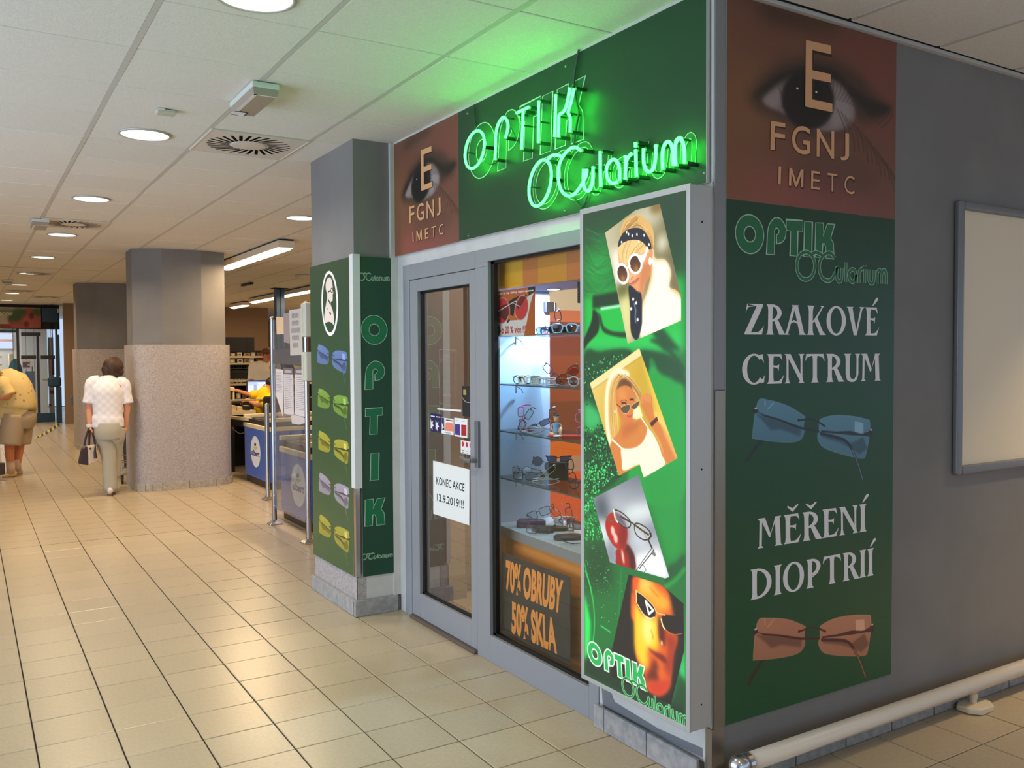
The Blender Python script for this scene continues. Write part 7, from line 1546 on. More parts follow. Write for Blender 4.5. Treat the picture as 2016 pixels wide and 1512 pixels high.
t = fthing('red_cloth', 'dark red cloth hanging beside the roll-up banner', 'cloth', [(-0.4464,1.5917),(-0.372,1.1799)], 23.45, mat('dark_red_cloth', (120, 46, 40), .8), .05); add('hook', MB().box(*(lambda a: (a[0][0], 23.46, a[0][1]-.0, a[0][0]+.02, 23.48, CEIL))([(-0.4111,1.5915),(-0.4111,1.5915)])), M_steel, t)
t = fthing('shutter_housing', 'blue roller shutter housing beside the far shop sign', 'shutter', [(-0.6899,2.8766),(-0.3342,2.5269)], 22.5, M_bluefr, .25); add('end_cap', MB().box(*(lambda a: (a[0][0], 22.49, a[1][1], a[1][0], 22.76, a[0][1]))([(-0.3505,2.8591),(-0.3182,2.7575)])), M_whp2, t)
t = thing('turnstile_arm', 'blue barrier box with a chrome rod beside the far shop pane', 'barrier', (-.4, 22.3, 0)); (x0, z0), (x1, z1) = [(-0.6102,1.1523),(-0.311,0.8928)]
add('box', MB().box(x0, 22.25, z1, x1, 22.4, z0), M_bluefr, t, bevel=.06, seg=3); (x2, z2), (x3, z3) = [(-0.7232,1.0787),(-0.6124,1.0387)]; add('rod', MB().cyl((x2, 22.32, z2), (x3, 22.32, z2), .02), M_steel, t); add('post', MB().box(x1-.12, 22.28, 0, x1, 22.4, z1), M_bluefr, t)
add('upper_post', MB().box(x1-.1, 22.3, z0, x1-.02, 22.38, 2.2), M_bluefr, t)
# lit interior with shelves of bottles
struct('wall_far_shop', MB().box(-8, 27.0, 0, -.28, 27.2, CEIL), mat('far_shop_wall', (206, 200, 190), .7)); struct('wall_far_shop_header', MB().box(-6.4, 22.8, 2.35, -.28, 22.95, CEIL+.02), mat('dark_far_wall', (70, 60, 52), .8))
area_light('far_shop_lamp', (-2.6, 25.0, 2.8), (0, 0, 0), 120, (.9, .95, 1.0), 2.5, 2.5)
pw = thing('poster_window', 'bright pale blue window pane at the back of the far shop', 'window', (-2.2, 26.9, 1.6)); (x0, z0), (x1, z1) = [(-1.8537,2.3368),(-1.1698,1.9029)]
add('pane', MB().box(x0, 26.9, z1, x1, 26.95, z0), emis('sky_lit_pane', (214, 228, 255), 1.0), pw); add('mullion', MB().box(x0, 26.86, (z0+z1)/2-.02, x1, 26.895, (z0+z1)/2+.05), mat('pinkish_frame', (214, 170, 160), .5), pw)
bs = thing('bottle_shelf', 'pale wooden bottle shelving inside the far shop', 'shelving', (-2.2, 24.6, 0)); (x0, za), (x1, zb), (_, zc), (_, zd) = [(-2.0199,1.6813),(-1.2698,1.6776),(-1.5655,1.4782),(-1.5695,1.2907)]
for z in (za, zc, zd): add('shelf_board', MB().box(x0, 24.5, z-.05, x1-.25, 24.9, z), mat('pale_wood_shelf', (236, 214, 170), .5), bs)
(xe, ze), (xf_, zf) = [(-1.3507,1.7318),(-1.2675,1.2191)]; add('end_panel', MB().box(xe, 24.45, 0, xf_, 24.95, ze), mat('pale_wood_shelf', (236, 214, 170), .5), bs)
for z, n in ((za, 12), (zc, 12)):
    for k in range(n):
        x = x1-.35-.12*k; t = thing('bottle', 'dark red bottle, %s from the door frame, on the %s far shop shelf' % (ORD[k], 'upper' if z == za else 'lower'), 'bottle', (x, 24.65, z+.001), 'bottles in the far shop'); s_ = 1.25 if (k == 3 and z == za) else .8
        if z == zc: s_ = .55
        add('glass_body', MB().lathe([(.045*s_, .001), (.045*s_, .14*s_), (.018*s_, .18*s_), (.018*s_, .21*s_)], (x, 24.65, z), 10), mat('dark_red_bottle', (90, 26, 26), .25), t, smooth=False); add('cap', MB().lathe([(.022*s_, .2101*s_), (.022*s_, .25*s_)], (x, 24.65, z), 10), mat('dark_blue_cap', (30, 40, 70), .4), t)
t = thing('round_sign', 'blue round edged sign standing inside the far shop door', 'sign', (-1.9, 23.3, 0)); c_ = [(-1.2723,1.1461),(-1.4403,1.149),(-1.2627,1.6103)]; e = circ3(c_); mb = MB(); mb.flat([e(1.)], RW(23.3), 0, .03); add('disc', mb, mat('cyan_disc', (70, 150, 190), .5), t); add('stand', MB().cyl((c_[0][0], 23.33, 0), (c_[0][0], 23.33, c_[0][1]-.1), .02), M_steel, t)
# slim rack by the second column, hazard strip on the floor
rk = thing('slim_rack', 'black slim ladder rack leaning beside the second column', 'rack', (-.26, 19.0, 0)); (xa, za), (xb, zb) = [(-0.2137,1.0371),(-0.3439,-0.004)]
add('rail', MB().tube([(xa-.02, 19.1, za), (xb+.02, 18.95, .0)], .02, 6), M_black, rk); add('rail', MB().tube([(xa+.22, 19.25, za), (xb+.36, 19.2, 0)], .02, 6), M_black, rk)
for k in range(4): a = .12+.25*k; add('rung', MB().tube([(xb+.02+(xa-xb-.04)*a, 18.95+.15*a, za*a), (xb+.36+(xa-xb-.14)*a, 19.2+.05*a, za*a)], .018, 6), M_black, rk)
add('disc', MB().lathe([(.12, -.02), (.12, .02)], (xa-.08, 19.05, za-.35), 16, 1), mat('slate_disc', (84, 104, 124), .5), rk); add('bag_of_goods', MB().box(xa-.02, 19.1, .55, xa+.2, 19.25, .75), M_whp2, rk, bevel=.03)
hz = thing('hazard_strip', 'yellow and black hazard strip lying on the floor before the far shop', 'floor strip', (-.8, 19.5, 0)); pa = [(-1.2252,17.4465),(-0.9035,18.7343),(-0.4487,21.2417)]; pb = [(-1.161,17.9277),(-0.8717,19.476),(-0.395,22.1789)]
for k in range(12):
    a0, a1 = k/12, (k+1)/12; g = lambda P_, a: (np.interp(a, [0, .45, 1], [p[0] for p in P_]), np.interp(a, [0, .45, 1], [p[1] for p in P_])); q = [g(pa, a0), g(pa, a1-.004), g(pb, a1-.004), g(pb, a0)]
    add('stripe', MB().prism(q, .002, .006), mat('hazard_yellow', (206, 186, 60), .6) if k % 2 == 0 else mat('hazard_black', (50, 46, 30), .6), hz)
# ================================================================== people
def skin(name, J, E_, root, m, parent, sub=2, extra=None):
    """grow one continuous body from joints {key: (x, y, z, r)} and bones"""
    keys = list(J); me = bpy.data.meshes.new(name); base = ROOT[parent.name]
    me.from_pydata([(J[k][0]-base.x, J[k][1]-base.y, J[k][2]-base.z) for k in keys], [(keys.index(a), keys.index(b)) for a, b in E_], [])
    o = bpy.data.objects.new(name, me); COL.objects.link(o)
    sm = o.modifiers.new('skin', 'SKIN'); sm.use_smooth_shade = True; ss_ = o.modifiers.new('sub', 'SUBSURF'); ss_.levels = sub; ss_.render_levels = sub
    for i, k in enumerate(keys):
        r = J[k][3]; r = r if isinstance(r, (tuple, list)) else (r, r)
        me.skin_vertices[0].data[i].radius = r; me.skin_vertices[0].data[i].use_root = (k == root)
    bpy.context.view_layer.update(); dg = bpy.context.evaluated_depsgraph_get()
    nm = bpy.data.meshes.new_from_object(o.evaluated_get(dg)); bpy.data.objects.remove(o); nm.name = name
    if extra is not None:
        bm = bmesh.new(); bm.from_mesh(nm); vs = [bm.verts.new((p[0]-base.x, p[1]-base.y, p[2]-base.z)) for p in extra.v]
        for f in extra.f:
            try: bm.faces.new([vs[i] for i in f])
            except ValueError: pass
        bm.to_mesh(nm); bm.free()
    nm.materials.clear(); nm.materials.append(m); nm.shade_smooth()
    ob = bpy.data.objects.new(name, nm); COL.objects.link(ob); ob.parent = parent; ROOT[ob.name] = base; return ob
def tubes(name, chains, m, parent, sq=1., cy=0.):
    """garment pieces: tapered rounded tubes along smoothed centre lines, flattened front to back by sq"""
    mb = MB()
    for ch in chains:
        P4 = smooth_path(ch, 4); mb.tube([p[:3] for p in P4], [p[3] for p in P4], 16)
    mb.v = [(x, cy+(y-cy)*sq, z) for x, y, z in mb.v]
    return add(name, mb, m, parent, smooth=True)
def fingers(mb, w, d, side, curl, s=1.0):
    """five separate fingers from the palm: w wrist, d hand direction, side = across the palm, curl = bend direction"""
    w, d, side, curl = (Vector(v) for v in (w, d, side, curl)); d.normalize(); side.normalize(); curl.normalize()
    for k, L in enumerate((.068, .078, .073, .058)):
        a = w+d*.075*s+side*((k-1.5)*.0185*s); b = a+(d*.8+curl*.6)*L*.5*s; c = b+(d*.35+curl*.95)*L*.5*s
        mb.tube([a-d*.02*s, a, b, c], [.0095*s, .0095*s, .0085*s, .0065*s], 8)
    a = w+d*.028*s-side*.03*s; b = a+(d*.6-side*.7+curl*.3)*.038*s; c = b+(d*.9+curl*.4)*.032*s
    mb.tube([a+side*.02*s, a, b, c], [.012*s, .012*s, .010*s, .008*s], 8); return mb
M_skin = mat('skin_tone', (214, 150, 116), .55); M_skin2 = mat('warm_skin_tone', (204, 128, 92), .55)
def cloth_pattern(name, base, blobs, scale, rough=.8, grid=False):
    m = bpy.data.materials.new(name); m.use_nodes = True; nt = m.node_tree; b = nt.nodes['Principled BSDF']; b.inputs['Roughness'].default_value = rough; tc = nt.nodes.new('ShaderNodeTexCoord'); L = nt.links.new
    if grid:
        v = nt.nodes.new('ShaderNodeTexChecker'); v.inputs['Scale'].default_value = scale; v.inputs['Color1'].default_value = lin(base); v.inputs['Color2'].default_value = lin(blobs)
        mp = nt.nodes.new('ShaderNodeMapping'); L(tc.outputs['Object'], mp.inputs['Vector']); mp.inputs['Scale'].default_value = (1, .001, 1); L(mp.outputs[0], v.inputs['Vector']); L(v.outputs['Color'], b.inputs['Base Color'])
    else:
        v = nt.nodes.new('ShaderNodeTexVoronoi'); v.inputs['Scale'].default_value = scale; L(tc.outputs['Object'], v.inputs['Vector'])
        r = nt.nodes.new('ShaderNodeValToRGB'); r.color_ramp.elements[0].position = .16; r.color_ramp.elements[1].position = .24; r.color_ramp.elements[0].color = lin(blobs); r.color_ramp.elements[1].color = lin(base); L(v.outputs['Distance'], r.inputs['Fac']); L(r.outputs['Color'], b.inputs['Base Color'])
    return m
# ---- woman walking away, handbag in one hand
WY = 8.95
w3 = lambda p, dy=0., r=.05: (p[0], WY+dy, p[1], r)
P = dict(zip(['hip', 'waist', 'chest', 'neck', 'head', 'top', 'shL', 'elL', 'wrL', 'shR', 'elR', 'wrR', 'hL', 'kL', 'aL', 'tL', 'hR', 'kR', 'aR', 'tR'],
   [(-0.9291,0.8034),(-0.9264,0.946),(-0.927,1.2074),(-0.8961,1.4085),(-0.8566,1.4792),(-0.8464,1.5564),(-1.0809,1.3292),(-1.1257,1.0482),(-1.1277,0.8305),(-0.7498,1.3103),(-0.7105,1.0335),(-0.7312,0.806),(-0.9785,0.7702),(-0.93,0.4581),(-0.9144,0.1226),(-0.9487,0.0419),(-0.8479,0.7637),(-0.8422,0.4763),(-0.8578,0.2259),(-0.8335,0.05)]))
wo = thing('person', 'woman with short dark brown hair in a white checked blouse walking away with a bag', 'person', (P['aL'][0], WY, 0))
J = {'hip': w3(P['hip'], 0, .10), 'waist': w3(P['waist'], .0, .085), 'chest': w3(P['chest'], .01, .095), 'neck': w3(P['neck'], .05, .052), 'head': w3(P['head'], .075, .08), 'top': w3(P['top'], .08, .068),
     'shL': w3(P['shL'], .02, .055), 'elL': w3(P['elL'], .03, .042), 'wrL': w3(P['wrL'], -.02, .026), 'shR': w3(P['shR'], .02, .055), 'elR': w3(P['elR'], .02, .042), 'wrR': w3(P['wrR'], .03, .026),
     'hL': w3(P['hL'], 0, .07), 'kL': w3(P['kL'], -.02, .05), 'aL': w3(P['aL'], .0, .04), 'hR': w3(P['hR'], 0, .07), 'kR': w3(P['kR'], .10, .05), 'aR': w3(P['aR'], .12, .038)}
J['pL'] = (J['wrL'][0]+.005, WY-.02, J['wrL'][2]-.07, .03); J['pR'] = (J['wrR'][0]-.005, WY+.03, J['wrR'][2]-.065, .03)
fgm = MB(); fingers(fgm, J['wrL'][:3], (.05, 0, -1), (0, 1, 0), (1, 0, 0)); fingers(fgm, J['wrR'][:3], (-.05, 0, -1), (0, 1, 0), (-1, .2, 0))
bones = [('hip', 'waist'), ('waist', 'chest'), ('chest', 'neck'), ('neck', 'head'), ('head', 'top'), ('chest', 'shL'), ('shL', 'elL'), ('elL', 'wrL'), ('wrL', 'pL'), ('chest', 'shR'), ('shR', 'elR'), ('elR', 'wrR'), ('wrR', 'pR'), ('hip', 'hL'), ('hL', 'kL'), ('kL', 'aL'), ('hip', 'hR'), ('hR', 'kR'), ('kR', 'aR')]
# small face on the far side of the head
hc = Vector(J['head'][:3]); fgm.ball((hc.x+.02, hc.y+.105, hc.z-.01), (.012, .016, .018), 8, 6).ball((hc.x-.075, hc.y, hc.z-.01), (.012, .018, .026), 8, 6).ball((hc.x+.085, hc.y, hc.z-.02), (.012, .018, .026), 8, 6)
skin('body', J, bones, 'hip', M_skin, wo, 2, fgm)
C_ = lambda k, f=1., dz=0.: (J[k][0], J[k][1], J[k][2]+dz, tuple(a*f for a in J[k][3]) if isinstance(J[k][3], tuple) else J[k][3]*f)
sl = lambda a, b, t: tuple(J[a][i]+(J[b][i]-J[a][i])*t for i in range(3))
W4 = lambda k, r, dz=0., dx=0.: (J[k][0]+dx, J[k][1], J[k][2]+dz, r)
bw = cloth_pattern('white_checked_blouse', (238, 236, 242), (226, 224, 232), 22, .8, True)
tubes('blouse', [[W4('hip', .178, -.0), W4('hip', .176, .10), W4('waist', .162, .02), W4('chest', .176, -.06), W4('chest', .17, .05), W4('neck', .085, -.05), W4('neck', .05, .0)],
                 [W4('shR', .062, .0, -.02), W4('chest', .1, .1), W4('shL', .062, .0, .02)],
                 [W4('shL', .075, .012, .07), W4('shL', .08, -.01), sl('shL', 'elL', .45)+(.072,), sl('shL', 'elL', .85)+(.078,)], [W4('shR', .075, .012, -.07), W4('shR', .08, -.01), sl('shR', 'elR', .45)+(.072,), sl('shR', 'elR', .85)+(.078,)]], bw, wo, .74, WY)
tubes('trousers', [[W4('hip', .155, .06), W4('hip', .168, -.04), W4('hip', .15, -.14)], [W4('hL', .105, .02), W4('hL', .108, -.06), sl('hL', 'kL', .5)+(.096,), W4('kL', .083), sl('kL', 'aL', .5)+(.078,), (J['aL'][0], J['aL'][1], .05, .078)],
                   [W4('hR', .105, .02), W4('hR', .108, -.06), sl('hR', 'kR', .5)+(.094,), W4('kR', .08), sl('kR', 'aR', .5)+(.072,), (J['aR'][0], J['aR'][1], J['aR'][2]-.03, .07)]], mat('pale_grey_green_trousers', (178, 174, 158), .8), wo, .9, WY)
hb_ = MB().ball((hc.x+.005, hc.y-.012, hc.z+.03), (.118, .118, .125), 18, 12).ball((hc.x+.055, hc.y-.02, hc.z-.03), (.065, .085, .07), 12, 8).ball((hc.x-.055, hc.y-.02, hc.z+.0), (.07, .085, .08), 12, 8)
ho = add('hair', hb_, mat('dark_brown_hair', (74, 44, 26), .6, var=(48, 28, 18), vscale=30, bump=.6, bscale=60), wo, smooth=True); 
for v in ho.data.vertices: n = math.sin(v.co.x*90)*math.sin(v.co.z*80+v.co.y*60); v.co += v.co.normalized()*0+Vector((0, 0, .006*n)); v.co.x += .005*math.sin(v.co.z*110)
nk = Vector(J['neck'][:3]); add('collar', MB().lathe([(.058, -.02), (.066, .0), (.056, .025)], (nk.x, nk.y-.01, nk.z-.02), 16), mat('white_collar', (232, 230, 236), .8), wo, smooth=True)
def shoe(mb, x, y, z, dx, dy, s=1., tip=0.):
    d = Vector((dx, dy, 0)).normalized(); n = Vector((-d.y, d.x, 0)); rows = [(-.07, .026, .075), (-.03, .034, .085), (.05, .038, .06), (.12, .036, .04), (.165, .02, .026)]
    o = len(mb.v)
    for t_, w_, h_ in rows:
        c = Vector((x, y, z))+d*t_*s
        for a in range(8):
            q = 2*PI*a/8; mb.v.append(tuple(c+n*(w_*s*math.cos(q))+Vector((0, 0, max(0., h_*s*(.5+.5*math.sin(q)))+tip*max(0, -t_)))))
    for j in range(4):
        for a in range(8): mb.f.append((o+j*8+a, o+j*8+(a+1) % 8, o+(j+1)*8+(a+1) % 8, o+(j+1)*8+a))
    mb.f.append(tuple(o+7-a for a in range(8))); mb.f.append(tuple(o+32+a for a in range(8))); return mb
add('shoe', shoe(MB(), J['aL'][0]-.0, WY-.02, .018, .3, 1), mat('white_shoe', (224, 216, 208), .5), wo, smooth=True); so_m = shoe(MB(), J['aL'][0], WY-.02, .001, .3, 1, 1.04); so_m.v = [(x, y, z*.3) for x, y, z in so_m.v]; add('sole', so_m, mat('brown_sole', (110, 80, 60), .6), wo)
add('shoe', shoe(MB(), J['aR'][0], WY+.14, .018, .4, 1, 1.), mat('white_shoe', (224, 216, 208), .5), wo, smooth=True)
wr = Vector(J['wrL'][:3]); add('wristband', MB().lathe([(.034, -.018), (.036, 0), (.034, .018)], (wr.x, wr.y, wr.z), 14), M_whp2, wo)
# handbag hanging from her hand
bgt = thing('handbag', 'two-tone black and cream handbag hanging from the walking woman\'s hand', 'bag', (-1.23, 8.89, .36)); Qb = [(-1.2524,0.3904),(-1.1576,0.3814),(-1.0468,0.435),(-1.0681,0.6074),(-1.164,0.6012),(-1.2143,0.5691)]
mb = MB(); y0_, y1_ = 8.83, 8.97; f4 = lambda l, y: [(p[0], y, p[1]) for p in l]
def slab(l, ya, yb):
    m = MB(); n = len(l); m.v = f4(l, ya)+f4(l, yb); m.f = [tuple(range(n)), tuple(range(2*n-1, n-1, -1))]+[(i, (i+1) % n, n+(i+1) % n, n+i) for i in range(n)]; return m
add('dark_end', slab([(-1.2554,0.3999),(-1.1598,0.3792),(-1.1609,0.4896),(-1.1673,0.5979),(-1.2142,0.5726),(-1.2287,0.529)], y0_, y1_), mat('dark_brown_leather', (52, 34, 40), .45), bgt, bevel=.008); add('pale_side', slab([(-1.1587,0.3803),(-1.0447,0.4325),(-1.0519,0.5062),(-1.0734,0.6112),(-1.1662,0.5978),(-1.1598,0.4895)], y0_+.002, y1_-.002), mat('cream_leather', (196, 180, 160), .5), bgt, bevel=.008)
for pts in ([(-1.1904,0.6028),(-1.1672,0.7127),(-1.1282,0.8104),(-1.135,0.7344),(-1.1396,0.6056)], [(-1.1396,0.6056),(-1.1297,0.7342),(-1.1178,0.7981),(-1.0929,0.7088),(-1.0756,0.6078)]): add('strap', MB().tube([(p[0], 8.90, p[1]) for p in smooth_path(pts, 5)], .011, 8), mat('dark_brown_leather', (52, 34, 40), .45), bgt, smooth=True)
add('tassel', MB().tube([(p[0], 8.825, p[1]) for p in [(-1.082,0.6082),(-1.0877,0.532),(-1.0816,0.4609)]], [.006, .014, .02], 8), mat('dark_brown_leather', (52, 34, 40), .45), bgt); add('buckle', MB().ball((Qb[4][0]+.03, 8.828, Qb[4][1]-.03), .012, 8, 6), M_black, bgt)
# ---- man bending forward in a patterned shirt and shorts
MY = 11.5
m3_ = lambda p, dy=0., r=.05: (p[0], MY+dy, p[1], r)
K = dict(zip(['hip', 'waist', 'chest', 'neck', 'head', 'shR', 'elR', 'wrR', 'hL', 'kL', 'aL', 'hR', 'kR', 'aR'], [(-1.6945,0.8501),(-1.7451,0.9853),(-1.855,1.2538),(-2.0007,1.3338),(-2.0865,1.2808),(-1.9263,1.2664),(-1.8438,1.0991),(-2.0058,1.0928),(-1.7924,0.7985),(-1.8583,0.403),(-1.8458,0.0806),(-1.6859,0.794),(-1.7281,0.3952),(-1.7631,0.1079)]))
mn = thing('person', 'person bending forward in a yellow patterned shirt, beige shorts and pale socks', 'person', (K['aL'][0], MY, 0))
J = {'hip': m3_(K['hip'], 0, .12), 'waist': m3_(K['waist'], 0, .14), 'chest': m3_(K['chest'], 0, .14), 'neck': m3_(K['neck'], 0, .065), 'head': m3_(K['head'], 0, .09), 'shR': m3_(K['shR'], -.2, .075), 'elR': m3_(K['elR'], -.26, .05), 'wrR': m3_(K['wrR'], -.26, .035),
     'shL': m3_(K['shR'], .2, .075), 'elL': m3_(K['elR'], .28, .05), 'wrL': m3_(K['wrR'], .26, .035), 'hL': m3_(K['hL'], -.09, .085), 'kL': m3_(K['kL'], -.10, .068), 'aL': m3_(K['aL'], -.12, .042), 'hR': m3_(K['hR'], .09, .085), 'kR': m3_(K['kR'], .1, .068), 'aR': m3_(K['aR'], .1, .042)}
J['aL'] = (J['aL'][0], J['aL'][1], .09, .042); J['aR'] = (J['aR'][0], J['aR'][1], .09, .042); J['pR'] = (J['wrR'][0]-.06, J['wrR'][1], J['wrR'][2], .035); J['pL'] = (J['wrL'][0]-.06, J['wrL'][1], J['wrL'][2], .035)
fgm = MB(); fingers(fgm, J['wrR'][:3], (-1, 0, -.1), (0, 1, 0), (0, 0, -1)); fingers(fgm, J['wrL'][:3], (-1, 0, -.1), (0, 1, 0), (0, 0, -1))
hc = Vector(J['head'][:3]); fgm.ball((hc.x-.06, hc.y, hc.z-.085), (.018, .013, .02), 8, 6).ball((hc.x, hc.y-.09, hc.z), (.026, .012, .022), 8, 6).ball((hc.x, hc.y+.09, hc.z), (.026, .012, .022), 8, 6)
skin('body', J, [('hip', 'waist'), ('waist', 'chest'), ('chest', 'neck'), ('neck', 'head'), ('chest', 'shR'), ('shR', 'elR'), ('elR', 'wrR'), ('wrR', 'pR'), ('chest', 'shL'), ('shL', 'elL'), ('elL', 'wrL'), ('wrL', 'pL'), ('hip', 'hL'), ('hL', 'kL'), ('kL', 'aL'), ('hip', 'hR'), ('hR', 'kR'), ('kR', 'aR')], 'hip', M_skin2, mn, 2, fgm)
W4 = lambda k, r, dz=0., dx=0., dy=0.: (J[k][0]+dx, J[k][1]+dy, J[k][2]+dz, r)
tubes('shirt', [[m3_(K['hip'], 0, .01)[:3]+(.215,), W4('hip', .225, .07, -.05), W4('waist', .24), W4('chest', .225, 0, .05), W4('chest', .18, 0, -.1), W4('neck', .08, 0, .06)],
                [W4('waist', .2, -.02, -.02), W4('waist', .19, -.14, -.1), W4('waist', .14, -.22, -.13)],
                [W4('shR', .1, .02, .05, .08), W4('shR', .105), sl('shR', 'elR', .5)+(.098,), sl('shR', 'elR', .9)+(.10,)], [W4('shL', .1, .02, .05, -.08), W4('shL', .105), sl('shL', 'elL', .5)+(.098,), sl('shL', 'elL', .9)+(.10,)]], cloth_pattern('yellow_patterned_shirt', (216, 188, 124), (176, 128, 74), 13), mn)
tubes('shorts', [[W4('hip', .19, .05, -.03), W4('hip', .205, -.06, -.02), W4('hip', .17, -.18, -.04)], [W4('hL', .15, .06), sl('hL', 'kL', .5)+(.145,), W4('kL', .135, .04, .01)], [W4('hR', .15, .06), sl('hR', 'kR', .5)+(.145,), W4('kR', .135, .04, .01)]], mat('beige_shorts', (176, 154, 126), .85), mn)
add('hair', MB().ball((hc.x+.01, hc.y, hc.z+.035), (.115, .1, .085), 14, 9), mat('grey_brown_hair', (110, 90, 74), .7, bump=.5, bscale=60), mn, smooth=True)
for k, dy in (('aL', -.12), ('aR', .1)):
    a = J[k]; add('sock', MB().cyl((a[0], a[1], .06), (a[0]-.002, a[1], .22), .052, .056, 14), mat('pale_sock', (206, 176, 160), .85), mn, smooth=True); add('shoe', shoe(MB(), a[0]-.01, a[1], .004, -1, -.2, 1.08), mat('beige_shoe', (206, 176, 132), .6), mn, smooth=True)
gb = thing('shopping_bag', 'white and dark bag standing at the feet of the bending person', 'bag', (-2.02, 11.03, 0))
(xa, za), (xb, zb) = [(-2.1197,0.4769),(-1.9082,0.1283)]; add('white_sack', MB().prism([(xa, 10.92), (xb-.05, 10.92), (xb-.08, 11.14), (xa, 11.14)], .002, za), mat('white_bag_cloth', (216, 210, 208), .7), gb, bevel=.05, seg=3); add('dark_flap', MB().box(xa, 10.87, .10, xb-.02, 10.915, .26), mat('dark_bag_flap', (66, 52, 48), .7), gb, bevel=.02); add('strap', MB().tube([(xa+.05, 10.89, .1), (xa+.1, 10.83, .05), (xb, 10.85, .03)], .012, 6), mat('grey_strap', (150, 146, 142), .6), gb)
# ---- man in a white T-shirt behind the cash desk
TY = 13.0
T3 = dict(zip(['hip', 'chest', 'neck', 'head', 'top', 'shR', 'elR', 'wrR', 'shL', 'elL'], [(2.0601,0.9779),(2.0653,1.3328),(2.1308,1.5539),(2.15,1.6515),(2.1512,1.7314),(1.9081,1.4498),(1.8691,1.186),(2.0263,1.0941),(2.2908,1.4633),(2.3592,1.1939)]))
t3 = lambda k, dy=0., r=.05: (T3[k][0], TY+dy, T3[k][1], r)
tm_ = thing('person', 'man with glasses in a white T-shirt standing behind the monitor', 'person', (T3['hip'][0], TY, 0))
J = {'hip': t3('hip', 0, .11), 'chest': t3('chest', 0, .115), 'neck': t3('neck', 0, .055), 'head': t3('head', -.03, .078), 'top': t3('top', -.02, .07), 'shR': t3('shR', 0, .065), 'elR': t3('elR', -.03, .045), 'wrR': t3('wrR', -.2, .032), 'shL': t3('shL', 0, .065), 'elL': t3('elL', -.03, .045)}
J['wrL'] = (J['elL'][0]-.12, TY-.2, J['elL'][2]-.08, .032); J['pR'] = (J['wrR'][0]+.06, TY-.23, J['wrR'][2], .032); J['pL'] = (J['wrL'][0]-.06, TY-.23, J['wrL'][2], .032)
for s_, dx in (('L', .09), ('R', -.09)): J['t'+s_] = (J['hip'][0]+dx, TY, .82, .09); J['k'+s_] = (J['hip'][0]+dx, TY-.02, .46, .062); J['a'+s_] = (J['hip'][0]+dx, TY+.02, .08, .042)
fgm = MB(); fingers(fgm, J['wrR'][:3], (1, -.3, 0), (0, .3, 1), (.2, -1, 0)); fingers(fgm, J['wrL'][:3], (-1, -.3, 0), (0, .3, 1), (-.2, -1, 0))
hc = Vector(J['head'][:3]); fgm.ball((hc.x, hc.y-.1, hc.z-.005), (.014, .02, .022), 8, 6)
for sg in (-1, 1): fgm.ball((hc.x+sg*.088, hc.y+.01, hc.z), (.012, .02, .03), 8, 6)
skin('body', J, [('hip', 'chest'), ('chest', 'neck'), ('neck', 'head'), ('head', 'top'), ('chest', 'shR'), ('shR', 'elR'), ('elR', 'wrR'), ('wrR', 'pR'), ('chest', 'shL'), ('shL', 'elL'), ('elL', 'wrL'), ('wrL', 'pL'), ('hip', 'tL'), ('tL', 'kL'), ('kL', 'aL'), ('hip', 'tR'), ('tR', 'kR'), ('kR', 'aR')], 'hip', M_skin2, tm_, 2, fgm)
W4 = lambda k, r, dz=0., dx=0., dy=0.: (J[k][0]+dx, J[k][1]+dy, J[k][2]+dz, r)
tubes('t_shirt', [[W4('hip', .19, -.04), W4('hip', .19, .08), W4('chest', .195, -.02), W4('chest', .185, .08), W4('neck', .09, -.05), W4('neck', .06, -.02)], [W4('shR', .08, .0, .06), W4('shR', .085, 0), sl('shR', 'elR', .5)+(.078,), sl('shR', 'elR', .85)+(.08,)], [W4('shL', .08, 0, -.06), W4('shL', .085), sl('shL', 'elL', .5)+(.078,), sl('shL', 'elL', .85)+(.08,)]], mat('white_cotton', (240, 228, 210), .8), tm_, .74, TY)
tubes('trousers', [[W4('hip', .17, -.02), W4('hip', .17, -.12)]]+[[W4('t'+q, .11, .06), W4('t'+q, .108), W4('k'+q, .085), (J['a'+q][0], J['a'+q][1], .05, .075)] for q in 'LR'], mat('dark_trousers', (60, 60, 70), .8), tm_)
add('hair', MB().ball((hc.x, hc.y+.03, hc.z+.055), (.095, .1, .075), 14, 9), mat('brown_hair', (112, 74, 48), .7, bump=.4, bscale=70), tm_, smooth=True)
gm = MB()
for sg in (-1, 1): gm.tube([(hc.x+sg*.036+x, hc.y-.094, hc.z+.02+z-.018) for x, z in rim('rect', 0, .05, .034)], .003, 5, True); gm.cyl((hc.x+sg*.06, hc.y-.09, hc.z+.03), (hc.x+sg*.088, hc.y, hc.z+.03), .003, n=5)
gm.cyl((hc.x-.012, hc.y-.096, hc.z+.025), (hc.x+.012, hc.y-.096, hc.z+.025), .003, n=5); add('spectacles', gm, E_bk, tm_); fe = MB()
for sg in (-1, 1): fe.ball((hc.x+sg*.034, hc.y-.082, hc.z+.02), (.012, .008, .007), 8, 6)
add('eyes', fe, mat('dark_eye', (40, 30, 26), .3), tm_, kind='stuff'); add('mouth', MB().ball((hc.x, hc.y-.088, hc.z-.045), (.024, .008, .005), 10, 6), mat('lip_tone', (160, 84, 70), .5), tm_)
for s_ in 'LR': add('shoe', shoe(MB(), J['a'+s_][0], TY, .002, 0, -1), M_black, tm_, smooth=True)
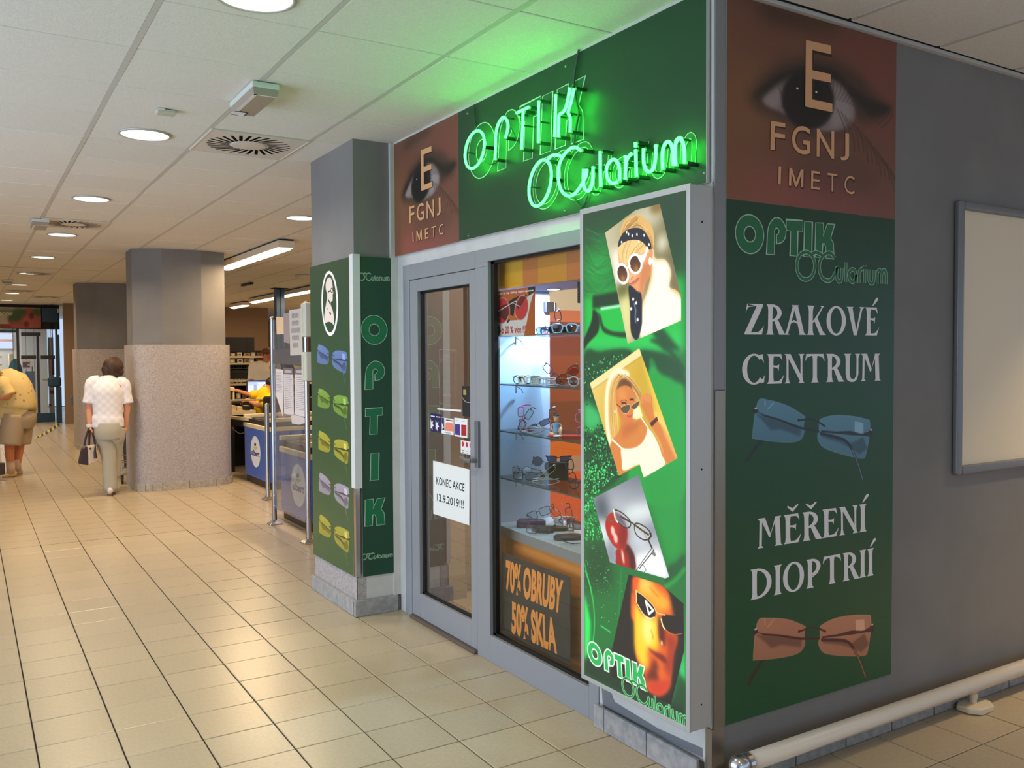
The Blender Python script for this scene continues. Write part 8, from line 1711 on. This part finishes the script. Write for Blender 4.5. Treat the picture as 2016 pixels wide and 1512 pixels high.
# ---- seated cashier in a yellow shirt, seen from the side
CY = 10.42
Q = dict(zip(['hip', 'waist', 'chest', 'neck', 'head', 'top', 'shF', 'elF', 'wrF', 'shN', 'elN', 'wrN'], [(1.3316,0.7748),(1.3408,0.9003),(1.3796,1.0175),(1.4184,1.1276),(1.4269,1.2016),(1.4426,1.2531),(1.3284,1.0634),(1.1815,1.0676),(0.9797,1.1389),(1.4244,1.0236),(1.2085,0.9196),(1.1221,0.996)]))
q3 = lambda k, dy=0., r=.05: (Q[k][0], CY+dy, Q[k][1], r)
ca = thing('person', 'seated cashier in a yellow shirt with black hair reaching to the printer', 'person', (Q['hip'][0], CY, 0))
J = {'hip': q3('hip', 0, .10), 'waist': q3('waist', 0, .085), 'chest': q3('chest', 0, .09), 'neck': q3('neck', 0, .045), 'head': q3('head', 0, .07), 'top': q3('top', 0, .066), 'shF': q3('shF', .14, .05), 'elF': q3('elF', .2, .038), 'wrF': q3('wrF', .18, .026), 'shN': q3('shN', -.15, .055), 'elN': q3('elN', -.2, .042), 'wrN': q3('wrN', .0, .028)}
J['pF'] = (J['wrF'][0]-.06, J['wrF'][1], J['wrF'][2]+.005, .028); J['pN'] = (J['wrN'][0]-.05, J['wrN'][1]+.04, J['wrN'][2], .028)
for s_, dy in (('F', .1), ('N', -.1)): J['k'+s_] = (J['hip'][0]-.02+dy, CY+.38, .60, .06); J['a'+s_] = (J['hip'][0]-.02+dy, CY+.33, .1, .042)
fgm = MB(); fingers(fgm, J['wrF'][:3], (-1, 0, .05), (0, 1, 0), (0, 0, -1)); fingers(fgm, J['wrN'][:3], (-.8, .6, 0), (.5, .7, 0), (0, 0, -1))
hc = Vector(J['head'][:3]); fgm.ball((hc.x-.085, hc.y, hc.z-.01), (.02, .013, .018), 8, 6).ball((hc.x+.0, hc.y-.075, hc.z-.005), (.02, .011, .027), 8, 6)
skin('body', J, [('hip', 'waist'), ('waist', 'chest'), ('chest', 'neck'), ('neck', 'head'), ('head', 'top'), ('chest', 'shF'), ('shF', 'elF'), ('elF', 'wrF'), ('wrF', 'pF'), ('chest', 'shN'), ('shN', 'elN'), ('elN', 'wrN'), ('wrN', 'pN'), ('hip', 'kF'), ('kF', 'aF'), ('hip', 'kN'), ('kN', 'aN')], 'hip', M_skin, ca, 2, fgm)
W4 = lambda k, r, dz=0., dx=0., dy=0.: (J[k][0]+dx, J[k][1]+dy, J[k][2]+dz, r)
tubes('shirt', [[W4('hip', .145, .0), W4('waist', .14), W4('chest', .145, -.01), W4('chest', .13, .07), W4('neck', .06, -.02)], [W4('shF', .07, 0, 0, -.06), W4('shF', .075), sl('shF', 'elF', .5)+(.066,), sl('shF', 'elF', .85)+(.064,)], [W4('shN', .075, 0, 0, .06), W4('shN', .08), sl('shN', 'elN', .5)+(.074,), sl('shN', 'elN', .9)+(.07,)]], mat('bright_yellow_shirt', (250, 214, 10), .8), ca)
tubes('trousers', [[W4('hip', .15, .02), W4('hip', .15, -.08)]]+[[(J['k'+q][0], CY+.03, J['hip'][2]-.02, .1), W4('k'+q, .085, .01), W4('k'+q, .08, -.04), W4('a'+q, .06, .02)] for q in 'FN'], mat('dark_trousers', (60, 60, 70), .8), ca)
add('hair', MB().ball((hc.x+.03, hc.y, hc.z+.04), (.09, .088, .085), 14, 9).ball((hc.x+.1, hc.y, hc.z-.01), (.04, .04, .05), 10, 7), mat('black_hair', (26, 22, 22), .5), ca, smooth=True); fe = MB()
for sg in (-1, 1): fe.ball((hc.x-.066, hc.y+sg*.03, hc.z+.015), (.007, .011, .006), 8, 6)
add('eyes', fe, mat('dark_eye', (40, 30, 26), .3), ca, kind='stuff'); add('mouth', MB().ball((hc.x-.07, hc.y, hc.z-.045), (.007, .02, .005), 8, 6), mat('lip_tone', (160, 84, 70), .5), ca)
for s_ in 'FN': add('shoe', shoe(MB(), J['a'+s_][0], J['a'+s_][1], .03, 0, 1), M_black, ca, smooth=True)
# ---- shopper almost wholly hidden by the big column
HX, HY = -.30, 11.12
hd_ = thing('person', 'shopper in a white top mostly hidden behind the big column, pushing the cart', 'person', (HX, HY, 0))
J = {'hip': (HX, HY, .86, .11), 'chest': (HX-.02, HY-.03, 1.2, .115), 'neck': (HX-.01, HY-.04, 1.4, .05), 'head': (HX, HY-.06, 1.52, .078), 'top': (HX, HY-.05, 1.58, .065), 'shL': (HX-.17, HY-.03, 1.31, .06), 'elL': (HX-.175, HY-.1, 1.06, .045), 'wrL': (HX-.06, HY-.3, 1.01, .03), 'shR': (HX+.16, HY-.03, 1.31, .06), 'elR': (HX+.2, HY-.08, 1.06, .045), 'wrR': (HX+.1, HY-.3, 1.01, .03)}
J['pL'] = (J['wrL'][0]+.02, HY-.36, 1.01, .03); J['pR'] = (J['wrR'][0]-.02, HY-.36, 1.01, .03)
for s_, dx in (('L', -.085), ('R', .085)): J['k'+s_] = (HX+dx, HY, .46, .06); J['a'+s_] = (HX+dx, HY+.02, .08, .04)
fgm = MB(); fingers(fgm, J['wrL'][:3], (.3, -1, 0), (1, 0, 0), (0, 0, -1), .9); fingers(fgm, J['wrR'][:3], (-.3, -1, 0), (1, 0, 0), (0, 0, -1), .9); hc = Vector(J['head'][:3]); fgm.ball((hc.x, hc.y-.09, hc.z), (.013, .018, .02), 8, 6)
skin('body', J, [('hip', 'chest'), ('chest', 'neck'), ('neck', 'head'), ('head', 'top'), ('chest', 'shL'), ('shL', 'elL'), ('elL', 'wrL'), ('wrL', 'pL'), ('chest', 'shR'), ('shR', 'elR'), ('elR', 'wrR'), ('wrR', 'pR'), ('hip', 'kL'), ('kL', 'aL'), ('hip', 'kR'), ('kR', 'aR')], 'hip', M_skin, hd_, 2, fgm)
W4 = lambda k, r, dz=0., dx=0., dy=0.: (J[k][0]+dx, J[k][1]+dy, J[k][2]+dz, r)
tubes('top', [[W4('hip', .18, -.02), W4('hip', .17, .12), W4('chest', .175), W4('chest', .15, .09), W4('neck', .065, -.04)]], mat('white_cotton', (240, 228, 210), .8), hd_, .75, HY)
tubes('trousers', [[W4('hip', .165, 0), W4('hip', .165, -.12)]]+[[(J['k'+q][0], HY, .8, .11), W4('k'+q, .085), (J['a'+q][0], HY, .05, .075)] for q in 'LR'], mat('dark_trousers', (60, 60, 70), .8), hd_)
add('hair', MB().ball((hc.x, hc.y+.03, hc.z+.045), (.09, .095, .085), 14, 9), mat('brown_hair', (112, 74, 48), .7, bump=.4, bscale=70), hd_, smooth=True)
for s_ in 'LR': add('shoe', shoe(MB(), J['a'+s_][0], HY, .002, 0, -1), M_black, hd_, smooth=True)
